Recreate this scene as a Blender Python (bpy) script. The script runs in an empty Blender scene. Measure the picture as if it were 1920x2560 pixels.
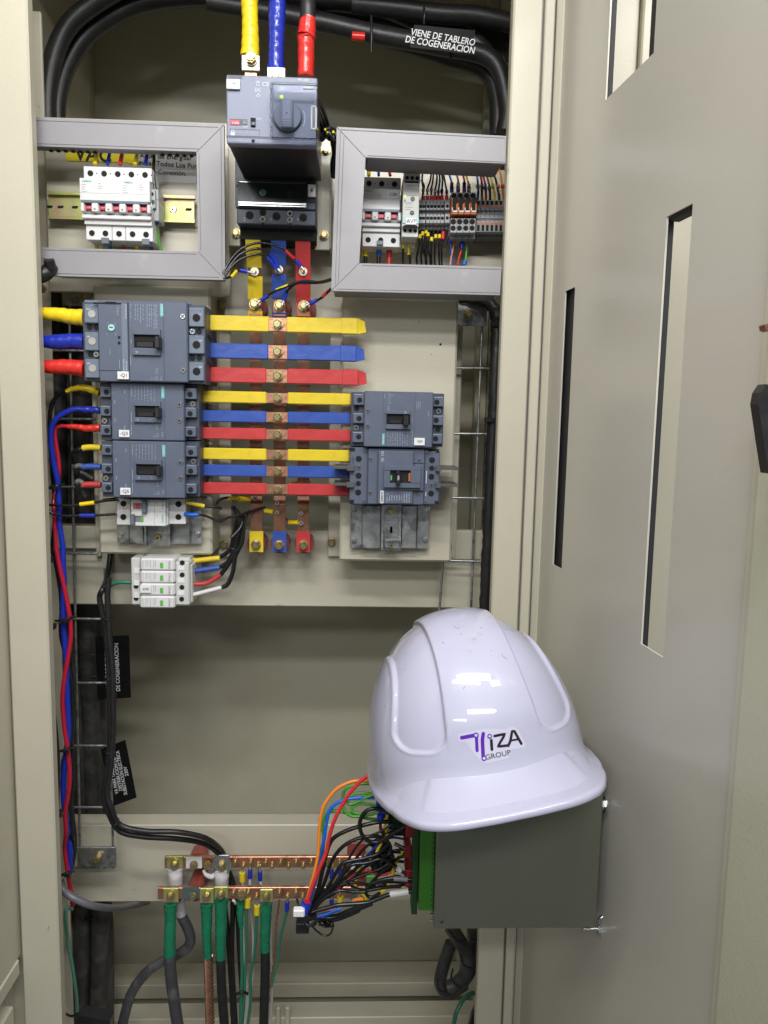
import bpy, math, random
from mathutils import Vector, Matrix
from mathutils.bvhtree import BVHTree
random.seed(7)
PI = math.pi
SC = bpy.context.scene
COL = SC.collection

# ------------------------------------------------------------------ camera, world, lamps, exposure
F = 1923.0
RX = Vector((0.99912, 0.014783, 0.039251))      # cabinet's X, down and depth axes in camera space
RD = Vector((-0.019408, 0.99256, 0.120203))
RF = Vector((-0.037182, -0.120859, 0.991973))
CAMZ = 1.4
cd = bpy.data.cameras.new("camera")
cam = bpy.data.objects.new("camera", cd)
COL.objects.link(cam)
def c2w(e): return Vector((RX.dot(e), RF.dot(e), -RD.dot(e)))
r_, u_, b_ = c2w(Vector((1, 0, 0))), c2w(Vector((0, -1, 0))), c2w(Vector((0, 0, -1)))
cam.matrix_world = Matrix(((r_.x, u_.x, b_.x, 0), (r_.y, u_.y, b_.y, 0), (r_.z, u_.z, b_.z, CAMZ), (0, 0, 0, 1)))
cd.sensor_fit = 'VERTICAL'; cd.sensor_height = 36; cd.lens = F / 2560 * 36
cd.clip_start = 0.02; cd.clip_end = 50
SC.camera = cam
SC.render.resolution_x, SC.render.resolution_y = 768, 1024
w = bpy.data.worlds.new("World"); SC.world = w; w.use_nodes = True
w.node_tree.nodes["Background"].inputs[0].default_value = (0.86, 0.90, 1.0, 1)
w.node_tree.nodes["Background"].inputs[1].default_value = 0.13
def lamp(name, loc, target, sx, sy, power, col):
    l = bpy.data.lights.new(name, 'AREA'); l.shape = 'RECTANGLE'; l.size = sx; l.size_y = sy
    l.energy = power; l.color = col
    o = bpy.data.objects.new(name, l); COL.objects.link(o); o.location = loc
    o.rotation_euler = (Vector(target) - Vector(loc)).to_track_quat('-Z', 'Y').to_euler()
    return o
lamp("ceiling_tube_lamp", (-0.08, 0.04, 2.20), (0.05, 1.05, 1.1), 0.60, 0.06, 7.6, (1, 0.985, 0.96))
lamp("ceiling_tube_lamp", (0.05, -0.35, 3.15), (0.05, 1.05, 1.2), 1.2, 0.25, 14.0, (0.98, 0.985, 1))
lamp("ceiling_tube_lamp", (0.25, -1.50, 2.75), (0.05, 1.05, 1.1), 1.2, 0.14, 20.0, (0.98, 0.985, 1))
lamp("ceiling_tube_lamp", (-0.65, -1.40, 2.18), (0.10, 1.05, 1.1), 0.6, 0.14, 9.0, (0.98, 0.985, 1))
lamp("ceiling_tube_lamp", (0.95, -0.10, 2.60), (0.55, 1.0, 1.2), 0.9, 0.12, 18.0, (1, 0.985, 0.95))
SC.view_settings.view_transform = 'Standard'
SC.view_settings.look = 'None'
SC.view_settings.exposure = 0.14
SC.view_settings.gamma = 1.0
SC.view_settings.use_curve_mapping = False

# ------------------------------------------------------------------ pixel -> world on a depth plane
OFF = Vector((0, 0, 0))
def W(px, py, Y):
    d = c2w(Vector(((px - 960) / F, (py - 1280) / F, 1)))
    k = Y / d.y
    return Vector((d.x * k, Y, d.z * k + CAMZ)) + OFF
def S(px, Y): return px * Y / F * 1.0            # pixel length -> metres at that depth

# ------------------------------------------------------------------ materials
def mat(name, col, rough=0.5, metal=0.0, var=0.06, vscale=30, bump=0.0, bscale=400, spec=0.5, trans=0, coat=0,
        stain=None, stain_scale=14, emis=0, rvar=0.08, thr=(0.5, 0.62)):
    m = bpy.data.materials.new(name); m.use_nodes = True
    nt = m.node_tree; N = nt.nodes; L = nt.links; B = N["Principled BSDF"]
    B.inputs["Roughness"].default_value = rough; B.inputs["Metallic"].default_value = metal
    B.inputs["Specular IOR Level"].default_value = spec
    B.inputs["Transmission Weight"].default_value = trans
    B.inputs["Coat Weight"].default_value = coat; B.inputs["Coat Roughness"].default_value = 0.04
    tc = N.new("ShaderNodeTexCoord")
    no = N.new("ShaderNodeTexNoise"); no.inputs["Scale"].default_value = vscale; no.inputs["Detail"].default_value = 6
    L.new(tc.outputs["Object"], no.inputs["Vector"])
    mr = N.new("ShaderNodeMapRange"); mr.inputs["To Min"].default_value = 1 - var; mr.inputs["To Max"].default_value = 1 + var
    mr.inputs["From Min"].default_value = 0.3; mr.inputs["From Max"].default_value = 0.7
    L.new(no.outputs["Fac"], mr.inputs["Value"])
    mx = N.new("ShaderNodeVectorMath"); mx.operation = 'SCALE'; mx.inputs[0].default_value = col
    L.new(mr.outputs[0], mx.inputs["Scale"])
    out = mx.outputs[0]
    if stain:
        n2 = N.new("ShaderNodeTexNoise"); n2.inputs["Scale"].default_value = stain_scale; n2.inputs["Detail"].default_value = 8
        n2.inputs["Roughness"].default_value = 0.65
        L.new(tc.outputs["Object"], n2.inputs["Vector"])
        m2 = N.new("ShaderNodeMapRange"); m2.inputs["From Min"].default_value = thr[0]; m2.inputs["From Max"].default_value = thr[1]
        L.new(n2.outputs["Fac"], m2.inputs["Value"])
        mm = N.new("ShaderNodeMix"); mm.data_type = 'RGBA'
        L.new(m2.outputs[0], mm.inputs["Factor"]); L.new(out, mm.inputs["A"]); mm.inputs["B"].default_value = (*stain, 1)
        out = mm.outputs["Result"]
    L.new(out, B.inputs["Base Color"])
    rr = N.new("ShaderNodeMapRange"); rr.inputs["To Min"].default_value = max(0.02, rough - rvar); rr.inputs["To Max"].default_value = rough + rvar
    L.new(no.outputs["Fac"], rr.inputs["Value"]); L.new(rr.outputs[0], B.inputs["Roughness"])
    if bump:
        nb = N.new("ShaderNodeTexNoise"); nb.inputs["Scale"].default_value = bscale; nb.inputs["Detail"].default_value = 3
        L.new(tc.outputs["Object"], nb.inputs["Vector"])
        bp = N.new("ShaderNodeBump"); bp.inputs["Strength"].default_value = bump; bp.inputs["Distance"].default_value = 0.001
        L.new(nb.outputs["Fac"], bp.inputs["Height"]); L.new(bp.outputs[0], B.inputs["Normal"])
    if emis:
        B.inputs["Emission Color"].default_value = (*col, 1); B.inputs["Emission Strength"].default_value = emis
    return m
M = dict(
    paint=mat("beige_paint", (0.53, 0.50, 0.395), 0.36, var=0.035, vscale=6, bump=0.22, bscale=420, stain=(0.45, 0.42, 0.32), stain_scale=4.5, thr=(0.58, 0.80), rvar=0.10),
    doorpaint=mat("door_paint", (0.53, 0.51, 0.445), 0.22, var=0.03, vscale=3, bump=0.14, bscale=300, rvar=0.07),
    rimpaint=mat("rim_paint", (0.50, 0.50, 0.38), 0.42, var=0.03, vscale=9, bump=0.25, bscale=300),
    shadepaint=mat("shaded_beige_paint", (0.48, 0.46, 0.355), 0.42, var=0.04, vscale=5, bump=0.25, bscale=380, stain=(0.42, 0.39, 0.29), stain_scale=3.5, thr=(0.52, 0.78), rvar=0.10),  # cabinet beige again, darkened to put the dim interior's shade into the colour
    duct=mat("grey_plastic", (0.29, 0.28, 0.295), 0.42, var=0.04, vscale=22, stain=(0.35, 0.34, 0.35), stain_scale=30, thr=(0.6, 0.75)),
    ductshade=mat("shaded_grey_plastic", (0.25, 0.24, 0.25), 0.5),  # the duct's grey plastic again, shade on body and grooves painted in
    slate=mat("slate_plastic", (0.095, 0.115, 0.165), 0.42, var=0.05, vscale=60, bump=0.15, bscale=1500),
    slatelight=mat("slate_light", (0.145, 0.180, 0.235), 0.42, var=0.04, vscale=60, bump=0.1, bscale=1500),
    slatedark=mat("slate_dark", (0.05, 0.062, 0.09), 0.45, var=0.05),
    operator=mat("operator_plastic", (0.17, 0.19, 0.275), 0.40, var=0.05, vscale=40, bump=0.12, bscale=1200, stain=(0.26, 0.28, 0.36), stain_scale=25, thr=(0.58, 0.75)),
    black=mat("black_plastic", (0.012, 0.012, 0.014), 0.38, var=0.2),
    hole=mat("hole_dark", (0.004, 0.004, 0.004), 0.8),
    rubber=mat("black_rubber", (0.016, 0.016, 0.017), 0.42, var=0.25, vscale=90, bump=0.25, bscale=500),
    greyrub=mat("grey_rubber", (0.055, 0.056, 0.062), 0.5, var=0.15, vscale=60, bump=0.2, bscale=300, stain=(0.11, 0.11, 0.11), stain_scale=35),
    bigcab=mat("dusty_black_cable", (0.034, 0.034, 0.034), 0.5, var=0.25, vscale=50, bump=0.3, bscale=260, stain=(0.09, 0.088, 0.08), stain_scale=40, thr=(0.45, 0.75)),
    conduit=mat("grey_conduit", (0.13, 0.13, 0.15), 0.4, var=0.08),
    ybar=mat("yellow_shrink", (0.70, 0.53, 0.025), 0.34, var=0.06, vscale=45, bump=0.4, bscale=120, stain=(0.55, 0.40, 0.03), stain_scale=70, thr=(0.62, 0.8)),
    bbar=mat("blue_shrink", (0.035, 0.085, 0.36), 0.34, var=0.10, vscale=45, bump=0.4, bscale=120),
    rbar=mat("red_shrink", (0.50, 0.045, 0.045), 0.34, var=0.07, vscale=45, bump=0.4, bscale=120),
    ytape=mat("yellow_tape", (0.84, 0.60, 0.012), 0.22, var=0.08, vscale=80, bump=0.5, bscale=160),
    btape=mat("blue_tape", (0.012, 0.03, 0.36), 0.20, var=0.1, vscale=80, bump=0.5, bscale=160),
    rtape=mat("red_tape", (0.66, 0.03, 0.022), 0.22, var=0.08, vscale=80, bump=0.5, bscale=160),
    gtape=mat("green_tape", (0.012, 0.20, 0.10), 0.20, var=0.12, vscale=60, bump=0.5, bscale=150),
    wtape=mat("white_tape", (0.72, 0.72, 0.74), 0.35, var=0.05, bump=0.5, bscale=150),
    wy=mat("yellow_wire", (0.80, 0.62, 0.02), 0.3), wb=mat("blue_wire", (0.01, 0.035, 0.42), 0.28),
    wlb=mat("sky_blue_wire", (0.01, 0.13, 0.62), 0.28), wr=mat("red_wire", (0.62, 0.03, 0.035), 0.3),
    wdr=mat("crimson_wire", (0.42, 0.012, 0.035), 0.3), wk=mat("black_wire", (0.010, 0.010, 0.011), 0.25, var=0.2),
    ww=mat("white_wire", (0.66, 0.65, 0.62), 0.35), wg=mat("green_wire", (0.10, 0.36, 0.05), 0.3),
    wdg=mat("dark_green_wire", (0.03, 0.17, 0.10), 0.32), wtg=mat("teal_green_wire", (0.09, 0.30, 0.22), 0.35),
    wo=mat("orange_wire", (0.80, 0.24, 0.025), 0.3), wv=mat("violet_mark", (0.40, 0.25, 0.60), 0.35), wgy=mat("grey_wire", (0.20, 0.20, 0.22), 0.35),
    copper=mat("copper", (0.60, 0.30, 0.19), 0.36, 0.85, var=0.15, vscale=70, bump=0.2, bscale=250, stain=(0.42, 0.20, 0.12), stain_scale=55, rvar=0.14),
    copperdark=mat("aged_copper", (0.31, 0.155, 0.095), 0.40, 0.75, var=0.22, vscale=50, bump=0.2, bscale=250, stain=(0.24, 0.11, 0.065), stain_scale=30, rvar=0.14),
    brass=mat("yellow_zinc_bolt", (0.62, 0.50, 0.26), 0.30, 0.9, var=0.15, vscale=220, stain=(0.34, 0.34, 0.18), stain_scale=160, bump=0.05, bscale=900),
    zinc=mat("galvanised_steel", (0.42, 0.44, 0.43), 0.38, 0.85, var=0.25, vscale=60, stain=(0.20, 0.22, 0.22), stain_scale=45, rvar=0.12),
    steel=mat("bright_steel", (0.62, 0.64, 0.64), 0.22, 0.95, var=0.1, vscale=200),
    tin=mat("tinned_lug", (0.50, 0.48, 0.44), 0.36, 0.6, var=0.08),
    yzinc=mat("yellow_passivated_rail", (0.46, 0.48, 0.17), 0.34, 0.55, var=0.15, vscale=25, stain=(0.55, 0.33, 0.30), stain_scale=14, thr=(0.50, 0.62)),
    white=mat("white_plastic", (0.66, 0.66, 0.66), 0.4, var=0.02), offwhite=mat("offwhite_plastic", (0.56, 0.57, 0.54), 0.42, var=0.03),
    lgrey=mat("light_grey_plastic", (0.36, 0.37, 0.38), 0.45, var=0.04), mgrey=mat("mid_grey_plastic", (0.19, 0.195, 0.21), 0.45, var=0.05),
    toggle=mat("toggle_slate", (0.12, 0.145, 0.18), 0.35), redp=mat("red_plastic", (0.60, 0.02, 0.03), 0.35),
    grn=mat("green_plastic", (0.12, 0.42, 0.08), 0.4), orange=mat("orange_plastic", (0.55, 0.15, 0.03), 0.4),
    pcb=mat("green_connector", (0.035, 0.16, 0.012), 0.42, var=0.06), pcbd=mat("dark_green_connector", (0.01, 0.045, 0.012), 0.5),
    resin=mat("red_resin", (0.27, 0.055, 0.042), 0.32, var=0.12, vscale=60),
    boxm=mat("olive_zinc_sheet", (0.20, 0.21, 0.16), 0.27, 0.5, var=0.05, vscale=5, bump=0.08, bscale=600),
    ink=mat("print_white", (0.62, 0.66, 0.72), 0.5), ink2=mat("print_grey", (0.30, 0.35, 0.44), 0.5), inkk=mat("print_black", (0.015, 0.015, 0.018), 0.5),
    inkg=mat("print_pale_grey", (0.36, 0.36, 0.38), 0.5),
    teal=mat("brand_teal", (0.10, 0.45, 0.45), 0.45), tealp=mat("pale_teal", (0.35, 0.62, 0.62), 0.45),
    sticker=mat("white_sticker", (0.74, 0.74, 0.76), 0.4, var=0.01), stickbk=mat("black_tag_plastic", (0.006, 0.006, 0.007), 0.55, var=0.1, spec=0.2),
    stickye=mat("yellow_sticker", (0.80, 0.66, 0.02), 0.45), tagw=mat("tag_lettering", (0.75, 0.75, 0.75), 0.5),
    led=mat("green_led", (0.55, 0.9, 0.05), 0.4, emis=0.5),
    helmet=mat("helmet_plastic", (0.47, 0.47, 0.60), 0.36, var=0.015, vscale=12, coat=1.0, spec=0.25, stain=(0.44, 0.43, 0.47), stain_scale=22, thr=(0.66, 0.80), rvar=0.06),  # white shell; the lavender cast paints in the bluish light
    scuff=mat("scuff_marks", (0.27, 0.25, 0.25), 0.6, var=0.3, vscale=300),
    purple=mat("logo_purple", (0.10, 0.012, 0.36), 0.35), logok=mat("logo_black", (0.02, 0.008, 0.016), 0.35),
    film=mat("sticker_film", (0.54, 0.54, 0.66), 0.12, var=0.01),
    glass=mat("clear_cover", (0.93, 0.95, 1.0), 0.04, trans=1.0, rvar=0.0, var=0.0),
    barrier=mat("phase_barrier", (0.075, 0.078, 0.082), 0.5), gasket=mat("black_gasket", (0.02, 0.02, 0.022), 0.7),
    braid=mat("copper_strand", (0.46, 0.25, 0.16), 0.34, 0.8, var=0.2, vscale=120),
)
M["glass"].node_tree.nodes["Principled BSDF"].inputs["IOR"].default_value = 1.12

# ------------------------------------------------------------------ mesh builder
RS = 1.0
class MB:
    def __init__(s): s.v = []; s.f = []; s.sm = []; s.marks = []
    def mark(s): s.marks.append((len(s.v), len(s.f)))
    def add(s, vs, fs, smooth=False):
        o = len(s.v); s.v += [Vector(v) for v in vs]
        for f in fs: s.f.append([i + o for i in f]); s.sm.append(smooth)
        return s
    def box(s, x0, x1, y0, y1, z0, z1, b=0.0):
        s.mark()
        if x0 > x1: x0, x1 = x1, x0
        if y0 > y1: y0, y1 = y1, y0
        if z0 > z1: z0, z1 = z1, z0
        b = min(b, (x1 - x0) * .45, (y1 - y0) * .45, (z1 - z0) * .45)
        if b <= 0:
            vs = [(x, y, z) for x in (x0, x1) for y in (y0, y1) for z in (z0, z1)]
            return s.add(vs, [(0, 1, 3, 2), (4, 6, 7, 5), (0, 4, 5, 1), (2, 3, 7, 6), (0, 2, 6, 4), (1, 5, 7, 3)])
        vs = []; idx = {}
        for i, x in enumerate((x0, x1)):
            for j, y in enumerate((y0, y1)):
                for k, z in enumerate((z0, z1)):
                    sx, sy, sz = (1, -1)[i], (1, -1)[j], (1, -1)[k]
                    for a, p in enumerate(((x, y + sy * b, z + sz * b), (x + sx * b, y, z + sz * b), (x + sx * b, y + sy * b, z))):
                        idx[i, j, k, a] = len(vs); vs.append(p)
        fs = []
        for i in (0, 1):
            q = [idx[i, 0, 0, 0], idx[i, 0, 1, 0], idx[i, 1, 1, 0], idx[i, 1, 0, 0]]; fs.append(q if i == 0 else q[::-1])
            q = [idx[0, i, 0, 1], idx[1, i, 0, 1], idx[1, i, 1, 1], idx[0, i, 1, 1]]; fs.append(q if i == 0 else q[::-1])
            q = [idx[0, 0, i, 2], idx[0, 1, i, 2], idx[1, 1, i, 2], idx[1, 0, i, 2]]; fs.append(q if i == 0 else q[::-1])
        for i in (0, 1):
            for j in (0, 1):
                fs.append([idx[i, j, 0, 0], idx[i, j, 1, 0], idx[i, j, 1, 1], idx[i, j, 0, 1]])
                fs.append([idx[i, 0, j, 0], idx[i, 1, j, 0], idx[i, 1, j, 2], idx[i, 0, j, 2]])
                fs.append([idx[0, i, j, 1], idx[1, i, j, 1], idx[1, i, j, 2], idx[0, i, j, 2]])
                for k in (0, 1): fs.append([idx[i, j, k, 0], idx[i, j, k, 1], idx[i, j, k, 2]])
        return s.add(vs, fs)
    def pb(s, px0, py0, px1, py1, yf, yb, b=0.0004):
        my, mx = (py0 + py1) / 2, (px0 + px1) / 2
        return s.box(W(px0, my, yf).x, W(px1, my, yf).x, yf, yb, W(mx, py1, yf).z, W(mx, py0, yf).z, b)
    def cyl(s, p0, p1, r, n=16, r1=None, caps=True, rot=0):
        s.mark(); p0, p1 = Vector(p0), Vector(p1); d = (p1 - p0).normalized(); q = d.to_track_quat('Z', 'Y')
        r1 = r if r1 is None else r1; vs = []
        for i in range(n):
            a = 2 * PI * i / n + rot; o = q @ Vector((math.cos(a), math.sin(a), 0))
            vs += [p0 + o * r, p1 + o * r1]
        s.add(vs, [(2 * i, 2 * ((i + 1) % n), 2 * ((i + 1) % n) + 1, 2 * i + 1) for i in range(n)], n > 8)
        if caps: s.add([vs[2 * i] for i in range(n)], [list(range(n))[::-1]]); s.add([vs[2 * i + 1] for i in range(n)], [list(range(n))])
        return s
    def tube(s, pts, r, n=10, sub=6, ridge=0.0, rp=0.004, seed=0, caps=True):
        """pts world points; r number or list per point; ridge = wrap ridges of tape"""
        s.mark(); P = [Vector(p) for p in pts]; rs = [q * RS for q in r] if isinstance(r, (list, tuple)) else [r * RS] * len(P)
        path = []; rad = []
        if len(P) == 2 and not ridge: path, rad = P, list(rs)
        else:
            m = max(1, sub)
            for i in range(len(P) - 1):
                a, b, c, d = P[max(i - 1, 0)], P[i], P[i + 1], P[min(i + 2, len(P) - 1)]
                for k in range(m):
                    t = k / m
                    path.append(0.5 * ((2 * b) + (c - a) * t + (2 * a - 5 * b + 4 * c - d) * t * t + (3 * b - a - 3 * c + d) * t ** 3))
                    rad.append(rs[i] + (rs[i + 1] - rs[i]) * t)
            path.append(P[-1]); rad.append(rs[-1])
        rg = random.Random(seed)
        vs = []; up = None; dist = 0
        for i, p in enumerate(path):
            t = (path[min(i + 1, len(path) - 1)] - path[max(i - 1, 0)])
            if t.length < 1e-9: t = Vector((0, 0, 1))
            t.normalize()
            if up is None: up = t.orthogonal().normalized()
            up = (up - t * up.dot(t)).normalized(); sd = t.cross(up)
            if i: dist += (p - path[i - 1]).length
            for j in range(n):
                a = 2 * PI * j / n; rr = rad[i]
                if ridge:
                    ph = (dist / rp + j / n) % 1.0
                    rr += ridge * (ph - 0.5) + rg.uniform(-.25, .25) * ridge
                vs.append(p + (up * math.cos(a) + sd * math.sin(a)) * rr)
        fs = [(i * n + j, i * n + (j + 1) % n, (i + 1) * n + (j + 1) % n, (i + 1) * n + j) for i in range(len(path) - 1) for j in range(n)]
        s.add(vs, fs, True)
        if caps:
            s.add(vs[:n], [list(range(n))[::-1]]); s.add(vs[-n:], [list(range(n))])
        return s
    def prism(s, poly, y0, y1):
        """poly: list of (x,z) -> slab between y0 and y1"""
        s.mark(); n = len(poly); vs = [(x, y0, z) for x, z in poly] + [(x, y1, z) for x, z in poly]
        s.add(vs, [list(range(n)), list(range(n, 2 * n))[::-1]] + [(i, i + n, (i + 1) % n + n, (i + 1) % n) for i in range(n)])
        return s
    def ppoly(s, pts, y0, y1): return s.prism([(W(x, y, y0).x, W(x, y, y0).z) for x, y in pts], y0, y1)
    def strip(s, pts, wd, th):
        """bent flat bar running along pts, width along X, thickness along depth-ish"""
        P = [Vector(p) for p in pts]; vs = []
        for i, p in enumerate(P):
            t = (P[min(i + 1, len(P) - 1)] - P[max(i - 1, 0)]).normalized(); nrm = Vector((1, 0, 0)).cross(t).normalized()
            if nrm.y > 0: nrm = -nrm
            for sx, sn in ((-1, 1), (1, 1), (1, 0), (-1, 0)): vs.append(p + Vector((sx * wd / 2, 0, 0)) - nrm * th * (1 - sn))
        fs = [(4 * i + a, 4 * i + (a + 1) % 4, 4 * i + 4 + (a + 1) % 4, 4 * i + 4 + a) for i in range(len(P) - 1) for a in range(4)]
        fs += [(0, 1, 2, 3), tuple(len(vs) - k for k in (1, 2, 3, 4))]
        return s.add(vs, fs)
WO = {}
SPLIT = {"terminal_hole", "screw_hole", "notch", "hole", "indicator", "terminal_shroud", "barrier_fin", "seam", "terminal_ridge", "blue_plug", "red_plug", "dark_plug", "terminal_marker", "wire_opening", "yellow_bit", "test_hole", "round_mark", "push_in_hole", "clip", "slot_hole", "gasket", "terminal_deck", "release_tab", "ferrule", "white_band", "groove"}
def build(name, mb, m, parent=None, fix=True):
    if name in SPLIT and len(mb.marks) > 1:
        mk = mb.marks + [(len(mb.v), len(mb.f))]; o = None
        for (a, fa), (b, fb) in zip(mk, mk[1:]):
            k = MB(); k.v = mb.v[a:b]; k.f = [[i - a for i in f_] for f_ in mb.f[fa:fb]]; k.sm = mb.sm[fa:fb]
            if k.v: o = build(name, k, m, parent, fix)
        return o
    me = bpy.data.meshes.new(name)
    c = Vector((0, 0, 0))
    for v in mb.v: c += v
    c /= max(1, len(mb.v))
    me.from_pydata([v - c for v in mb.v], [], mb.f)
    me.polygons.foreach_set("use_smooth", mb.sm)
    me.update()
    if fix:
        import bmesh
        bm = bmesh.new(); bm.from_mesh(me); bmesh.ops.recalc_face_normals(bm, faces=bm.faces); bm.to_mesh(me); bm.free()
    me.materials.append(M[m] if isinstance(m, str) else m)
    o = bpy.data.objects.new(name, me); COL.objects.link(o)
    if parent: o.parent = parent; o.location = c - WO[parent.name]
    else: o.location = c
    WO[o.name] = c
    return o
def tag(o, label, cat, group=None, kind=None):
    if label: o["label"] = label
    if cat: o["category"] = cat
    if group: o["group"] = group
    if kind: o["kind"] = kind
    return o
def thing(name, label, cat, loc, group=None):
    o = bpy.data.objects.new(name, None); COL.objects.link(o); o.location = loc; o.empty_display_size = 0.02
    WO[o.name] = Vector(loc)
    return tag(o, label, cat, group)
ORD = ["first", "second", "third", "fourth", "fifth", "sixth", "seventh", "eighth", "ninth", "tenth", "eleventh", "twelfth", "thirteenth", "fourteenth"]

def text_mb(s, size, rot=0, bold=0.0, ital=0.0, sx=1.0, spacing=1.0):
    """flat lettering centred on 0, cap height = size (metres), in the XZ plane"""
    cu = bpy.data.curves.new("t", 'FONT'); cu.body = s; cu.align_x = 'CENTER'; cu.align_y = 'CENTER'
    cu.size = size / 0.69; cu.offset = bold * size; cu.shear = ital; cu.resolution_u = 3; cu.space_line = spacing
    ob = bpy.data.objects.new("t", cu); COL.objects.link(ob)
    dg = bpy.context.evaluated_depsgraph_get(); me = bpy.data.meshes.new_from_object(ob.evaluated_get(dg))
    bpy.data.objects.remove(ob); mb = MB(); c, sn = math.cos(rot), math.sin(rot)
    vs = [v.co for v in me.vertices]
    if vs:
        mx = (min(v.x for v in vs) + max(v.x for v in vs)) / 2; my = (min(v.y for v in vs) + max(v.y for v in vs)) / 2
        mb.add([((v.x - mx) * sx * c - (v.y - my) * sn, 0, (v.x - mx) * sx * sn + (v.y - my) * c) for v in vs], [list(p.vertices) for p in me.polygons])
    bpy.data.meshes.remove(me); bpy.data.curves.remove(cu)
    return mb
def text(s, px, py, Y, hpx, m, parent, rot=0, name="lettering", **k):
    mb = text_mb(s, hpx * Y / F, math.radians(rot), **k); p = W(px, py, Y)
    mb.v = [v + p + Vector((0, -0.0003, 0)) for v in mb.v]
    return build(name, mb, m, parent, fix=False)
def textv(s, p, h, m, parent, rot=0, name="lettering", **k):
    mb = text_mb(s, h, math.radians(rot), **k)
    mb.v = [v + Vector(p) + Vector((0, -0.0003, 0)) for v in mb.v]
    return build(name, mb, m, parent, fix=False)

def bolt(parent, px, py, Y, r=0.0075, m="brass", washer=True, name="bolt", h=0.006):
    mb = MB(); p = W(px, py, Y) if not isinstance(px, Vector) else px; y = p.y
    a = random.random(); r = r * .84
    if washer:
        mb.cyl((p.x, y, p.z), (p.x, y - 0.0016, p.z), r * 1.18, 24)
    mb.cyl((p.x, y - 0.0016, p.z), (p.x, y - 0.0016 - h * .75, p.z), r, 6, rot=a)
    mb.cyl((p.x, y - 0.0016 - h * .75, p.z), (p.x, y - 0.0016 - h, p.z), r * .95, 6, r1=r * .72, rot=a)
    return build(name, mb, m, parent)
def screw(parent, p, r, m="steel", name="screw"):
    mb = MB(); mb.cyl(p, p + Vector((0, -0.0012, 0)), r, 14, r1=r * .8)
    o = build(name, mb, m, parent)
    a = random.uniform(0, PI); c, s_ = math.cos(a) * r * .6, math.sin(a) * r * .6; k = MB()
    q = p + Vector((0, -0.00135, 0))
    for dx, dz in ((c, s_), (-s_, c)):
        k.cyl(q - Vector((dx, 0, dz)), q + Vector((dx, 0, dz)), r * .13, 6)
    build("slot", k, "hole", o)
    return o
def hole(mb, p, r): mb.cyl(p + Vector((0, 0.001, 0)), p + Vector((0, -0.0004, 0)), r, 16)

# ================================================================== CABINET
cab = thing("electrical_cabinet", "large beige painted steel cabinet standing open around all the breakers", "cabinet", W(650, 1046, 1.2))
YP = 0.99
ZT, ZB = 2.17, 0.05
lpR = W(120, 1560, YP).x; lpL = W(34, 1900, YP).x
rpL = W(1230, 1480, YP).x; rpR = W(1299, 1480, YP).x
mb = MB(); mb.box(lpL, lpR, YP, YP + .018, ZB, ZT, .0022); build("post", mb, "paint", cab)
mb = MB(); mb.box(rpL, rpR, YP, YP + .018, ZB, ZT, .0022); build("post", mb, "paint", cab)
mb = MB(); mb.box(rpR + .0012, rpR + .013, YP - .006, YP + .05, ZB, ZT, .0014); build("seal_channel", mb, "paint", cab)
mb = MB(); mb.cyl((rpR + .0006, YP + .0005, ZB), (rpR + .0006, YP + .0005, ZT), .0005, 8); build("seam", mb, "conduit", cab)
# lintel and roof, base
mb = MB(); mb.box(lpR + .001, rpL - .001, YP + .001, YP + .03, 2.03, ZT - .001, .002); build("shade_lintel", mb, "paint", cab)  # unseen front header, set low to shade the upper interior
mb = MB(); mb.box(lpL - .03, rpR + .03, YP, 1.50, ZT, ZT + .004); build("roof", mb, "paint", cab)
YB = 1.45
mb = MB(); mb.box(lpL - .06, rpR + .12, YB, YB + .003, ZB, ZT); build("back_panel", mb, "shadepaint", cab)
mb = MB(); mb.box(lpL - .024, lpL - .021, YP + .001, YB, ZB, ZT); build("side_panel", mb, "paint", cab)
mb = MB(); mb.box(rpR + .020, rpR + .023, YP + .052, YB, ZB, ZT); build("side_panel", mb, "paint", cab)
mb = MB(); mb.box(lpL - .30, lpL - .0005, YP + .020, YP + .023, ZB, ZT); build("front_return", mb, "paint", cab)
# rear corner angles
mb = MB(); x = W(199, 250, 1.42).x; mb.box(lpL - .02, x, 1.42, 1.448, ZB, ZT, .001); build("rear_angle", mb, "shadepaint", cab)
mb = MB(); x = W(1212, 250, 1.42).x; mb.box(x, rpR + .019, 1.42, 1.448, ZB, ZT, .001); build("rear_angle", mb, "shadepaint", cab)
# side returns behind the posts
mb = MB(); x = W(132, 1000, 1.12).x; mb.box(lpL - .02, x, 1.12, 1.126, ZB, W(90, 27, 1.12).z, .001); build("side_rail", mb, "paint", cab)
mb = MB(); x = W(1268, 300, 1.12).x; mb.box(x, rpR + .019, 1.12, 1.126, ZB, ZT, .001); build("side_rail", mb, "paint", cab)
# mounting plates
def plate(name, px0, py0, px1, py1, yf, yb, m="paint", b=.0015):
    mb = MB(); mb.pb(px0, py0, px1, py1, yf, yb, b); return build(name, mb, m, cab)
plate("mounting_plate", 116, 300, 575, 735, 1.092, 1.098)
plate("mounting_plate", 560, 392, 860, 815, 1.128, 1.134)
plate("mounting_plate", 860, 350, 1262, 712, 1.148, 1.154)
plate("bracket", 1160, 640, 1264, 678, 1.125, 1.147)
# breaker bracket
mb = MB(); mb.pb(786, 345, 826, 625, 1.075, 1.079, .001); mb.pb(824, 352, 829, 622, 1.079, 1.127, .0005); build("bracket", mb, "paint", cab)
mb = MB(); mb.pb(571, 350, 600, 615, 1.079, 1.083, .001); build("bracket", mb, "paint", cab)
for x, y in ((815, 375), (810, 588), (590, 583)): bolt(cab, x, y, 1.074 if x > 700 else 1.078, .0062)
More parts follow.
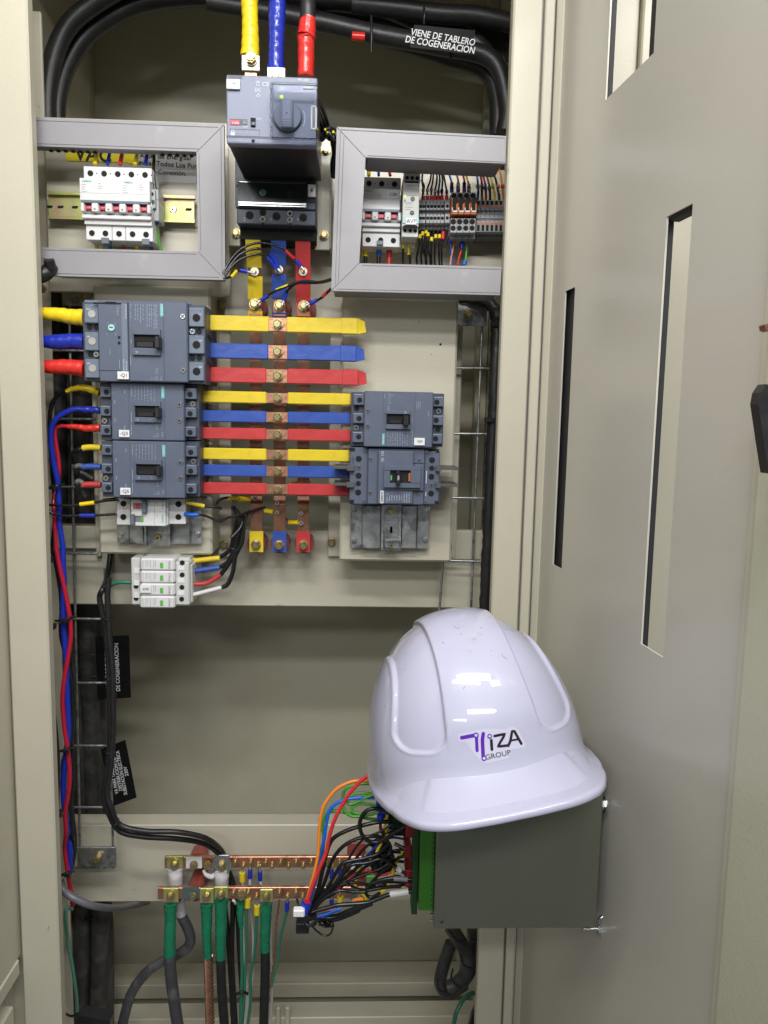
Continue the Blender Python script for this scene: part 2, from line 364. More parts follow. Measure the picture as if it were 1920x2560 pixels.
# vertical straps
for x0, x1, y0, y1 in ((543, 577, 742, 1392), (823, 857, 752, 1392), (1118, 1149, 812, 1396), (231, 243, 735, 1392)):
    plate("strap", x0, y0, x1, y1, 1.150, 1.158)
for x, y in ((558, 762), (841, 770), (560, 1360), (829, 1355), (1119, 1366)): bolt(cab, x, y, 1.149, .0068)
# cross members
plate("crossmember", 118, 1325, 1262, 1516, 1.160, 1.20)
plate("crossmember", 118, 1315, 246, 1372, 1.151, 1.1595)
plate("crossmember", 1118, 1327, 1240, 1400, 1.151, 1.1595)
plate("crossmember", 118, 2062, 1262, 2253, 1.165, 1.20)
plate("crossmember", 118, 2460, 1262, 2495, 1.36, 1.42)
plate("base_sheet", 118, 2545, 1262, 2640, 1.30, 1.34)
mb = MB(); a = W(600, 2650, 1.33); mb.box(lpL, rpR, YP + .02, 1.449, a.z - .01, a.z - .008); build("base_sheet", mb, "paint", cab)
plate("bracket", 690, 2520, 700, 2640, 1.29, 1.299); plate("bracket", 712, 2520, 724, 2640, 1.29, 1.299)
# raised pans
def pan(px0, py0, px1, py1):
    x0, x1, z0, z1 = W(px0, 1046, 1.085).x, W(px1, 1046, 1.085).x, W(700, py1, 1.085).z, W(700, py0, 1.085).z
    mb = MB(); mb.box(x0, x1, 1.085, 1.149, z0, z1, .0028)
    return build("pan", mb, "paint", cab)
pL = pan(240, 722, 528, 1390); pR = pan(853, 732, 1138, 1400)
# knock-outs (notches) down the inner edge of the pans and small screw holes
mb = MB(); 

for x, y, r in ((1101, 861, .0016), (1047, 805, .0007), (1079, 886, .0006)):
    hole(mb, W(x, y, 1.0849), r)
build("screw_hole", mb, "hole", cab)
mb = MB()
for y0, y1 in ((852, 908), (915, 970), (1150, 1215)): mb.pb(851, y0, 862, y1, 1.090, 1.12, .001)
for y0, y1 in ((1012, 1035), (1060, 1082), (1102, 1125), (1145, 1165), (1180, 1200)): mb.pb(520, y0, 531, y1, 1.083, 1.12, .001)
build("notch", mb, "shadepaint", cab)
mb = MB()
for x, y, r in ((935, 2105, .0008), (480, 2240, .0007)): 
    hole(mb, W(x, y, 1.0849 if y < 1300 else 1.1640), r) if y < 2400 and y != 585 else None
if mb.v: build("screw_hole", mb, "hole", cab)

mb = MB()
for x, y, dx, dy, yy in ((122, 2315, -3, 14, YP), (1300, 1452, 0, 6, YP), (96, 262, 3, 8, 1.12), (690, 1512, 14, 0, 1.16), (330, 2225, 9, -2, 1.165), (985, 2080, 1, 9, 1.165), (742, 1420, 4, 1, 1.16), (1270, 420, 2, 10, YP)):
    mb.cyl(W(x, y, yy - .0002), W(x + dx, y + dy, yy - .0002), .0004, 6)
for k in mb.marks: pass
for n_, (a, b) in enumerate(zip(mb.marks, mb.marks[1:] + [(len(mb.v), len(mb.f))])):
    k = MB(); k.v = mb.v[a[0]:b[0]]; k.f = [[i - a[0] for i in f_] for f_ in mb.f[a[1]:b[1]]]; k.sm = mb.sm[a[1]:b[1]]; build("paint_scratch", k, "scuff", cab)
# left side panel coming toward the camera
sp = thing("side_door", "dim grey beige steel leaf at far left edge coming toward the viewer", "door", W(30, 1900, .9))
zb = W(50, 2410, YP).z
mb = MB(); mb.box(lpL - .006, lpL - .003, .35, YP + .015, zb + .012, ZT); build("door_skin", mb, "paint", sp)
mb = MB(); mb.box(lpL - .030, lpL - .001, .35, YP - .004, zb - .012, zb + .0115, .002); build("door_rim", mb, "paint", sp)
kb = thing("kick_plate", "low beige steel plinth strip under the leaf at lower left corner", "plinth", W(30, 2520, .9))
mb = MB(); mb.box(lpL - .03, lpL - .004, .35, YP - .02, zb - .075, zb - .045, .002); build("plinth_strip", mb, "paint", kb)
mb = MB(); mb.box(lpL - .08, lpL - .070, .35, YP, ZB, zb + .03); build("inner_web", mb, "shadepaint", kb)

# ================================================================== DOOR (open, right)
h0 = Vector((W(1343, 1480, YP + .01).x, YP + .01, 0)); hq = W(1503, 2322, .752)
dd = Vector((hq.x - h0.x, hq.y - h0.y, 0)).normalized()          # runs toward the viewer, away from the hinge
dn = Vector((dd.y, -dd.x, 0)); 
if dn.x > 0: dn = -dn                                   # inner face normal, points left
def Dp(px, py):
    d = c2w(Vector(((px - 960) / F, (py - 1280) / F, 1))); c0 = Vector((0, 0, CAMZ))
    t = (h0 - c0).dot(dn) / d.dot(dn); p = c0 + d * t
    return (p - h0).dot(dd), p.z
def DW(u, z, n=0): return Vector((h0.x, h0.y, 0)) + dd * u + dn * n + Vector((0, 0, z))
door = thing("cabinet_door", "open beige steel door with three rectangular cutouts at the right", "door", DW(.2, 1.0))
def dquad(mb, u0, u1, z0, z1, n0, n1, b=0):
    k = MB(); k.box(u0, u1, n0, n1, z0, z1, b)
    mb.add([DW(v.x, v.z, v.y) for v in k.v], k.f)
slots = []
for q in (((1669, 551), (1729, 499), (1661, 1652), (1600, 1603)), ((1417, 731), (1442, 711), (1400, 1427), (1378, 1403))):
    c = [Dp(*p) for p in q]
    slots.append(((c[0][0] + c[3][0]) / 2, (c[1][0] + c[2][0]) / 2, (c[2][1] + c[3][1]) / 2, (c[0][1] + c[1][1]) / 2))
c = [Dp(1512, 278), Dp(1636, 100)]
slots.append((c[0][0], c[1][0], (c[0][1] + c[1][1]) / 2, 1.98))
uR = Dp(1893, 1200)[0]
us = sorted({0.0, uR, *[s_[0] for s_ in slots], *[s_[1] for s_ in slots]}); zs = sorted({ZB, ZT, *[s_[2] for s_ in slots], *[s_[3] for s_ in slots]})
mb = MB()
def inslot(u, z): return any(a < u < b and c_ < z < d_ for a, b, c_, d_ in slots)
T = .0018
for i in range(len(us) - 1):
    for j in range(len(zs) - 1):
        if not inslot((us[i] + us[i + 1]) / 2, (zs[j] + zs[j + 1]) / 2):
            n_ = len(mb.v)
            for nn in (0, -T):
                mb.add([DW(us[i], zs[j], nn), DW(us[i + 1], zs[j], nn), DW(us[i + 1], zs[j + 1], nn), DW(us[i], zs[j + 1], nn)], [(0, 1, 2, 3)])
for a, b, c_, d_ in slots:
    for p, q in (((a, c_), (a, d_)), ((b, c_), (b, d_)), ((a, c_), (b, c_)), ((a, d_), (b, d_))):
        mb.add([DW(*p, 0), DW(*q, 0), DW(*q, -T), DW(*p, -T)], [(0, 1, 2, 3)])
build("inner_skin", mb, "doorpaint", door)

mb = MB(); s1 = slots[1]; dquad(mb, s1[0] - .06, s1[1] + .004, s1[2] - .02, s1[3] + .02, -.010, -.006); build("slot_shade_sheet", mb, "gasket", door)  # added black sheet standing in for the dark void behind this cutout
for k in (0, 2):
    s_ = slots[k]; mb = MB(); dquad(mb, s_[0] - .006, s_[0] - .0035, s_[2] - .01, s_[3] + .01, -.009, -.004)
    if k == 0: dquad(mb, s_[0], s_[1], s_[3] - .004, s_[3] + .004, -.012, -.004)
    if k == 2: dquad(mb, s_[1] - .018, s_[1] + .002, s_[2], s_[3], -.012, -.004)
    build("gasket", mb, "gasket", door)
# hinge side roll of the door and free edge rim
mb = MB(); dquad(mb, -.010, .006, ZB, ZT, -.02, .0075, .006); build("hinge_fold", mb, "paint", door)
mb = MB(); dquad(mb, uR, uR + .012, ZB, ZT, -.05, .005, .002); build("lip", mb, "paint", door)
mb = MB(); dquad(mb, uR + .012, uR + .09, ZB, ZT, -.05, .010, .004); build("edge_frame", mb, "rimpaint", door)
lt = thing("door_latch", "black rubber latch tongue on the door edge at far right", "latch", W(1905, 1080, .46))
mb = MB(); mb.ppoly([(1916, 960), (1930, 966), (1944, 1165), (1922, 1184), (1912, 1120), (1896, 1010), (1901, 982)], .468, .478); build("latch_tongue", mb, "rubber", lt)
mb = MB(); mb.ppoly([(1912, 812), (1922, 808), (1922, 828), (1914, 824)], .468, .475); build("latch_pin", mb, "copperdark", lt)

nb = thing("neighbour_cabinet", "beige cabinet front glimpsed through the cutouts of the open door", "cabinet", (rpR + .3, YP + .05, 1.2))
mb = MB(); mb.box(rpR + .05, rpR + .13, YP + .035, YP + .06, ZB, ZT, .002); build("frame_post", mb, "paint", nb)
mb = MB(); mb.box(rpR + .131, rpR + .9, YP + .025, YP + .05, ZB, ZT, .002); build("front_door", mb, "paint", nb)
# ================================================================== WIRE CABLE LADDERS
def ladder(label, rods, rungs, brk):
    t = thing("cable_ladder", label, "cable ladder", W(rods[0][0][0], 1046, 1.135))
    for p, q in rods:
        mb = MB(); mb.tube([W(*p, 1.135), W(*q, 1.135)], .0019, 10); build("rod", mb, "zinc", t)
    for p, q in rungs:
        mb = MB(); mb.tube([W(*p, 1.130), W(*q, 1.130)], .0019, 10); build("rung", mb, "zinc", t)
    for x0, y0, x1, y1, bx, by in brk:
        mb = MB(); mb.pb(x0, y0, x1, y1, 1.120, 1.1235, .0005); b_o = build("bracket", mb, "zinc", t)
        bolt(b_o, bx, by, 1.1195, .0072, h=.010)
    return t
ladder("galvanised wire cable ladder running down the left side under the cables",
       [((104, 700), (140, 2180)), ((173, 765), (200, 2122)), ((262, 1420), (283, 2120))],
       [((108, 875), (215, 877)), ((108, 1047), (246, 1048)), ((112, 1217), (246, 1217)), ((150, 1383), (246, 1384)), ((128, 1546), (274, 1548)), ((132, 1707), (278, 1707)), ((136, 1864), (280, 1864)), ((178, 2018), (280, 2018)), ((180, 2170), (286, 2168))],
       [(155, 712, 244, 765, 206, 738), (193, 2119, 290, 2168, 245, 2142)])
ladder("galvanised wire cable ladder between the right breaker pan and the post",
       [((1205, 812), (1176, 1560)), ((1108, 1400), (1096, 1560))],
       [((1132, 920), (1232, 921)), ((1126, 1084), (1228, 1085)), ((1120, 1244), (1216, 1246)), ((1102, 1401), (1213, 1404))],
       [(1134, 760, 1217, 815, 1170, 786)])

# ================================================================== WIRING DUCTS
def duct(label, pieces, y0, y1, perf):
    t = thing("wiring_duct", label, "wiring duct", W(*pieces[0][0][0], y1))
    for poly, g in pieces:
        mb = MB(); mb.ppoly(poly, y0, y0 + .007); o = build("duct_cover", mb, "duct", t)
        mb = MB(); c = (sum(p[0] for p in poly) / len(poly), sum(p[1] for p in poly) / len(poly))
        q = [(c[0] + (p[0] - c[0]) * (1 - 6 / max(30, abs(p[0] - c[0]))), c[1] + (p[1] - c[1]) * (1 - 3 / max(20, abs(p[1] - c[1])))) for p in poly]
        X = [W(x, y, y0) for x, y in q]; mb.prism([(v.x, v.z) for v in X], y0 + .0071, y1); build("duct_body", mb, "ductshade", t)
        mb = MB()
        for (a, b) in g:
            A, B = W(*a, y0 - .0002), W(*b, y0 - .0002); mb.tube([A, B], .00045, 6)
        build("groove", mb, "ductshade", t)
    mb = MB()
    for x, y in perf:
        p = W(x, 369 + (x - 118) * .036 if y < 500 else y, y0); mb.cyl((p.x, y0 + .013, p.z + .0012), (p.x, y0 + .013, p.z - .0006), .0026, 10)
    if perf: build("perforation", mb, "hole", t)
    return t
yd = 1.030
duct("grey plastic wiring duct in a sideways U around the five pole breaker",
     [([(60, 292), (560, 310), (491, 379), (60, 364)], [((75, 300), (545, 318)), ((75, 358), (498, 372))]),
      ([(560, 311), (563, 700), (496, 628), (491, 380)], [((497, 384), (502, 626)), ((552, 322), (555, 686)), ((560, 311), (491, 380)), ((563, 700), (496, 629))]),
      ([(104, 618), (495, 629), (562, 700), (134, 690), (134, 648), (104, 645)], [((112, 624), (490, 635)), ((136, 683), (548, 693))])],
     yd, 1.052, [(118 + 18.5 * i, 371 + .7 * i) for i in range(7)] + [(400 + 18.5 * i, 381 + .7 * i) for i in range(5)])
yd = 1.000
duct("grey plastic wiring duct in a sideways U around the right hand terminals",
     [([(842, 317), (1266, 340), (1264, 409), (914, 393)], [((852, 324), (1262, 345)), ((919, 389), (1262, 405))]),
      ([(842, 318), (914, 394), (898, 657), (828, 726)], [((851, 330), (838, 712)), ((860, 340), (846, 704)), ((842, 317), (914, 394)), ((828, 726), (898, 657))]),
      ([(898, 658), (1254, 667), (1250, 738), (829, 727)], [((905, 663), (1250, 673)), ((842, 722), (1248, 732))])],
     yd, 1.06, [])

# ================================================================== DIN RAIL left + stickers
t = thing("din_rail", "yellow passivated slotted rail behind the five pole breaker", "rail", W(300, 522, 1.08))
mb = MB(); mb.pb(120, 483, 487, 490, 1.074, 1.076, .0003); mb.pb(120, 545, 487, 552, 1.074, 1.076, .0003)
mb.pb(121, 489, 486, 546, 1.080, 1.082, .0003); mb.pb(120, 489, 487, 491, 1.074, 1.082, 0); mb.pb(120, 544, 487, 546, 1.074, 1.082, 0); build("rail", mb, "yzinc", t)
mb = MB()
for x in (125, 152, 188, 402, 472):
    for k in range(-3, 4): mb.cyl(W(x + k * 1.6, 517 + (x - 120) * .02, 1.0800), W(x + k * 1.6, 517 + (x - 120) * .02, 1.0797), .0019, 10)
build("slot", mb, "hole", t)
screw(t, W(433, 524, 1.0798), .0048)
st = thing("warning_sticker", "yellow sticker reading VAC half hidden under the left duct", "sticker", W(250, 395, 1.09))
mb = MB(); mb.pb(165, 384, 318, 404, 1.0912, 1.0918, 0); mb.pb(318, 384, 338, 409, 1.0912, 1.0918, 0); build("sticker_base", mb, "stickye", st); text("VAC", 232, 386, 1.0911, 30, "inkk", st, -2, bold=.03)
st = thing("notice_sticker", "white sticker with Spanish wiring notice beside the grey terminal", "sticker", W(420, 425, 1.09))
mb = MB(); mb.pb(348, 384, 491, 456, 1.0912, 1.0918, 0); build("sticker_base", mb, "sticker", st)
mb = MB(); mb.pb(348, 386, 491, 423, 1.0909, 1.0912, 0); build("grey_band", mb, mat("sticker_grey", (.42, .42, .40), .5), st)
text("Antes de Energizar", 415, 393, 1.0907, 11, "inkk", st, -1, bold=.02)
text("Revisar Todos Los Puntos", 426, 411, 1.0907, 11, "inkk", st, -2, bold=.02)
text("de Conexión.", 420, 431, 1.0911, 11, "inkk", st, -2, bold=.005)

# ================================================================== MINIATURE CIRCUIT BREAKERS
def mcb(px, py, Y, poles, label, group, up_off=0, on=True, tagtext=None):
    P = .0172; p0 = W(px, py, Y); x0, z0 = p0.x, p0.z; w_ = P * poles
    t = thing("miniature_breaker", label, "circuit breaker", (x0 + w_ / 2, Y + .045, z0 - .045), group)
    mb = MB()
    mb.box(x0, x0 + w_, Y + .008, Y + .044, z0 - .017, z0, .0006)             # upper terminals
    mb.box(x0 - .003, x0 + w_ - .001, Y - .0, Y + .043, z0 - .0440, z0 - .0166, .0007)
    mb.box(x0, x0 + w_, Y + .006, Y + .043, z0 - .0615, z0 - .0436, .0004)      # toggle bay
    mb.box(x0 - .001, x0 + w_, Y - .001, Y + .043, z0 - .0660, z0 - .0612, .0008)
    mb.box(x0 + .0005, x0 + w_, Y + .004, Y + .043, z0 - .0720, z0 - .0658, .0006)
    mb.box(x0 + .001, x0 + w_, Y + .008, Y + .044, z0 - .0905, z0 - .0718, .0006)
    build("body", mb, "white", t)
    mb = MB()
    for i in range(poles):
        xc = x0 + P * (i + .5)
        hole(mb, Vector((xc, Y + .0078, z0 - .0085)), .0036); hole(mb, Vector((xc, Y + .0078, z0 - .082)), .0036)
        if i: mb.box(x0 + P * i - .0003 * 1, x0 + P * i + .0001, Y + .0075, Y + .0082, z0 - .0900, z0 - .0722) if i in (3, 2) and poles in (5,) else None
        hole(mb, Vector((xc + .008, Y + .0078, z0 - .0085)), .0007)
    build("terminal_hole", mb, "hole", t)
    mb = MB(); mb.box(x0 - .0005, x0 + w_ - .002, Y - .003, Y + .006, z0 - .0475, z0 - .0440, .0005); build("toggle_bar", mb, "toggle", t)
    mb = MB(); mb.box(x0 + .002, x0 + w_ - .002, Y + .0045, Y + .0062, z0 - .0600, z0 - .0478); build("toggle_bay", mb, "mgrey", t)
    for i in range(poles):
        xc = x0 + P * (i + .5)
        mb = MB(); mb.box(xc - .0048, xc + .0035, Y + .0015, Y + .0048, z0 - .0545, z0 - .0495, .0003); o = build("indicator", mb, "redp", t)
        textv("I-ON", (xc - .0006, Y + .0013, z0 - .052), .0016, "ink", o)
    for i in range(poles + 1):
        xc = x0 + P * i - (.0015 if i == poles else -.0015 if i == 0 else 0)
        hw = .0022 if i in (0, poles) else .0043
        mb = MB(); mb.box(xc - hw, xc + hw, Y - .0055, Y + .005, z0 - .0590, z0 - .0480, .0012); o = build("lever", mb, "white", t)
        if 0 < i < poles:
            mb = MB(); mb.cyl((xc, Y - .0045, z0 - .0555), (xc, Y - .0058, z0 - .0555), .0013, 10); build("rivet", mb, "mgrey", o)
    # print: brand strip and faint spec lines
    for k in ([0, 3] if poles == 5 else [0]):
        xb = x0 + P * k - .001
        textv("SIEMENS", (xb + .0075, Y - .0001, z0 - .0205), .0021, "teal", t, bold=.02)
        mb = MB()
        for j, l in enumerate((.006, .005, .004, .007)): mb.box(xb + .0005, xb + .0005 + l, Y - .0002, Y, z0 - .0250 - .0028 * j, z0 - .0243 - .0028 * j)
        for j, l in enumerate((.004, .006, .005)): mb.box(xb + .021, xb + .021 + l, Y - .0002, Y, z0 - .0235 - .003 * j, z0 - .0228 - .003 * j)
        mb.box(xb - .0015, xb + (P * 3 if k == 0 else P * 2) - .001, Y - .0002, Y, z0 - .0348, z0 - .0345)
        build("print", mb, "inkg", t)
    if tagtext:
        mb = MB(); mb.box(x0 + w_ - .019, x0 + w_ - .0032, Y - .0010, Y - .0001, z0 - .0290, z0 - .0195, .0002); o = build("name_tag", mb, "sticker", t)
        textv(tagtext, (x0 + w_ - .0111, Y - .0011, z0 - .0243), .0040, "inkk", o)
    return t, x0, z0, P
tm, mx0, mz0, MP = mcb(203, 410, 1.030, 5, "white five pole miniature breaker with slate toggle bar inside the left duct", "miniature breakers")
tm2, nx0, nz0, _ = mcb(907, 437, 1.075, 3, "white three pole miniature breaker tagged CB0 inside the right duct", "miniature breakers", tagtext="-CB0")
# faint clips at the foot of the left breaker
mb = MB()
for i in (1, 4): mb.box(mx0 + MP * (i + .2), mx0 + MP * (i + .75), 1.036, 1.05, mz0 - .0950, mz0 - .0875, .0005)
build("clip", mb, "toggle", tm)
# grey feed-through terminal beside it
t = thing("earth_terminal", "narrow grey screw terminal clipped beside the five pole breaker", "terminal", W(385, 520, 1.05))
mb = MB(); mb.pb(374, 473, 388, 520, 1.040, 1.076, .0006); mb.pb(376, 500, 397, 552, 1.046, 1.076, .0006); mb.pb(376, 473, 396, 500, 1.046, 1.076, .0006); build("body", mb, "lgrey", t)
mb = MB(); hole(mb, W(380, 485, 1.0397), .0022); build("screw_hole", mb, "hole", t); screw(t, W(380, 521, 1.0396), .002)
mb = MB(); mb.pb(376, 500, 386, 510, 1.0394, 1.041, .0002); build("marker", mb, "black", t)

# wires: generic
NW = [0]
def wire(pts, r, m, label, cat="wire", group=None, name="wire", parts=(), n=8, sub=6, **k):
    """pts: (px,py,Y) list; parts: list of (name, pts, r, mat)"""
    P = [W(*p) for p in pts]
    if parts:
        t = thing(name, label, cat, P[0], group)
        mb = MB(); mb.tube(P, r, n, sub, **k); build("conductor" if name == "wire" else "sheath", mb, m, t)
        for pn, pp, pr, pm in parts:
            mb = MB(); mb.tube([W(*p) for p in pp], pr, n + 2, sub); build(pn, mb, pm, t)
        return t
    mb = MB(); mb.tube(P, r, n, sub, **k); o = build(name, mb, m)
    return tag(o, label, cat, group)

colL = [("wy", "yellow"), ("wb", "dark blue"), ("wr", "red"), ("wy", "yellow"), ("wb", "dark blue")]
for i, (m, c) in enumerate(colL):
    x = 236 + i * 31.5 + (6 if i == 3 else 0); pole = ORD[i]
    wire([(x + 8, 378, 1.066), (x + 5, 392, 1.056), (x + 1, 412, 1.052)], .0027 if i in (0, 2, 3) else .0023, m,
         f"short {c} wire entering the top of pole {pole} of the five pole breaker", group="feed wires above the five pole breaker",
         parts=[("bare_tip", [(x + 8, 372, 1.068), (x + 8, 381, 1.065)], .0016, "ww")])
    x = 240 + i * 33
    wire([(x - 2, 578, 1.060), (x, 600, 1.066), (x + (8 if i == 4 else 3), 626, 1.070)], .0025, ["wy", "wlb", "wr", "wy", "wb"][i],
         f"short {'sky blue' if i == 1 else c} wire leaving the foot of pole {pole} of the five pole breaker", group="outgoing wires under the five pole breaker",
         parts=[("ferrule", [(x - 2, 572, 1.056), (x, 588, 1.062)], .0034, "wb")])
wire([(383, 370, 1.062), (385, 395, 1.058), (384, 440, 1.052), (388, 476, 1.05)], .0021, "wk", "thin black wire dropping into the narrow grey terminal")
wire([(388, 548, 1.052), (393, 580, 1.060), (402, 626, 1.066)], .0018, "wg", "thin light green wire leaving the narrow grey terminal downward",
     parts=[("ferrule", [(387, 546, 1.05), (391, 560, 1.055)], .0032, "wb")])

RS = .63
# ================================================================== RIGHT DUCT CONTENTS
def A(x, y): return 895 + x / 4.366, 390 + y / 4.366
def wA(pts, r, m, label, group=None, parts=(), yy=1.09, **k):
    f = lambda L: [(*A(p[0], p[1]), p[2] if len(p) > 2 else yy) for p in L]
    return wire(f(pts), r, m, label, group=group, parts=[(a, f(b), c, d) for a, b, c, d in parts], **k)
for i, (m, c) in enumerate((("wy", "yellow"), ("wb", "dark blue"), ("wr", "red"))):
    x = (118, 222, 330)[i]; d = (0, 4, 22)[i]
    wA([(x, 60, 1.11), (x, 110, 1.10), (x + d, 215, 1.092)], (.0042, .0030, .0034)[i], m, f"short {c} wire entering pole {ORD[i]} on top of the three pole breaker", "feed wires above the three pole breaker")
    x = (80, 225, 340)[i]
    wA([(x + 5, 940, 1.10), (x + 3, 1020, 1.105), (x, 1100, 1.105)], (.0072, .0058, .0066)[i], ("wy", "wlb", "wr")[i], f"thick {('yellow', 'sky blue', 'red')[i]} sleeved lead under pole {ORD[i]} of the three pole breaker",
       "outgoing leads under the three pole breaker", parts=[("core", [(x, 1098, 1.105), (x - 2, 1180, 1.105)], .0046, ("wk", "wk", "wr")[i])])
mb = MB(); mb.pb(942, 601, 958, 612, 1.079, 1.10, .0005); build("clip", mb, "toggle", tm2)
# monitoring relay
t = thing("monitoring_relay", "slim white relay tagged RVT with a green light and two small dials", "relay", W(1025, 510, 1.08))
mb = MB()
a = A(500, 183); b = A(680, 290); mb.pb(*a, *b, 1.062, 1.13, .0006)
mb.pb(*A(490, 285), *A(668, 675), 1.056, 1.13, .0006); mb.pb(*A(483, 670), *A(660, 775), 1.056, 1.13, .0006)
mb.pb(*A(480, 770), *A(656, 885), 1.064, 1.13, .0006); mb.pb(*A(442, 880), *A(620, 1000), 1.10, 1.13, .0006)
build("body", mb, "offwhite", t)
mb = MB()
for x, y in ((537, 238), (592, 240), (648, 242), (512, 812), (570, 815), (626, 818)): hole(mb, W(*A(x, y), 1.0618 if y < 500 else 1.0638), .0024)
hole(mb, W(*A(597, 938), 1.0998), .0024)
mb.pb(*A(512, 274), *A(666, 290), 1.054, 1.06, .0003); mb.pb(*A(495, 757), *A(650, 776), 1.053, 1.057, .0003)
build("terminal_hole", mb, "hole", t)
for x, y in ((597, 468), (590, 620)):
    mb = MB(); hole(mb, W(*A(x, y), 1.0556), .0029); d_ = build("dial", mb, "black", t)
    mb = MB(); p = W(*A(x, y), 1.0545); mb.box(p.x - .002, p.x + .002, p.y, p.y + .0008, p.z - .0003, p.z + .0003); build("pointer", mb, "lgrey", d_)
mb = MB(); mb.pb(*A(502, 425), *A(523, 458), 1.0552, 1.0562, 0); build("status_light", mb, "led", t)
mb = MB(); mb.pb(*A(507, 475), *A(518, 500), 1.0554, 1.0562, 0); mb.pb(*A(655, 312), *A(661, 334), 1.0554, 1.0562, 0); build("print", mb, "inkk", t)
mb = MB(); mb.pb(*A(492, 668), *A(664, 735), 1.0545, 1.0562, .0002); build("clip_band", mb, "tealp", t)
mb = MB(); mb.pb(*A(518, 676), *A(638, 748), 1.0525, 1.0544, .0003); o = build("name_tag", mb, "sticker", t); text("-RVT", *A(578, 712), 1.0523, 8.5, "inkk", o)
text("SIEMENS", *A(578, 322), 1.0556, 5.0, "inkg", t, bold=.02); text("L1 L2 L3", *A(592, 200), 1.0616, 3.0, "inkg", t)
mb = MB()
for y, l in ((350, 40), (425, 55), (505, 35), (520, 30), (555, 35), (580, 25)): mb.pb(*A(520, y), *A(520 + l * 2.2, y + 5), 1.0556, 1.0562, 0)
build("print", mb, "inkg", t)
for i, (m, c, pts) in enumerate((("wr", "red", [(505, 30), (510, 80), (515, 160)]), ("wb", "blue", [(545, 85), (558, 125), (570, 165)]), ("wy", "yellow", [(585, 30), (605, 85), (628, 150)]))):
    wA([(p[0], p[1], 1.062 + .006 * (i == 1)) for p in pts], .0040, m if m != "wb" else "wlb", f"short {c} wire with grey ferrule entering the top of the slim relay", "feed wires of the slim relay",
       parts=[("ferrule", [(pts[2][0] - 1, 155, 1.064), (pts[2][0], 188, 1.068)], .0040, "lgrey")])
for i, (x, c) in enumerate(((487, "left"), (548, "right"))):
    wA([(x, 880, 1.10), (x + 2, 960, 1.10), (x + 5, 1010 if i == 0 else 1080, 1.10)], .0036, "wy", f"yellow sleeved end of the {c} black wire under the slim relay", "outgoing wires of the slim relay",
       parts=[("core", [(x + 3, 1005 + 70 * i, 1.10), (x + 5 + 12 * i, 1100, 1.105), (x + 2 + 18 * i, 1185, 1.108)], .0024, "wk")])

# small feed-through terminals
def term(name, label, group, x0, y0, x1, y1, y0f, draw):
    t = thing(name, label, "terminal", W(*A((x0 + x1) / 2, (y0 + y1) / 2), y0f + .03), group); draw(t, x0, y0, x1, y1, y0f); return t
def draw_small(t, x0, y0, x1, y1, Y):
    mb = MB(); mb.pb(*A(x0, y0), *A(x1 - 2, y0 + 110), Y, 1.13, .0005); mb.pb(*A(x0, y0 + 105), *A(x1 - 2, y0 + 168), Y + .008, 1.13, .0004); mb.pb(*A(x0, y0 + 160), *A(x1 - 2, y0 + 255), Y, 1.13, .0005); build("body", mb, "lgrey", t)
    mb = MB(); mb.pb(*A(x0, y0 + 252), *A(x1 - 1, y0 + 325), Y + .012, 1.13, .0006); mb.pb(*A(x0 + 4, y0 + 118), *A(x1 - 6, y0 + 160), Y + .0072, Y + .009, 0); build("socket", mb, "mgrey", t)
    mb = MB(); hole(mb, W(*A((x0 + x1) / 2, y0 + 72), Y - .0002), .0021); hole(mb, W(*A((x0 + x1) / 2 - 2, y0 + 200), Y - .0002), .0021); build("screw_hole", mb, "hole", t)
xs = [(668, 700), (700, 738), (745, 785), (785, 822), (822, 862), (862, 902), (902, 942)]
for i, (a, b) in enumerate(xs): term("feed_terminal", f"narrow light grey screw terminal, {ORD[i]} from the slim relay in the row of seven", "narrow grey screw terminals", a, 478 + (i > 1) * 0, b, 735, 1.078, draw_small)
term("feed_terminal", "slightly wider grey screw terminal standing alone with a dark gap before the orange terminals", None, 948, 475, 1004, 740, 1.074, draw_small)
# grey/orange disconnect terminals
def draw_or(t, x0, y0, x1, y1, Y):
    mb = MB(); mb.pb(*A(x0, y0), *A(x1 - 2, y0 + 95), Y + .004, 1.13, .0005); mb.pb(*A(x0 - 8, y0 + 280), *A(x1 - 10, y0 + 440), Y, 1.13, .0006); build("body", mb, "lgrey", t)
    mb = MB(); mb.pb(*A(x0 - 12, y0 + 435), *A(x1 - 14, y0 + 510), Y + .014, 1.13, .0008); build("foot", mb, "mgrey", t)
    mb = MB(); mb.pb(*A(x0 + 5, y0 + 60), *A(x1 + 3, y0 + 240), Y - .008, Y + .02, .0008); o = build("disconnect_lever", mb, "orange", t)
    mb = MB(); mb.pb(*A(x0 + 12, y0 + 100), *A(x1 - 12, y0 + 208), Y - .0084, Y - .0078, .0002); mb.pb(*A(x0 + 16, y0 + 240), *A(x1 - 8, y0 + 280), Y + .006, Y + .02, 0)
    hole(mb, W(*A((x0 + x1) / 2 + 12, y0 + 88), Y - .0083), .0043); hole(mb, W(*A((x0 + x1) / 2 - 5, y0 + 38), Y + .0038), .0035)
    hole(mb, W(*A((x0 + x1) / 2 - 12, y0 + 320), Y - .0002), .0037); hole(mb, W(*A((x0 + x1) / 2 - 14, y0 + 390), Y - .0002), .0034); build("screw_hole", mb, "hole", t)
    mb = MB(); mb.pb(*A(x0 + 8, y0 + 165), *A(x0 + 17, y0 + 212), Y - .0092, Y - .0083, 0); mb.pb(*A(x0 + 8, y0 + 198), *A(x1 - 2, y0 + 214), Y - .0092, Y - .0083, 0); build("white_clip", mb, "ww", t)
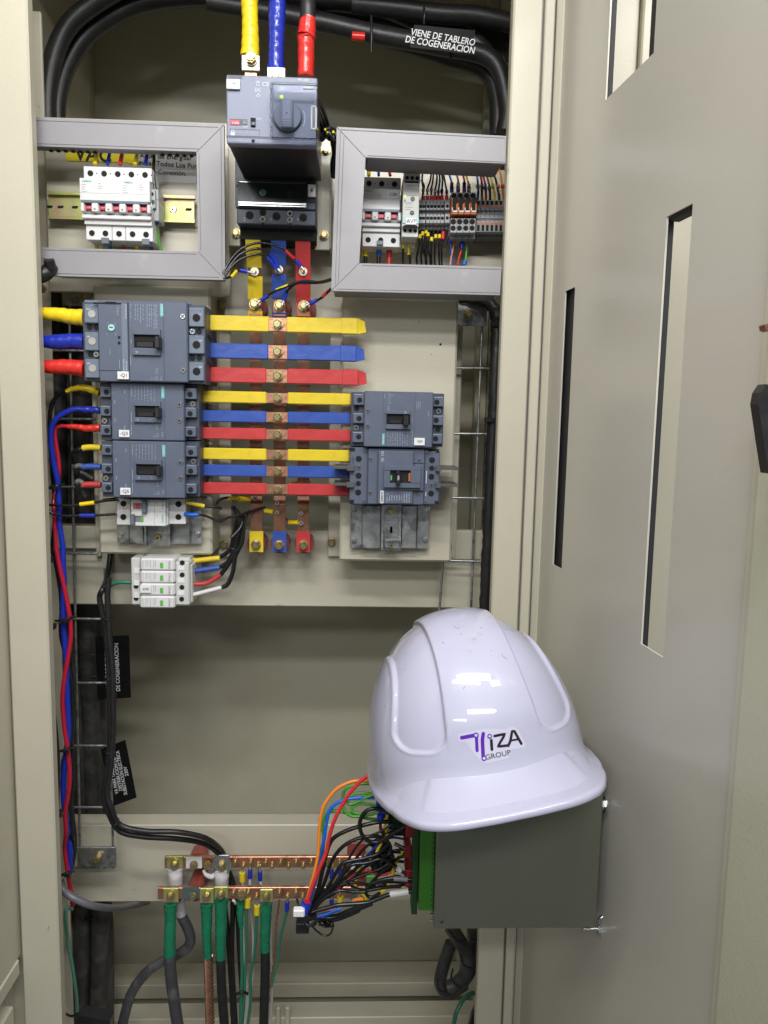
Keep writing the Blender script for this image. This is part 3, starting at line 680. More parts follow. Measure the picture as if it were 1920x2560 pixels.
for i in range(4): term("disconnect_terminal", f"grey terminal with orange disconnect lever, {ORD[i]} of four from the left", "orange lever terminals", 1018 + 69 * i, 397, 1087 + 69 * i, 900, 1.066, draw_or)
def draw_push(t, x0, y0, x1, y1, Y):
    mb = MB(); mb.pb(*A(x0, y0), *A(x1 - 2, y0 + 85), Y + .004, 1.13, .0005); mb.pb(*A(x0, y0 + 100), *A(x1 - 1, y0 + 200), Y + .010, 1.13, .0005)
    mb.pb(*A(x0, y0 + 225), *A(x1 - 2, y0 + 345), Y, 1.13, .0005); mb.pb(*A(x0 + 2, y0 + 92), *A(x1 - 8, y0 + 100), Y + .002, 1.13, 0); build("body", mb, "lgrey", t)
    mb = MB(); mb.pb(*A(x0, y0 + 345), *A(x1, y0 + 400), Y + .016, 1.13, .0006); mb.pb(*A(x0, y0 + 82), *A(x1, y0 + 101), Y + .011, 1.13, 0); mb.pb(*A(x0, y0 + 200), *A(x1, y0 + 226), Y + .012, 1.13, 0); mb.pb(*A(x0, y0 + 146), *A(x1, y0 + 152), Y + .0095, Y + .02, 0); build("socket", mb, "mgrey", t)
    mb = MB(); mb.pb(*A(x0 + 10, y0 + 5), *A(x1 - 12, y0 + 48), Y + .003, Y + .005, 0); mb.pb(*A(x0 + 8, y0 + 270), *A(x1 - 12, y0 + 335), Y - .0006, Y + .001, .0003); build("push_in_hole", mb, "hole", t)
    mb = MB(); mb.pb(*A(x0 + 8, y0 + 50), *A(x1 - 10, y0 + 72), Y + .003, Y + .005, 0); mb.pb(*A(x0 + 8, y0 + 240), *A(x1 - 12, y0 + 268), Y - .0008, Y + .001, 0); build("release_tab", mb, "orange", t)
for i in range(7): term("push_terminal", f"dark gapped push-in terminal with small orange tabs, {ORD[i]} of seven from the left", "push-in terminals", 1292 + 49 * i, 483, 1341 + 49 * i, 880, 1.076, draw_push)

# black wires feeding the narrow terminals
top = [((722, 70), (700, 240), (712, 400), "grn", 742, "green"), ((805, 130), (790, 260), (757, 400), "ww", 752, "white"), ((828, 150), (815, 280), (800, 400), "wv", 800, "violet"),
       ((852, 130), (862, 260), (842, 410), "ww", 848, "pale grey"), ((872, 125), (893, 250), (878, 420), "wlb", 884, "sky blue"), ((890, 120), (922, 250), (915, 410), "black", 915, "black"), ((925, 150), (958, 330), (968, 420), "wr", 968, "red and white")]
for i, (a, b, c, m, _, cn) in enumerate(top):
    wA([(a[0], a[1] - 40, 1.12), (*a, 1.108), (*b, 1.090), (c[0], c[1] - 40, 1.088), (c[0], c[1] + 25, 1.09)], .0021, "wk", f"thin black wire with a {cn} marker ring above the narrow terminals", "black wires above the narrow terminals",
       parts=[("marker_ring", [(c[0] + 1, c[1] - 42, 1.087), (c[0] - 1, c[1] - 12, 1.0865)], .0034, m), ("ferrule", [(c[0], 432, 1.089), (c[0], 482, 1.09)], .0041, "redp")])
for i, x in enumerate((680, 705)):
    wA([(x - 5, 90, 1.12), (x - 12, 160, 1.10), (x - 18, 250, 1.095)] if i == 0 else [(690, 262, 1.092), (722, 330, 1.092), (706, 420, 1.09), (700, 470, 1.09)], .0022, "wk", ("short black wire dropping behind the slim relay's top right corner", "black wire curling out beside the slim relay to the first narrow terminal")[i])
mb = MB(); mb.pb(*A(95, 40), *A(405, 88), 1.1465, 1.1478, 0); mb.pb(*A(560, 40), *A(990, 100), 1.1465, 1.1478, 0); mb.pb(*A(1210, 90), *A(1600, 140), 1.1465, 1.1478, 0); build("wire_opening", mb, "hole", cab)
# coloured wires to the orange terminals
for pts, m, c, fm in (([(985, 175), (1005, 230), (1024, 300), (1024, 360)], "wlb", "blue", "redp"), ([(1000, 95), (1050, 150), (1085, 230), (1095, 300), (1092, 360)], "wo", "orange", "ww"),
                  ([(1095, 95), (1125, 160), (1155, 240), (1160, 300), (1160, 360)], "wr", "red", "black"), ([(1145, 110), (1170, 180), (1195, 260), (1210, 320), (1210, 370)], "wy", "yellow", "ww")):
    wA([(p[0], p[1], 1.11 - .009 * i) for i, p in enumerate(pts)], .0024, m, f"{c} wire arching down into the terminals with orange levers", "wires into the orange lever terminals",
       parts=[("marker_ring", [(pts[-2][0], pts[-2][1] - 5, 1.078), (pts[-1][0], 333, 1.077)], .0040, fm), ("ferrule", [(pts[-1][0], 340, 1.078), (pts[-1][0], 398, 1.078)], .0044, "wb")])
for pts, m, c, rm, lower in (([(1215, 105), (1275, 120), (1300, 220), (1312, 380), (1305, 480)], "wlb", "blue", "lgrey", "wb"), ([(1295, 100), (1320, 160), (1345, 250), (1352, 330), (1352, 490)], "wdr", "crimson", "wv", "wk"),
       ([(1325, 120), (1355, 190), (1380, 270), (1395, 350), (1398, 490)], "wr", "red", "wlb", "wdr"), ([(1375, 130), (1400, 200), (1425, 290), (1438, 350), (1443, 490)], "wgy", "grey", "grn", "wk"),
       ([(1395, 110), (1435, 190), (1465, 290), (1490, 400), (1492, 520)], "wy", "yellow", "wy", "wy"), ([(1470, 180), (1500, 250), (1522, 350), (1538, 430), (1542, 490)], "wk", "black", "wo", "wk"),
       ([(1530, 130), (1555, 190), (1572, 300), (1585, 420), (1590, 510)], "wo", "orange", "redp", "wo"), ([(1610, 150), (1622, 220), (1626, 300), (1634, 400), (1634, 500)], "wdr", "dark red", "black", "wk")):
    k = [(p[0], p[1], (1.115, 1.10, 1.09, 1.088, 1.09)[i]) for i, p in enumerate(pts)]
    y = pts[3][1] if pts[3][1] < 360 else 330
    xx = pts[2][0] + 8
    wA(k, .0025, m, f"{c} wire arching into the push-in terminals at the right end", "wires into the push-in terminals",
       parts=[("marker_ring", [(xx - 2, y - 12, 1.088), (xx + 2, y + 16, 1.087)], .0040, rm)] + ([("lower_end", [(pts[3][0], pts[3][1] + 15, 1.0865), (pts[4][0], pts[4][1], 1.088)], .0028, lower)] if lower != m else []))
# black wires leaving the narrow terminals below
lo = [(672, 850, 640, 890, 1), (702, 820, 690, 830, 1), (712, 850, 735, 0, 0), (740, 800, 745, 815, 1), (760, 830, 785, 815, 1), (800, 880, 802, 890, 1), (845, 850, 835, 820, 1), (888, 850, 885, 865, 1), (918, 890, 912, 905, 0)]
for i, (x0, y0, x1, fy, f) in enumerate(lo):
    prt = [("marker_flag", [(x0 + 4, y0 + 10, 1.094), (x0 + 2, y0 + 50, 1.093)], .0038, "wy")] if f else ([("marker_flag", [(x0 + 12, 830, 1.092), (x0 + 8, 910, 1.09)], .0045, "redp")] if i == 8 else [])
    wA([(x0 + 4, y0 - 60, 1.10), (x0 + 2, y0 + 40, 1.096), (x0 - 4 + (x1 - x0) * .2, 1010, 1.098), (x1, 1105, 1.105), (x1 + 4, 1190, 1.11)], .0022, "wk",
       f"thin black wire {'with a yellow flag ' if f else 'with a red sleeve ' if i == 8 else ''}hanging {ORD[i]} from the left under the narrow terminals", "black wires under the narrow terminals", parts=prt)
for pts, m, c, fe in (([(1000, 905), (1010, 960), (1022, 1060), (1018, 1190)], "wlb", "blue", "wb"), ([(1065, 915), (1045, 980), (1025, 1070), (1005, 1190)], "wo", "orange", None),
                  ([(1140, 930), (1130, 1020), (1105, 1100), (1088, 1190)], "wr", "red", "wb"), ([(1205, 915), (1190, 990), (1180, 1080), (1175, 1150)], "wg", "green", None)):
    wA([(p[0], p[1], 1.10) for p in pts], .0024, m, f"{c} wire hanging from the foot of the orange lever terminals", "wires under the orange lever terminals",
       parts=[("ferrule", [(pts[0][0] + 2, pts[0][1] + 5, 1.098), (pts[1][0] - 3, pts[1][1] - 8, 1.098)], .0050, fe)] if fe else [("splice", [(1165, 1145, 1.10), (1160, 1185, 1.10)], .0056, "wlb")] if c == "green" else [])

RS = 1.0
# ================================================================== MOTOR OPERATED MAIN BREAKER
t = thing("main_breaker", "large main breaker with a motor operator, rotary knob and clear cover under three taped cables", "circuit breaker", W(690, 400, 1.08))
YM = .900
x0, x1 = W(566, 270, YM).x, W(793, 270, YM).x; zt, zb_ = W(680, 190, YM).z, W(680, 362, YM).z
mb = MB(); mb.box(x0, x1, YM, YM + .012, zb_, zt, .0012); op = build("operator_front", mb, "operator", t)
mb = MB(); mb.box(x0 + .0006, x1 - .0006, YM + .0121, 1.03, zb_ + .0008, zt - .0006, .001); build("operator_body", mb, "black", t)
def C(x, y): return 560 + x / 5.144, 170 + y / 5.144
mb = MB(); mb.pb(*C(30, 884), *C(1200, 912), YM - .0002, YM + .001, 0); mb.pb(*C(54, 95), *C(235, 133), YM - .0003, YM + .001, 0); build("groove", mb, "slatedark", t)
mb = MB(); mb.pb(*C(32, 142), *C(202, 266), YM - .0035, YM - .0003, .0003); o = build("name_tag", mb, "sticker", t); text("-M", *C(115, 200), YM - .0036, 6.5, "inkk", o)
text("MO320", *C(1020, 156), YM - .0002, 5.5, "ink", t, bold=.01)
mb = MB(); mb.pb(*C(74, 655), *C(300, 732), YM - .0004, YM + .001, 0); build("window_frame", mb, "slatedark", t)
mb = MB(); mb.pb(*C(78, 670), *C(198, 728), YM - .0008, YM, 0); o = build("indicator", mb, "redp", t); text("I ON", *C(150, 708), YM - .0009, 5, "ink", o, bold=.02)
mb = MB(); mb.pb(*C(242, 674), *C(292, 722), YM - .0008, YM, 0); build("trip_window", mb, mat("olive_window", (.13, .13, .07), .4), t)
text("TRIP", *C(272, 757), YM - .0002, 4.6, "ink", t); text("LOCK", *C(440, 654), YM - .0002, 4.0, "ink", t)
mb = MB(); mb.pb(*C(342, 640), *C(406, 760), YM - .0005, YM, 0); build("lock_recess", mb, "hole", t)
mb = MB(); mb.pb(*C(350, 690), *C(400, 735), YM - .0035, YM, .0004); build("lock_slider", mb, "slate", t)
mb = MB()
for a, b in (((78, 788), (455, 793)), ((78, 872), (455, 878)), ((78, 788), (83, 876)), ((450, 790), (456, 878))): mb.pb(*C(*a), *C(*b), YM - .0003, YM, 0)
build("lock_panel_line", mb, "slatedark", t)
mb = MB(); p = W(*C(110, 835), YM); mb.box(p.x - .0022, p.x + .0022, YM - .0002, YM, p.z - .0025, p.z + .0008); mb.tube([p + Vector((-.0014, -.0001, .0008)), p + Vector((-.0012, -.0001, .0028)), p + Vector((.0012, -.0001, .0028)), p + Vector((.0014, -.0001, .0008))], .0004, 6)
build("padlock_mark", mb, "ink", t)
text("3/16\"...1/4\"...3/8\"", *C(285, 832), YM - .0002, 3.6, "ink2", t)
text("UK\nCA", *C(437, 200), YM - .0002, 4.6, "ink", t, bold=.02); text("CE", *C(537, 210), YM - .0002, 9.5, "ink", t); text("EAC", *C(437, 280), YM - .0002, 9, "ink", t, sx=.62)
mb = MB(); P = [W(*C(x, y), YM - .0002) for x, y in ((405, 378), (478, 378), (441, 322))]; mb.tube(P + [P[0]], .00035, 6, sub=1); P = W(*C(441, 357), YM - .0002); mb.tube([P + Vector((.0015 * math.cos(a), 0, .0015 * math.sin(a))) for a in [k * PI / 4 for k in range(9)]], .0003, 6, sub=1)
build("triangle_mark", mb, "ink", t)
text("3VA9257-0HA20    \"BODY    PUSH TO TRIP", *C(300, 941), YM - .0002, 3.4, "ink2", t); text("3E. 228111A", *C(1075, 975), YM - .0002, 3.6, "ink2", t)
mb = MB(); mb.pb(*C(355, 918), *C(395, 955), YM - .0006, YM, 0); build("trip_hole", mb, "hole", t)
# right half: panel, knob, clear cover
mb = MB(); mb.pb(*C(634, 186), *C(1202, 192), YM - .0004, YM, 0); mb.pb(*C(640, 405), *C(1165, 450), YM - .0003, YM, 0); mb.pb(*C(596, 180), *C(636, 905), YM - .0003, YM + .001, 0)
build("recess_line", mb, "slate", t)
p = W(*C(820, 640), YM)
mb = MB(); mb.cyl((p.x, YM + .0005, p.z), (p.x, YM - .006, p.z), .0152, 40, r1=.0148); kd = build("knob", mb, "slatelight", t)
mb = MB(); mb.cyl((p.x, YM + .0005, p.z), (p.x, YM - .0008, p.z), .0164, 40); build("knob_ring", mb, "slatedark", kd)
mb = MB(); mb.box(p.x - .0068, p.x + .0068, YM - .013, YM - .0055, p.z - .0148, p.z + .0148, .0014); kg = build("knob_grip", mb, "operator", kd)
mb = MB(); mb.cyl((p.x, YM - .0129, p.z), (p.x, YM - .0133, p.z), .0011, 12)
for k in range(4): mb.box(p.x - .0042, p.x + .0042, YM - .0133, YM - .0128, p.z - .0062 - .0025 * k - .0004, p.z - .0062 - .0025 * k)
mb.box(p.x - .0046, p.x - .0042, YM - .0132, YM - .0128, p.z - .013, p.z + .013); mb.box(p.x + .0042, p.x + .0046, YM - .0132, YM - .0128, p.z - .013, p.z + .013)
build("grip_rib", mb, "slatedark", kg)
mb = MB(); P = [p + Vector((.0190 * math.cos(a), -.0003, .0190 * math.sin(a))) for a in [math.radians(25 - 50 * k / 8) for k in range(9)]]; mb.tube(P, .0003, 6, sub=1); build("arrow_mark", mb, "ink", t)
mb = MB(); a, b = C(700, 230), C(805, 325)
for q in ((a[0], a[1], b[0], a[1] + .8), (a[0], b[1] - .8, b[0], b[1]), (a[0], a[1], a[0] + .8, b[1]), (b[0] - .8, a[1], b[0], b[1])): mb.pb(*q, YM - .0003, YM, 0)
build("selector_frame", mb, "ink2", t)
mb = MB(); mb.ppoly([C(725, 250), C(765, 248), C(765, 288)], YM - .0008, YM); build("selector", mb, "ink", t)
text("AUTO\nMANU", *C(850, 275), YM - .0003, 3.2, "ink2", t); text("ACT", *C(792, 370), YM - .0003, 4.4, "ink2", t)
mb = MB(); mb.pb(*C(722, 350), *C(757, 388), YM - .0012, YM, .0002); build("status_light", mb, "led", t)
mb = MB(); yc = YM - .019
xa, xb, za, zc = W(*C(602, 500), yc).x, W(*C(1200, 500), yc).x, W(*C(900, 905), yc).z, W(*C(900, 205), yc).z
mb.box(xa, xb, yc, yc + .0011, za, zc, .0003); cv = build("clear_cover", mb, "glass", t)
mb = MB(); mb.box(xa, xb, yc + .0012, YM - .0006, za, za + .0011); mb.box(xa, xb, yc + .0012, YM - .0006, zc - .0011, zc); mb.box(xb - .0011, xb, yc + .0012, YM - .0006, za + .0012, zc - .0012); build("cover_rim", mb, "glass", cv)
mb = MB()
mb.cyl((xa + .0005, yc + .001, za), (xa + .0005, yc + .001, zc), .0008, 8)
for k in range(6): mb.cyl((xa + .0005, yc + .0008, za + .004 + k * (zc - za - .008) / 5 - .002), (xa + .0005, yc + .0008, za + .004 + k * (zc - za - .008) / 5 + .002), .0016, 10)
build("hinge", mb, "slatelight", cv)
mb = MB(); a = W(*C(1118, 488), yc); b = W(*C(1195, 805), yc)
for q in ((a.x, a.x + .0018, b.z, a.z), (b.x - .002, b.x, b.z, a.z), (a.x, b.x, a.z - .002, a.z), (a.x, b.x, b.z, b.z + .002)): mb.box(q[0], q[1], yc - .0022, yc - .0001, q[2], q[3], .0004)
a = W(*C(1015, 240), yc); mb.box(a.x, a.x + .012, yc - .002, yc - .0001, a.z - .003, a.z, .0006); mb.box(a.x + .014, xb, yc - .0015, yc - .0001, a.z - .0022, a.z - .0006, .0005)
build("cover_pull", mb, "lgrey", cv)
# lower body
Yb = 1.03
mb = MB(); mb.pb(588, 385, 790, 522, Yb, 1.10, .001); build("body", mb, "slatedark", t)
mb = MB(); mb.pb(590, 448, 775, 466, 1.026, 1.0298, .0003); build("upper_strip", mb, "black", t)
mb = MB(); mb.pb(594, 456, 766, 516, 1.0252, 1.0262, .0003); cvv = build("smoked_cover", mb, mat("smoked_cover", (.010, .014, .014), .12, var=.1), t)
mb = MB(); mb.pb(596, 506, 766, 511, 1.0245, 1.0251, .0002); mb.pb(596, 513, 766, 516, 1.0245, 1.0251, .0002); mb.pb(599, 456, 764, 457, 1.0248, 1.0251, 0); build("cover_edge", mb, "steel", cvv)
p = W(657, 482, 1.025); mb = MB(); hole(mb, p, .0042); o = build("dial", mb, mat("dial_green", (.05, .15, .11), .4), cvv); mb = MB(); mb.cyl(p + Vector((-.002, -.0008, .0024)), p + Vector((.001, -.0008, -.002)), .0005, 6); build("pointer", mb, "hole", o)
p = W(724, 485, 1.025); mb = MB(); hole(mb, p, .0042); build("dial", mb, "hole", cvv)
mb = MB(); mb.pb(770, 461, 789, 491, 1.024, 1.0298, .0003); o = build("name_tag", mb, "sticker", t); text("8", 779, 476, 1.0238, 8, "inkk", o)
mb = MB(); mb.pb(771, 493, 788, 505, 1.0285, 1.0298, 0); build("button", mb, "black", t)
mb = MB(); mb.pb(592, 524, 790, 562, 1.030, 1.10, .0012); build("terminal_block", mb, "slatedark", t)
mb = MB()
for x, y in ((624, 538), (691, 541), (758, 544)): hole(mb, W(x, y, 1.0298), .0050)
for x, y in ((657, 531), (725, 534)): hole(mb, W(x, y, 1.0298), .0042); mb.pb(x - 2, y + 18, x + 2, y + 32, 1.0292, 1.031, 0)
mb.pb(600, 561, 790, 600, 1.05, 1.10, 0)
build("terminal_hole", mb, "hole", t)
for x, y in ((657, 548), (725, 550), (725, 534)):
    mb = MB(); P = W(x, y, 1.0294); mb.tube([P + Vector((.0030 * math.cos(a), 0, .0030 * math.sin(a))) for a in [k * PI / 6 for k in range(13)]], .0010, 6, sub=1); build("bushing", mb, "lgrey", t)
for s_, x in (("2", 611), ("4", 677), ("6", 745)): text(s_, x, 548, 1.0298, 8, "inkg", t)
# control wires beside it
for i, pts in enumerate(([(795, 250), (808, 275), (820, 310), (826, 330)], [(794, 262), (802, 285), (814, 315), (820, 332)], [(794, 280), (800, 300), (808, 322), (815, 340)])):
    wire([(x, y, .96 + .02 * k) for k, (x, y) in enumerate(pts)], .0022, "wk", ["outermost", "middle", "innermost"][i] + " of three thin black control wires bowing from the right side of the main breaker", group="control wires of the main breaker")
t2 = thing("cable_knot", "untidy black knot of wire ends with yellow bits at the right duct corner", "wire bundle", W(820, 338, 1.0))
mb = MB(); rg = random.Random(3)
for k in range(14):
    p = [W(800 + rg.uniform(-4, 40), 325 + rg.uniform(-8, 26), 1.0 + rg.uniform(-.01, .02)) for _ in range(4)]; mb.tube(p, .0022, 7, 5)
mb.tube([W(832, 340, 1.01), W(838, 380, 1.02), W(834, 410, 1.03), W(835, 440, 1.05)], .0045, 8); build("black_loops", mb, "wk", t2)
mb = MB()
for x, y in ((812, 322), (818, 330), (832, 328)): mb.cyl(W(x, y, .99), W(x + 2, y + 5, .99), .0016, 8)
build("yellow_bit", mb, "wy", t2)

# taped phase cables from above
def cable(label, cat, sheath, sm, r, parts, group=None, name="power_cable", n=16):
    t = thing(name, label, cat, W(*sheath[0]), group)
    mb = MB(); mb.tube([W(*p) for p in sheath], r, n, 6); build("sheath", mb, sm, t)
    for pn, pts, rr, pm in parts:
        mb = MB(); mb.tube([W(*p) for p in pts], rr, 20, 8, ridge=.0009 if "tape" in pn else 0, rp=.011, seed=len(pn) + int(pts[0][0])); build(pn, mb, pm, t)
    return t
YC = 1.02
def flatlug(t, px0, py0, px1, py1, Y, m="tin", b=.0006):
    mb = MB(); mb.pb(px0, py0, px1, py1, Y, Y + .004, b); return build("lug", mb, m, t)
g = "taped phase cables above the main breaker"
t = cable("yellow taped phase cable with a bare lug bolted above the main breaker", "power cable", [(628, -120, YC - .02), (626, -20, YC - .005)], "rubber", .0095,
          [("yellow_tape_wrap", [(628, -60, YC - .01), (624, 0, YC), (625, 50, YC + .002), (626, 100, YC + .004), (625, 140, YC + .006)], [.0100, .0102, .0098, .0106, .0120], "ytape")], g)
o = flatlug(t, 604, 138, 649, 176, YC - .008); bolt(t, 628, 149, YC - .009, .0078, h=.008); mb = MB(); mb.pb(611, 176, 643, 192, YC - .004, YC + .004, .0008); build("stud", mb, "copper", t)
t = cable("blue taped phase cable dropping to the middle pole of the main breaker", "power cable", [(694, -120, YC - .02), (692, -5, YC - .002), (692, 10, YC)], "rubber", .0100,
          [("blue_tape_wrap", [(693, 4, YC), (692, 50, YC), (691, 100, YC + .002), (690, 150, YC + .004), (689, 176, YC + .006)], [.0106, .0104, .0096, .0098, .0118], "btape")], g)
flatlug(t, 668, 168, 713, 200, YC - .006); bolt(t, 691, 191, YC - .007, .0078, h=.008)
t = cable("black phase cable with red tape dropping to the right pole of the main breaker", "power cable", [(768, -120, YC - .02), (770, 0, YC - .002), (769, 50, YC)], "rubber", .0096,
          [("red_tape_wrap", [(770, 46, YC), (766, 90, YC), (765, 95, YC), (765, 140, YC + .002), (764, 192, YC + .003)], [.0096, .0114, .0104, .0102, .0100], "rtape")], g)

# ================================================================== BUSBARS (vertical)
for i, (c, m, X, top_) in enumerate((("yellow", "ybar", (632, 638, 639, 641), 0), ("blue", "bbar", (696, 698, 699, 699), 0), ("red", "rbar", (757, 758, 759, 758), 0))):
    t = thing("busbar", f"upright copper busbar with {c} sleeve and {c} foot behind the crossing bars", "busbar", W(X[2], 1000, 1.1), "upright busbars")
    path = [W(X[0], 562, 1.052), W(X[0], 600, 1.052), W(X[1], 700, 1.066), W(X[1], 745, 1.078), W(X[1], 790, 1.079), W(X[2], 815, 1.100), W(X[2], 900, 1.105), W(X[3] if i else 640, 1240, 1.105), W(X[3], 1262, 1.100), W(X[3], 1380, 1.100)]
    wd = .0168
    mb = MB(); mb.strip(path, wd, .004); build("bar", mb, "copperdark", t)
    def sl(pts, nm="sleeve"):
        mb = MB(); P = [p + Vector((0, -.0007, 0)) for p in pts]; mb.strip(P, wd + .0028, .0056); build(nm, mb, m, t)
    fy = (677, 672, 677)[i]
    def at(py):
        f_ = lambda p: 1280 + F * (lambda v: (RX.y * v.x + RD.y * -(v.z - CAMZ) + RF.y * v.y) / (RX.z * v.x + RD.z * -(v.z - CAMZ) + RF.z * v.y))(p)
        for a, b in zip(path, path[1:]):
            ya, yb = f_(a), f_(b)
            if ya <= py <= yb: return a.lerp(b, (py - ya) / (yb - ya))
        return path[-1]
    sl([at(582), at(600), at(fy - 8 if i < 2 else 740)]) if i < 2 else sl([at(582), at(600), at(700), at(745)])
    if i < 2: sl([at(fy + 14), at(700), at(748)])
    sl([at(778 if i != 1 else 782), at(792), at(806)] if i < 2 else [at(745), at(792), at(806)])
    q = at(1330); sl([W(X[3], 1328, 1.0995), W(X[3], 1380, 1.0995)], "foot_sleeve")
    mb = MB(); q = at(fy + 2); mb.cyl(q + Vector((0, .001, 0)), q + Vector((0, -.0022, 0)), .0056, 16); build("washer", mb, "tin", t)
    bolt(t, q + Vector((0, -.002, 0)), 0, 0, .0034, h=.004)
    bolt(t, W((637, 699, 760)[i], (761, 764, 765)[i], 1.0775), 0, 0, .0075, h=.009)
    bolt(t, W((640, 698, 759)[i], (1361, 1362, 1362)[i], 1.0985), 0, 0, .0072, h=.009)
    mb = MB(); p = at(570); mb.box(p.x - wd / 2 - .0005, p.x + wd / 2 + .0005, p.y - .002, p.y + .004, p.z - .006, p.z + .004, .001); build("terminal_end", mb, "copper", t)
    for y in ((), (1257, 1281), (1284, 1308))[i] or (1247,): screw(t, W((638, 693, 753)[i], y, 1.0955), .0035, "tin")
    for k, (cx, cy, yf) in enumerate((((644, 770), (704, 772), (766, 772))[i] + (1.112,), ((642, 1359), (700, 1360), (761, 1360))[i] + (1.112,))):
        mb = MB(); P = W(cx, cy, yf); mb.cyl(P, P + Vector((0, .036, 0)), .0140, 28, r1=.0125); mb.cyl(P + Vector((0, -.003, 0)), P, .0132, 28, r1=.0140)
        o = build("insulator", mb, "resin"); tag(o, f"dark red round resin insulator behind the {'bolted top' if k == 0 else 'foot'} of the {c} busbar", "insulator", "busbar insulators")
# lower jumper copper tab
mb = MB(); mb.ppoly([(725, 1208), (745, 1202), (775, 1202), (775, 1212), (760, 1214)], 1.086, 1.09)
o = build("copper_tab", mb, "copper"); tag(o, "small torn copper tab just above the lowest red crossing bar", "busbar tab")

# ================================================================== CROSS BARS (horizontal)
def crossbar(label, col, m, xl, xc0, xc1, xr, yc, h, Y, tapered):
    """yc is the bar's centre row at px 693"""
    ref = W(693, yc, Y); hh = h * Y / F / 2; z0, z1 = ref.z - hh, ref.z + hh
    X = lambda px: W(px, yc, Y).x
    t = thing("branch_busbar", label, "busbar", (X(693), Y, ref.z), "sleeved branch busbars")
    mb = MB(); mb.box(X(xl - 6), X(xr - (10 if tapered else -4)), Y, Y + .005, z0, z1, .0004); build("bar", mb, "copper", t)
    mb = MB(); mb.box(X(xl), X(xc0), Y - .0012, Y + .0062, z0 - .0010, z1 + .0010, .0012); build("sleeve", mb, m, t)
    if tapered:
        xe = X(xr - 19); dz = hh * .28
        mb = MB(); mb.box(X(xc1), xe, Y - .0012, Y + .0062, z0 - .0010, z1 + .0010, .0012)
        xm = X(xr - 62); mb.box(xm, xe - .001, Y - .0019, Y + .0066, z0 - .0016, z1 + .0016, .0012); build("sleeve", mb, m, t)
        mb = MB(); a = [(xe - .0008, Y - .0017, z1 + .0014), (xe - .0008, Y + .0064, z1 + .0014), (xe - .0008, Y + .0064, z0 - .0014), (xe - .0008, Y - .0017, z0 - .0014)]
        x2 = X(xr - 2); b = [(x2 - .001, Y + .0012, z1 - dz), (x2, Y + .0036, z1 - dz), (x2 + .001, Y + .0036, z0 + dz * .9), (x2 + .0015, Y + .0012, z0 + dz * .7)]
        mb.add(a + b, [(0, 4, 5, 1), (1, 5, 6, 2), (2, 6, 7, 3), (3, 7, 4, 0), (4, 7, 6, 5), (0, 1, 2, 3)]); build("crimped_tip", mb, m, t)
    else:
        mb = MB(); mb.box(X(xc1), X(xr), Y - .0012, Y + .0062, z0 - .0010, z1 + .0010, .0012); build("sleeve", mb, m, t)
    bolt(t, Vector((X(694), Y - .0002, ref.z)), 0, 0, .0074 if h > 30 else .0068, h=.007)
for i, (c, m, yc) in enumerate((("yellow", "ybar", 811), ("blue", "bbar", 880), ("red", "rbar", 940))):
    crossbar(f"thick {c} sleeved branch bar with a crimped free end over the empty right pan", c, m, 518, (673, 671, 666)[i], (716, 718, 718)[i], (915, 912, 917)[i], yc, 33, 1.040, True)
for gi, ys, Y in ((0, (995, 1043, 1086), 1.048), (1, (1137, 1178.5, 1223), 1.048)):
    for i, (c, m) in enumerate((("yellow", "ybar"), ("blue", "bbar"), ("red", "rbar"))):
        crossbar(f"slim {c} sleeved branch bar in the {'middle' if gi == 0 else 'lowest'} set of three crossing bars", c, m, 504, 666, 719, 877 if gi == 0 else 873, ys[i], 25, Y, False)

# ================================================================== MOULDED CASE BREAKERS
def vlines(mb, cx, y0, specs, Y, w_=1.0):
    for dx, a, l in specs: mb.pb(cx + dx, y0 + a, cx + dx + w_, y0 + a + l, Y - .0002, Y, 0)
def frame_handle(t, x0, y0, x1, y1, wx0, wy0, wx1, wy1, hx0, hy0, hx1, hy1, Y, m="slate"):
    mb = MB()
    for q in ((x0, y0, x1, wy0), (x0, wy1, x1, y1), (x0, wy0, wx0, wy1), (wx1, wy0, x1, wy1)): mb.pb(*q, Y - .0045, Y, .0004)
    fo = build("handle_frame", mb, m, t)
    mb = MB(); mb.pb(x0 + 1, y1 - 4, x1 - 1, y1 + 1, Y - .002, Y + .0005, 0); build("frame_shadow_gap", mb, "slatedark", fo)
    mb = MB(); mb.pb(wx0, wy0, wx1, wy1, Y - .0004, Y, 0); build("recess", mb, "hole", fo)
    mb = MB(); mb.pb(hx0, hy0, hx1, hy1, Y - .016, Y - .0005, .0012); build("handle", mb, "black", t)
    mb = MB(); mb.pb(wx0 + (5 if hx0 > (wx0 + wx1) / 2 else 5), (wy0 + wy1) / 2, hx0 - 1, wy1 - 1, Y - .003, Y - .0005, .001); build("handle_base", mb, "black", t)
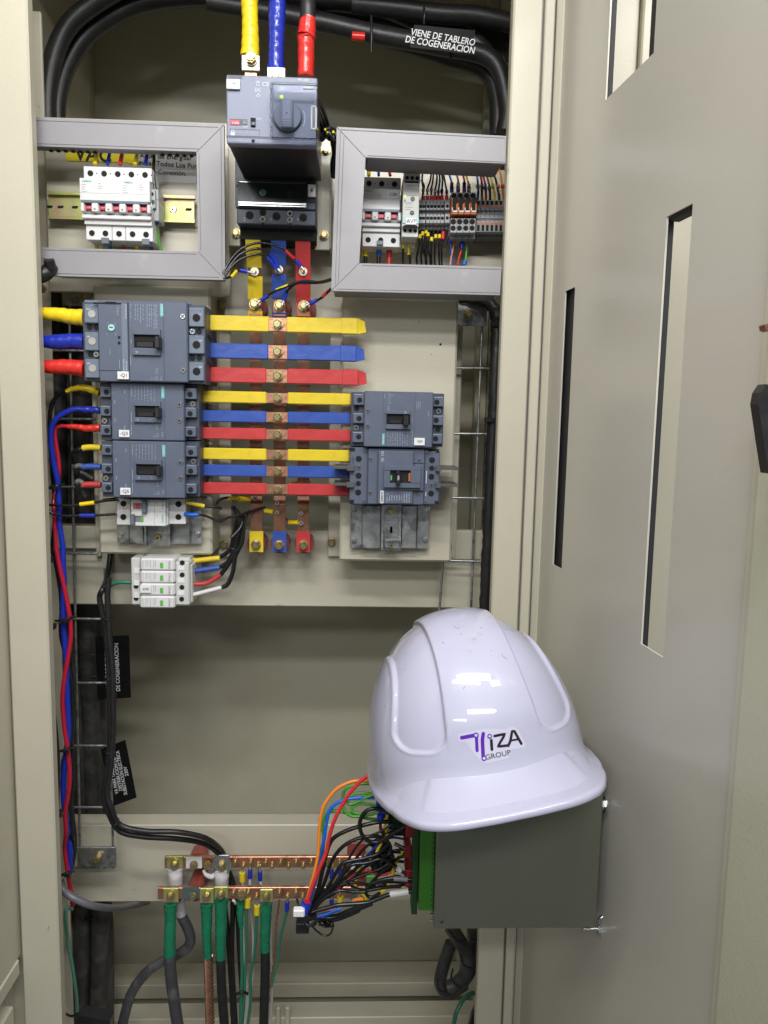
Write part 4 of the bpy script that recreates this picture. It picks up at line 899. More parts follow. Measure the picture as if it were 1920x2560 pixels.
def three_pole_small(label, tagt, dz):
    global OFF
    OFF = Vector((0, 0, dz)); Y = 1.004
    t = thing("moulded_case_breaker", label, "circuit breaker", W(365, 1030, 1.04), "moulded case breakers")
    mb = MB(); mb.pb(278, 957, 460, 1101, Y, 1.07, .0012); build("body", mb, "slate", t)
    mb = MB()
    for a, b, c, d in ((250, 966, 277, 993), (250, 1014, 277, 1040), (250, 1062, 277, 1088), (461, 970, 491, 998), (461, 1018, 491, 1044), (461, 1066, 490, 1092)): mb.pb(a, b, c, d, Y + .008, 1.075, .0008)
    build("terminal_shroud", mb, "slate", t)
    mb = MB(); mb.pb(252, 958, 279, 1100, Y + .014, 1.082, .0005); mb.pb(459, 960, 498, 1100, Y + .016, 1.082, .0005); build("terminal_deck", mb, "slatedark", t)
    mb = MB()
    for x, y in ((266, 980), (267, 1028), (267, 1076), (475, 986), (475, 1034), (475, 1081)): hole(mb, W(x, y, Y + .0078), .0034)
    build("terminal_hole", mb, "hole", t)
    mb = MB()
    for a, b in ((251, 967), (251, 1015), (251, 1063), (463, 971), (463, 1019), (463, 1067)): mb.pb(a + 2, b + 1, a + 25, b + 2.4, Y + .0074, Y + .008, 0)
    build("terminal_ridge", mb, "ink2", t)
    for x, y in ((262, 1052), (482, 1010)): screw(t, W(x, y, Y + .012), .0042)
    for x, y in ((449, 1012), (449, 1052)): screw(t, W(x, y, Y - .0002), .0038)
    mb = MB()
    for k in range(3): mb.tube([W(492, 1006 + 47 * k, Y + .02), W(500, 1008 + 47 * k, Y + .03), W(512, 1010 + 47 * k, Y + .04)], .0016, 6)
    build("barrier_fin", mb, "black", t)
    mb = MB(); mb.pb(322, 957, 323, 1101, Y - .0002, Y, 0); mb.pb(410.6, 957, 411.8, 1101, Y - .0002, Y, 0); build("seam", mb, "slatedark", t)
    frame_handle(t, 334, 1003, 401, 1056, 337, 1015, 398, 1043, 386, 1018, 398, 1045, Y)
    mb = MB(); mb.pb(403, 966, 411, 996, Y - .0004, Y, 0); o = build("brand_plate", mb, "teal", t); text("SIEMENS", 407, 981, Y - .0005, 4.0, "ink", o, -90, bold=.02)
    mb = MB(); mb.pb(297, 1075, 323, 1093, Y - .003, Y - .0003, .0003); o = build("name_tag", mb, "sticker", t); text(tagt, 310, 1084, Y - .0031, 8, "inkk", o)
    mb = MB(); rg = random.Random(5)
    for k in range(7):
        a = 0
        while a < 38:
            l = rg.uniform(2, 9); mb.pb(349 + 8 * k - 12, 965 + a, 350 + 8 * k - 12, 965 + a + l, Y - .0002, Y, 0); a += l + rg.uniform(1.5, 4)
    for a in (965, 1030, 1062): mb.pb(328, a, 329, a + 26, Y - .0002, Y, 0)
    for x, y in ((286, 1000), (287, 1045), (311, 975), (311, 1064)): mb.pb(x, y, x + 1.4, y + 9, Y - .0002, Y, 0)
    build("print", mb, "ink2", t)
    text("CE", 394, 1088, Y - .0002, 5.5, "ink2", t, -90); text("3VM", 406, 1086, Y - .0002, 4.5, "ink2", t, -90); text("UK\nCA", 386, 1091, Y - .0002, 3, "ink2", t, -90)
    mb = MB()
    for x, y in ((392, 1062), (392, 1070)):
        P = W(x, y, Y - .0002); mb.tube([P + Vector((.0015 * math.cos(a), 0, .0015 * math.sin(a))) for a in [k * PI / 4 for k in range(9)]], .00025, 6, sub=1)
    build("round_mark", mb, "ink2", t)
    text("O", 345, 1049, Y - .0047, 4, "ink", t); text("I", 377, 1049, Y - .0047, 4, "ink", t)
    OFF = Vector((0, 0, 0)); return t
three_pole_small("slate breaker tagged Q3, middle of the three stacked on the left pan", "-Q3", 0)
three_pole_small("slate breaker tagged Q5, lowest of the three stacked on the left pan", "-Q5", W(365, 1175, 1.004).z - W(365, 1030, 1.004).z)

def E1(x, y): return 200 + x / 4.879, 740 + y / 4.879
Y = .992
t = thing("moulded_case_breaker", "largest slate breaker of the left pan, tagged Q1, fed by three thick taped cables", "circuit breaker", W(360, 855, 1.04), "moulded case breakers")
mb = MB(); mb.pb(*E1(590, 62), *E1(1312, 1050), Y, 1.07, .0014); mb.pb(*E1(228, 60), *E1(594, 1044), Y + .002, 1.07, .001); build("body", mb, "slate", t)
mb = MB()
for a, b, c, d in ((50, 100, 228, 330), (55, 440, 230, 665), (60, 770, 235, 1000), (1325, 140, 1512, 375), (1325, 480, 1515, 705), (1325, 810, 1512, 1035)): mb.pb(*E1(a, b), *E1(c, d), Y + .006, 1.08, .001)
mb.pb(*E1(60, 62), *E1(1340, 1040), Y + .012, 1.08, .001)
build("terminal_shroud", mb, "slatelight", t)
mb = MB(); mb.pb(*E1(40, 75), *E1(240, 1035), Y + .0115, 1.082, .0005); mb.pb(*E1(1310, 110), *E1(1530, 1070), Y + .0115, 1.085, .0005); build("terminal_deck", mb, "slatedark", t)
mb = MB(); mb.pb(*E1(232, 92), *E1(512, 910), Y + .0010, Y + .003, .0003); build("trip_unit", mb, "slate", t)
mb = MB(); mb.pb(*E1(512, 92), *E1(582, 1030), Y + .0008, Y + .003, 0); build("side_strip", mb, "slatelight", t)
mb = MB(); mb.pb(*E1(310, 70), *E1(438, 100), Y + .0006, Y + .003, 0); mb.pb(*E1(162, 80), *E1(500, 98), Y + .0008, Y + .003, 0); build("latch_slot", mb, "hole", t)
mb = MB()
for x, y in ((1420, 265), (1420, 595), (1422, 920)): hole(mb, W(*E1(x, y), Y + .0058), .0048)
for x, y in ((120, 382), (200, 382), (132, 712), (1450, 432), (1375, 755), (1455, 755)): hole(mb, W(*E1(x, y), Y + .0112), .0036)
build("terminal_hole", mb, "hole", t)
for x, y in ((143, 217), (148, 550), (152, 880)):
    mb = MB(); hole(mb, W(*E1(x, y), Y + .0056), .0047); build("terminal_plug", mb, "tin", t)
for x, y in ((200, 712), (1370, 432)): screw(t, W(*E1(x, y), Y + .009), .0040)
for x, y in ((1255, 250), (1258, 908)): screw(t, W(*E1(x, y), Y - .0002), .0038)
for s_, x, y in (("2", 100, 158), ("4", 103, 493), ("6", 108, 823), ("1", 1465, 222), ("3", 1468, 545), ("5", 1470, 865)): text(s_, *E1(x, y), Y + .0058, 7.5, "ink", t, -90)
mb = MB()
for yy in (160, 488, 818): mb.pb(*E1(1328, yy), *E1(1485, yy + 6), Y + .0052, Y + .006, 0)
build("terminal_ridge", mb, "ink2", t)
mb = MB(); mb.pb(*E1(588, 62), *E1(594, 1048), Y - .0003, Y, 0); mb.pb(*E1(1018, 66), *E1(1026, 1052), Y - .0003, Y, 0); build("seam", mb, "slatedark", t)
frame_handle(t, *E1(640, 402), *E1(978, 722), *E1(655, 472), *E1(965, 632), *E1(905, 485), *E1(968, 640), Y)
mb = MB(); P = W(*E1(382, 385), Y - .0001); hole(mb, P, .0041); o = build("dial", mb, "tealp", t); mb = MB(); mb.cyl(P + Vector((-.0022, -.0006, .0006)), P + Vector((.0022, -.0006, 0)), .0005, 6); build("pointer", mb, "hole", o)
mb = MB(); mb.pb(*E1(975, 92), *E1(1016, 250), Y - .0004, Y, 0); o = build("brand_plate", mb, "teal", t); text("SIEMENS", *E1(997, 170), Y - .0005, 4.6, "ink", o, -90, bold=.02)
mb = MB(); mb.pb(*E1(455, 920), *E1(594, 1015), Y - .003, Y - .0003, .0003); o = build("name_tag", mb, "sticker", t); text("-Q1", *E1(528, 970), Y - .0031, 8, "inkk", o)
text("TM220", *E1(460, 180), Y + .0008, 5.2, "inkg", t, -90); text("3VA", *E1(992, 1010), Y - .0002, 4.6, "ink2", t, -90); text("CE", *E1(935, 1005), Y - .0002, 5.6, "ink2", t, -90); text("UK\nCA", *E1(885, 1010), Y - .0002, 3.2, "ink2", t, -90)
text("AC current", *E1(568, 850), Y + .0006, 3.4, "ink", t, -90); text("Made in China", *E1(535, 845), Y + .0006, 3.4, "ink", t, -90)
text("I = 200A", *E1(370, 670), Y + .0008, 3.4, "ink2", t, -90); text("O", *E1(693, 682), Y - .0047, 4.6, "ink", t); text("3VA2220-4HN32", *E1(562, 190), Y + .0006, 3.4, "ink", t, -90)
mb = MB(); rg = random.Random(9)
for x in (615, 670, 700, 735, 765, 815, 845, 870, 900, 935):
    a = 100
    while a < 300 + (80 if x > 800 else 0):
        l = rg.uniform(10, 42); mb.pb(*E1(x, a), *E1(x + 6, a + l), Y - .0002, Y, 0); a += l + rg.uniform(8, 22)
for x, a, l in ((340, 320, 22), (425, 330, 26), (322, 450, 26), (432, 455, 24), (480, 775, 110), (615, 730, 120), (620, 520, 60)): mb.pb(*E1(x, a), *E1(x + 5, a + l), Y - .0002 + (.001 if x < 500 else 0), Y + .0012, 0)
mb.pb(*E1(920, 100), *E1(924, 390), Y - .0002, Y, 0); mb.pb(*E1(810, 222), *E1(940, 226), Y - .0002, Y, 0)
build("print", mb, "ink2", t)
mb = MB()
for y in (895, 940):
    P = W(*E1(938, y), Y - .0002); mb.tube([P + Vector((.0017 * math.cos(a), 0, .0017 * math.sin(a))) for a in [k * PI / 4 for k in range(9)]], .00028, 6, sub=1)
build("round_mark", mb, "ink2", t)
mb = MB(); mb.pb(*E1(462, 490), *E1(492, 520), Y + .0006, Y + .0012, 0); mb.pb(*E1(462, 555), *E1(492, 590), Y + .0006, Y + .0012, 0); build("test_hole", mb, "hole", t)
mb = MB()
for k, y in enumerate((435, 760)):
    for d in (0, 22): mb.tube([W(*E1(1490, y + d * .5), Y + .014), W(*E1(1560, y + 40 + d), Y + .03), W(*E1(1600, y + 80 + d), Y + .05)], .0016, 6)
build("barrier_fin", mb, "black", t)

def E4(x, y): return 850 + x / 5.028, 960 + y / 5.028
Y = 1.006
t = thing("moulded_case_breaker", "slate breaker tagged Q4 on the right pan, brand plate at lower left", "circuit breaker", W(990, 1050, 1.04), "moulded case breakers")
mb = MB(); mb.pb(*E4(302, 95), *E4(1168, 795), Y, 1.07, .0012); build("body", mb, "slate", t)
mb = MB()
for a, b, c, d in ((168, 122, 306, 265), (162, 365, 303, 495), (155, 598, 300, 735), (1170, 155, 1305, 285), (1165, 392, 1300, 520), (1158, 625, 1288, 755)): mb.pb(*E4(a, b), *E4(c, d), Y + .008, 1.075, .0008)
build("terminal_shroud", mb, "slate", t)
mb = MB(); mb.pb(*E4(140, 100), *E4(306, 780), Y + .015, 1.082, .0005); mb.pb(*E4(1165, 120), *E4(1300, 790), Y + .015, 1.082, .0005); build("terminal_deck", mb, "slatedark", t)
mb = MB()
for x, y in ((247, 200), (240, 433), (234, 663), (1218, 228), (1210, 456), (1202, 688)): hole(mb, W(*E4(x, y), Y + .0078), .0034)
for x, y in ((210, 308), (1230, 575)): hole(mb, W(*E4(x, y), Y + .0148), .0034)
build("terminal_hole", mb, "hole", t)
mb = MB()
for a, b in ((178, 130), (170, 372), (164, 606), (1178, 165), (1172, 400), (1165, 633)): mb.pb(*E4(a, b), *E4(a + 115, b + 8), Y + .0074, Y + .008, 0)
build("terminal_ridge", mb, "ink2", t)
for x, y in ((205, 548), (1240, 342)): screw(t, W(*E4(x, y), Y + .013), .0044)
for x, y in ((352, 338), (348, 533)): screw(t, W(*E4(x, y), Y - .0002), .0038)
mb = MB(); mb.pb(*E4(538, 98), *E4(542, 792), Y - .0002, Y, 0); mb.pb(*E4(938, 110), *E4(942, 700), Y - .0002, Y, 0); build("seam", mb, "slatedark", t)
frame_handle(t, *E4(572, 332), *E4(888, 568), *E4(585, 378), *E4(880, 508), *E4(795, 392), *E4(868, 525), Y)
mb = MB(); mb.pb(*E4(530, 622), *E4(560, 765), Y - .0004, Y, 0); o = build("brand_plate", mb, "teal", t); text("SIEMENS", *E4(546, 694), Y - .0005, 4.0, "ink", o, 90, bold=.02)
mb = MB(); mb.pb(*E4(932, 678), *E4(1066, 772), Y - .003, Y - .0003, .0003); o = build("name_tag", mb, "sticker", t); text("-Q4", *E4(1000, 722), Y - .0031, 6.0, "inkk", o)
mb = MB(); rg = random.Random(11)
for x in (600, 635, 662, 692, 720, 752, 782, 812, 842, 905):
    a = 600
    while a < 770: l = rg.uniform(8, 40); mb.pb(*E4(x, a), *E4(x + 5, min(a + l, 772)), Y - .0002, Y, 0); a += l + rg.uniform(8, 20)
for x, a, l in ((965, 215, 100), (985, 225, 70), (1005, 220, 90), (1110, 340, 60), (905, 420, 60)): mb.pb(*E4(x, a), *E4(x + 4, a + l), Y - .0002, Y, 0)
build("print", mb, "ink2", t)
text("3VM", *E4(566, 150), Y - .0002, 4.6, "ink2", t, 90); text("CE", *E4(620, 140), Y - .0002, 5.6, "ink2", t, 90); text("UK\nCA", *E4(660, 143), Y - .0002, 3.2, "ink2", t, 90); text("EAC", *E4(610, 300), Y - .0002, 4.6, "ink2", t, 90)
mb = MB()
for y in (190, 235):
    P = W(*E4(620, y), Y - .0002); mb.tube([P + Vector((.0017 * math.cos(a), 0, .0017 * math.sin(a))) for a in [k * PI / 4 for k in range(9)]], .00028, 6, sub=1)
build("round_mark", mb, "ink2", t); text("O", *E4(822, 358), Y - .0047, 4.6, "ink", t)

Y = 1.010
t = thing("moulded_case_breaker", "slate breaker lettered VJ1 125 with green and red marks beside its toggle", "circuit breaker", W(987, 1185, 1.04), "moulded case breakers")
mb = MB(); mb.pb(*E4(348, 815), *E4(1058, 1515), Y + .003, 1.07, .0010); mb.pb(*E4(470, 840), *E4(925, 1512), Y - .002, 1.05, .0014); mb.pb(*E4(927, 995), *E4(1055, 1345), Y - .0016, 1.05, .001); build("body", mb, "slate", t)
mb = MB(); mb.pb(*E4(122, 795), *E4(350, 1512), Y + .009, 1.08, .001); mb.pb(*E4(1056, 845), *E4(1250, 1515), Y + .009, 1.08, .001); build("terminal_shroud", mb, "slate", t)
mb = MB()
for x, y in ((235, 940), (233, 1152), (228, 1362), (1157, 957), (1150, 1165), (1145, 1375)): hole(mb, W(*E4(x, y), Y + .0088), .0040)
for x, y in ((230, 1250), (1152, 1058)): hole(mb, W(*E4(x, y), Y + .0088), .0034)
for q in ((120, 800, 188, 845), (1205, 820, 1245, 865), (1190, 1470, 1240, 1512), (120, 1455, 175, 1500)): mb.pb(*E4(q[0], q[1]), *E4(q[2], q[3]), Y + .0086, Y + .01, 0)
build("terminal_hole", mb, "hole", t)
for x, y, d in ((235, 1050, .0088), (1145, 1272, .0088), (387, 945, .0028), (997, 957, .0028), (380, 1370, .0028), (988, 1380, .0028), (315, 838, .0088), (1088, 852, .0088), (302, 1475, .0088), (1070, 1482, .0088)): screw(t, W(*E4(x, y), Y + d), .0036 if d > .005 and y in (1050, 1272) else .0028)
mb = MB(); mb.pb(*E4(470, 845), *E4(476, 1510), Y - .0023, Y, 0); mb.pb(*E4(344, 815), *E4(350, 1510), Y + .0027, Y + .004, 0); mb.pb(*E4(925, 990), *E4(1056, 996), Y - .0023, Y, 0); build("seam", mb, "slatedark", t)
Y2 = Y - .002
mb = MB()
for q in ((552, 1032, 1020, 1088), (548, 1248, 1010, 1306), (550, 1088, 632, 1248), (886, 1088, 1016, 1248)): mb.pb(*E4(q[0], q[1]), *E4(q[2], q[3]), Y2 - .006, Y2, .0005)
fo = build("handle_frame", mb, "slate", t)
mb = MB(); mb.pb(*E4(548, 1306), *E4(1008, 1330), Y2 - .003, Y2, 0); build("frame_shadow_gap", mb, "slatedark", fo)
mb = MB(); mb.pb(*E4(632, 1088), *E4(886, 1248), Y2 - .0004, Y2 + .001, 0); build("recess", mb, "black", fo)
mb = MB(); mb.pb(*E4(634, 1148), *E4(654, 1212), Y2 - .003, Y2, 0); build("green_mark", mb, "grn", t)
mb = MB(); mb.pb(*E4(862, 1120), *E4(884, 1222), Y2 - .003, Y2, 0); build("red_mark", mb, "orange", t)
mb = MB(); mb.pb(*E4(706, 1098), *E4(760, 1275), Y2 - .016, Y2, .0012); o = build("handle", mb, "black", t); text("16A", *E4(733, 1178), Y2 - .0162, 5.2, "ink", o, 90, bold=.02)
mb = MB(); mb.pb(*E4(505, 1342), *E4(548, 1498), Y2 - .0004, Y2, 0); o = build("brand_plate", mb, "sticker", t); text("SIEMENS", *E4(526, 1420), Y2 - .0005, 5.0, "slatedark", o, 90, bold=.02)
text("VJ1 125", *E4(538, 912), Y2 - .0002, 6.0, "ink", t, 90); text("LINE", *E4(160, 958), Y + .0088, 6.0, "slatedark", t, 90)
for k, s_ in enumerate(("Ue 690V~  kA", "380/415~", "Ui=750V", "Ui 800V", "Uimp 8kV", "50/60 Hz", "CAT. A", "IS/IEC 60947-2", "IEC/EN 60947-2", "EN 'TOR' 45°C")): text(s_, *E4(590 + 31 * k, 1430), Y2 - .0002, 2.7, "ink", t, 90)
mb = MB(); mb.pb(*E4(1080, 1090), *E4(1090, 1250), Y + .0086, Y + .009, 0); mb.pb(*E4(1074, 1360), *E4(1082, 1410), Y + .0086, Y + .009, 0); build("print", mb, "ink", t)
for q in ((-120, 1035, 180, 1070), (-120, 1245, 178, 1278), (1203, 1045, 1560, 1080), (1200, 1258, 1555, 1290)):
    mb = MB(); a, b = E4(q[0], q[1]), E4(q[2], q[3])
    xa, xb = W(a[0] + (8 if q[0] < 0 else 0), (a[1] + b[1]) / 2, Y + .004).x, W(b[0] - (0 if q[0] < 0 else 12), (a[1] + b[1]) / 2, Y + .004).x; z = W(a[0], (a[1] + b[1]) / 2, Y + .004).z
    mb.box(xa, xb, Y + .004, Y + .055, z - .0016, z + .0016, .0004)
    if q[0] < 0: mb.box(xb - .010, xb, Y + .002, Y + .01, z - .0036, z + .0036, .0004)
    else: mb.box(xa, xa + .007, Y + .002, Y + .01, z - .0036, z + .0036, .0004)
    build("phase_barrier", mb, "barrier", t)

# ================================================================== galvanised adapter rails under the breakers
def adapter(label, x0, y0, x1, y1, rx0, rx1, Y, bolts, clip):
    t = thing("mounting_rail", label, "mounting rail", W((x0 + x1) / 2, y1, 1.08))
    mb = MB(); mb.pb(x0, y0, x1, y1, Y + .010, Y + .012, .0004); mb.pb(x0 + 28, y0, rx0 - 4, y1 + 2, Y + .005, Y + .012, .002); mb.pb(rx1 + 4, y0, x1 - 28, y1 + 2, Y + .005, Y + .012, .002); build("adapter_plate", mb, "zinc", t)
    mb = MB(); mb.pb(rx0, y0, rx1, y1 + 6, Y, Y + .002, .0005); mb.pb(rx0 - 5, y0, rx0 + 1, y1 + 5, Y - .005, Y - .003, .0003); mb.pb(rx1 - 1, y0, rx1 + 5, y1 + 5, Y - .005, Y - .003, .0003)
    mb.pb(rx0, y0, rx0 + 1.2, y1 + 5, Y - .0049, Y, 0); mb.pb(rx1 - 1.2, y0, rx1, y1 + 5, Y - .0049, Y, 0); r_o = build("din_rail", mb, "zinc", t)
    mb = MB(); cx = (rx0 + rx1) / 2
    for k in range(-3, 4): hole(mb, W(cx, (y0 + y1) / 2 + 8 + k * 1.8, Y - .0001), .0017)
    build("slot", mb, "hole", r_o)
    for b in bolts: bolt(t, b[0], b[1], Y + .0095, .0040, m="steel" if b[2] else "zinc", h=.003)
    return t, r_o
t, ro = adapter("galvanised adapter rail showing below the breaker lettered VJ1 125", 876, 1262, 1072, 1371, 958, 998, 1.062, [(886, 1274, 0), (885, 1351, 0), (1067, 1271, 1), (1063, 1350, 0)], 1)
bolt(ro, 977, 1278, 1.060, .0052, h=.004)
mb = MB(); mb.pb(961, 1346, 998, 1372, 1.052, 1.058, .0008); mb.pb(963, 1350, 1003, 1354, 1.046, 1.053, .0004); o = build("end_stop", mb, "zinc", t); screw(o, W(978, 1363, 1.0518), .0038, "brass")
t, ro = adapter("galvanised adapter rail showing below the breaker tagged Q5", 292, 1243, 504, 1358, 364, 420, 1.062, [(301, 1339, 1), (495, 1336, 1)], 0)
screw(ro, W(394, 1344, 1.0585), .0046, "brass")

# two single pole breakers under Q5 (rotated)
def F1(x, y): return 60 + x / 3.318, 1080 + y / 3.318
for i, (dy, lev) in enumerate(((0, 1), (1, 0))):
    y0, y1 = ((553, 660), (655, 770))[i]; Y = 1.030
    t = thing("single_pole_breaker", ("single pole white breaker switched on, tucked under the breaker tagged Q5", "single pole white breaker switched off, below its twin with a red window")[i], "circuit breaker", W(*F1(1000, (y0 + y1) / 2), 1.05), "single pole breakers")
    mb = MB(); mb.pb(*F1(768, y0 - (0 if i else 0)), *F1(880, y1), Y + .010, 1.058, .0006); mb.pb(*F1(885, y0 + 8), *F1(1175, y1 + 10), Y - .001, 1.058, .0007); mb.pb(*F1(1175, y0 + 6), *F1(1195, y1 + 4), Y + .004, 1.058, .0006); mb.pb(*F1(1195, y0 + 2), *F1(1340, y1 - 6), Y + .010, 1.058, .0006)
    build("body", mb, "white", t)
    mb = MB(); hole(mb, W(*F1(824, (594, 705)[i]), Y + .0097), .0040); hole(mb, W(*F1(1281, (598, 705)[i]), Y + .0097), .0040); build("terminal_hole", mb, "hole", t)
    mb = MB()
    if i == 0: mb.pb(*F1(975, 570), *F1(1012, 675), Y - .008, Y, .001)
    else: mb.pb(*F1(880, 682), *F1(912, 775), Y - .008, Y, .001)
    build("toggle_bar", mb, "toggle", t)
    mb = MB()
    if i == 0: mb.pb(*F1(905, 590), *F1(975, 640), Y - .0014, Y - .0009, 0)
    else: mb.pb(*F1(912, 700), *F1(990, 745), Y - .0014, Y - .0009, 0)
    bay = build("toggle_bay", mb, "mgrey", t)
    mb = MB(); mb.pb(*(F1(928, 590) if i == 0 else F1(968, 700)), *(F1(955, 635) if i == 0 else F1(990, 744)), Y - .002, Y - .0015, 0); build("indicator", mb, "redp" if i == 0 else "grn", bay)
    mb = MB(); mb.pb(*F1(890, (560, 640)[i] + 0), *F1(980, (588, 698)[i]), Y - .003, Y - .001, .0008); build("lever", mb, "white", t)
    text("SIEMENS", *F1(1150, (600, 715)[i]), Y - .0012, 4.2, "teal", t, -90)
    mb = MB()
    for x in (1040, 1090, 1105, 1125): mb.pb(*F1(x, y0 + 20), *F1(x + 4, y0 + 30 + (x % 40)), Y - .0012, Y - .001, 0)
    mb.pb(*F1(1080, y0 + 10), *F1(1083, y1 + 5), Y - .0012, Y - .001, 0); build("print", mb, "inkg", t)

# ================================================================== SURGE ARRESTER
def G1(x, y): return 60 + x / 3.318, 1080 + y / 3.318
Y = 1.045
t = thing("surge_arrester", "white four cartridge surge protector tagged DPS below the left pan", "surge protector", W(400, 1455, 1.08))
mb = MB(); mb.pb(*G1(890, 1045), *G1(965, 1432), Y + .012, 1.13, .0012); mb.pb(*G1(1250, 1080), *G1(1372, 1440), Y + .008, 1.13, .002); mb.pb(*G1(1372, 1100), *G1(1395, 1420), Y + .016, 1.13, .002); mb.pb(*G1(900, 1040), *G1(1380, 1442), Y + .024, 1.13, .001); build("base", mb, "offwhite", t)
for k in range(4):
    y0 = 1050 + 104 * k
    mb = MB(); mb.pb(*G1(963 - k, y0), *G1(1250, y0 + 101), Y, 1.10, .0022); o = build("cartridge", mb, "white", t)
    mb = MB(); mb.pb(*G1(1128, y0 + 35), *G1(1154, y0 + 80), Y - .0004, Y, 0); build("status_window", mb, "grn", o)
    mb = MB()
    for x in (985, 1010, 1025, 1045, 1075, 1090): mb.pb(*G1(x, y0 + 14), *G1(x + 4, y0 + 55 + (x * 7 % 30)), Y - .0003, Y, 0)
    P = W(*G1(1208, y0 + 28), Y - .0002); mb.tube([P + Vector((.0017 * math.cos(a), 0, .0017 * math.sin(a))) for a in [q * PI / 4 for q in range(9)]], .0003, 6, sub=1)
    build("print", mb, "inkg", o); text("Finder", *G1(1207, y0 + 68), Y - .0003, 4.6, "inkg", o, -90, bold=.02)
    if k == 2:
        mb = MB(); mb.pb(*G1(963, 1275), *G1(1052, 1335), Y - .003, Y - .0004, .0003); o2 = build("name_tag", mb, "sticker", t); text("-DPS", *G1(1008, 1304), Y - .0032, 6, "inkk", o2)
mb = MB()
for x, y, d in ((930, 1280, .0118), (930, 1380, .0118), (1312, 1085, .0078), (1312, 1185, .0078), (1310, 1288, .0078), (1308, 1386, .0078)): hole(mb, W(*G1(x, y), Y + d), .0034)
build("terminal_hole", mb, "hole", t)
mb = MB()
for k, y in enumerate((1130, 1232, 1335)): mb.pb(*G1(1275, y - 18), *G1(1330, y + 18), Y + .0072, Y + .008, 0); mb.pb(*G1(915, y - 2), *G1(958, y + 40), Y + .0112, Y + .012, 0)
build("terminal_marker", mb, "sticker", t)

# ================================================================== LEFT CABLES INTO THE BREAKERS
g = "taped phase cables entering the breaker tagged Q1"
for c, m, y, ys in (("yellow", "ytape", 787, ((98, 786), (112, 784), (150, 787), (180, 792), (212, 794))), ("blue", "btape", 854, ((98, 853), (112, 854), (150, 855), (180, 853), (212, 855))), ("red", "rtape", 918, ((98, 918), (112, 917), (150, 917), (180, 918), (212, 922)))):
    rr = [.0068, .0078, .0088, .0096, .0110] if c == "yellow" else [.0070, .0080, .0096, .0098, .0106]
    cable(f"thick {c} taped cable entering the breaker tagged Q1 from behind the left post", "power cable", [(30, ys[0][1] + 2, 1.02), (100, ys[0][1], 1.02)], "rubber", .0062,
          [(f"{c}_tape_wrap", [(40, ys[0][1], 1.025)] + [(x, yy, 1.02 + .0) for x, yy in ys], [.0066] + rr, m)], g)
RS = .62
def H1(x, y): return 60 + x / 5.82, 940 + y / 5.82
g = "cables entering the breaker tagged Q3"
f = lambda L, Y: [(*H1(p[0], p[1]), p[2] if len(p) > 2 else Y) for p in L]
cable("black cable with a yellow taped end entering the breaker tagged Q3 at the top", "power cable", f([(401, 2520, 1.055), (440, 2200, 1.06), (455, 1850, 1.07), (420, 1500, 1.07), (385, 1000), (375, 600), (420, 380), (520, 270), (620, 222)], 1.06), "wk", .0045,
      [("yellow_tape_wrap", f([(612, 224), (720, 185), (850, 168), (980, 200), (1098, 245)], 1.045), [.0042, .0056, .0070, .0072, .0080], "ytape")], g)
cable("blue cable bending down from the middle pole of the breaker tagged Q3", "power cable", f([(880, 492), (760, 480), (640, 515), (510, 590), (420, 700), (390, 850), (400, 1050), (440, 1300), (490, 1520), (500, 1700), (510, 1900), (515, 2150), (570, 2500)], 1.045), "btape", .0058,
      [("blue_tape_wrap", f([(860, 488), (980, 492), (1105, 505)], 1.043), .0072, "btape")], g)
cable("red cable bending down from the lower pole of the breaker tagged Q3", "power cable", f([(700, 742), (560, 730), (470, 760), (450, 840), (470, 1000), (500, 1200), (515, 1400), (490, 1600, 1.06), (430, 1800, 1.05), (440, 2000, 1.045), (450, 2212, 1.045), (467, 2520, 1.042)], 1.052), "wdr", .0042,
      [("red_tape_wrap", f([(640, 735), (780, 742), (880, 760), (1000, 760), (1110, 758)], 1.045), [.0048, .0062, .0072, .0076, .0080], "rtape")], g)
g = "cables entering the breaker tagged Q5"
for c, m, py, pts in (("yellow", "ybar", 1042, [(700, 1250, 1.075), (705, 1130, 1.06), (780, 1080), (860, 1055)]), ("blue", "bbar", 1322, [(1010, 1500, 1.08), (860, 1420, 1.08), (770, 1390, 1.075), (745, 1330), (800, 1308), (870, 1318)]), ("red", "rbar", 1582, [(900, 1760, 1.08), (800, 1640, 1.075), (768, 1555), (800, 1530), (860, 1560)])):
    cable(f"black cable with a smooth {c} sleeve entering the breaker tagged Q5", "power cable", f(pts, 1.05), "wk" if c == "yellow" else "greyrub", .0058, [(f"{c}_sleeve", f([(855, py + 5 if c != "yellow" else 1050), (960, py - 5), (1120, py + 3)], 1.047), .0066, m)], g)
for c, m, a, b, pts in (("yellow", "ytape", (815, 1868), (1025, 1842), [(300, 1870), (480, 1882), (660, 1885), (820, 1868), (1030, 1840), (1180, 1815), (1345, 1800)]),
                     ("blue", "btape", (815, 2028), (1030, 2030), [(305, 1900), (370, 1970), (460, 2020), (640, 2035), (820, 2030), (1030, 2028), (1345, 2010)])):
    wire([(*H1(*p), 1.035) for p in pts], .0030, "wk", f"thin black wire with a {c} band running to the single pole breakers", group="wires into the single pole breakers from the left",
         parts=[(f"{c}_band", [(*H1(*a), 1.034), (*H1((a[0] + b[0]) / 2, (a[1] + b[1]) / 2), 1.034), (*H1(*b), 1.034)], .0046, m)])
wire([(*H1(1150, 1812), 1.032), (*H1(1250, 1800), 1.032), (*H1(1380, 1790), 1.034)], .0042, "wk", "short thick black sleeve under the lower left corner of the breaker tagged Q5")
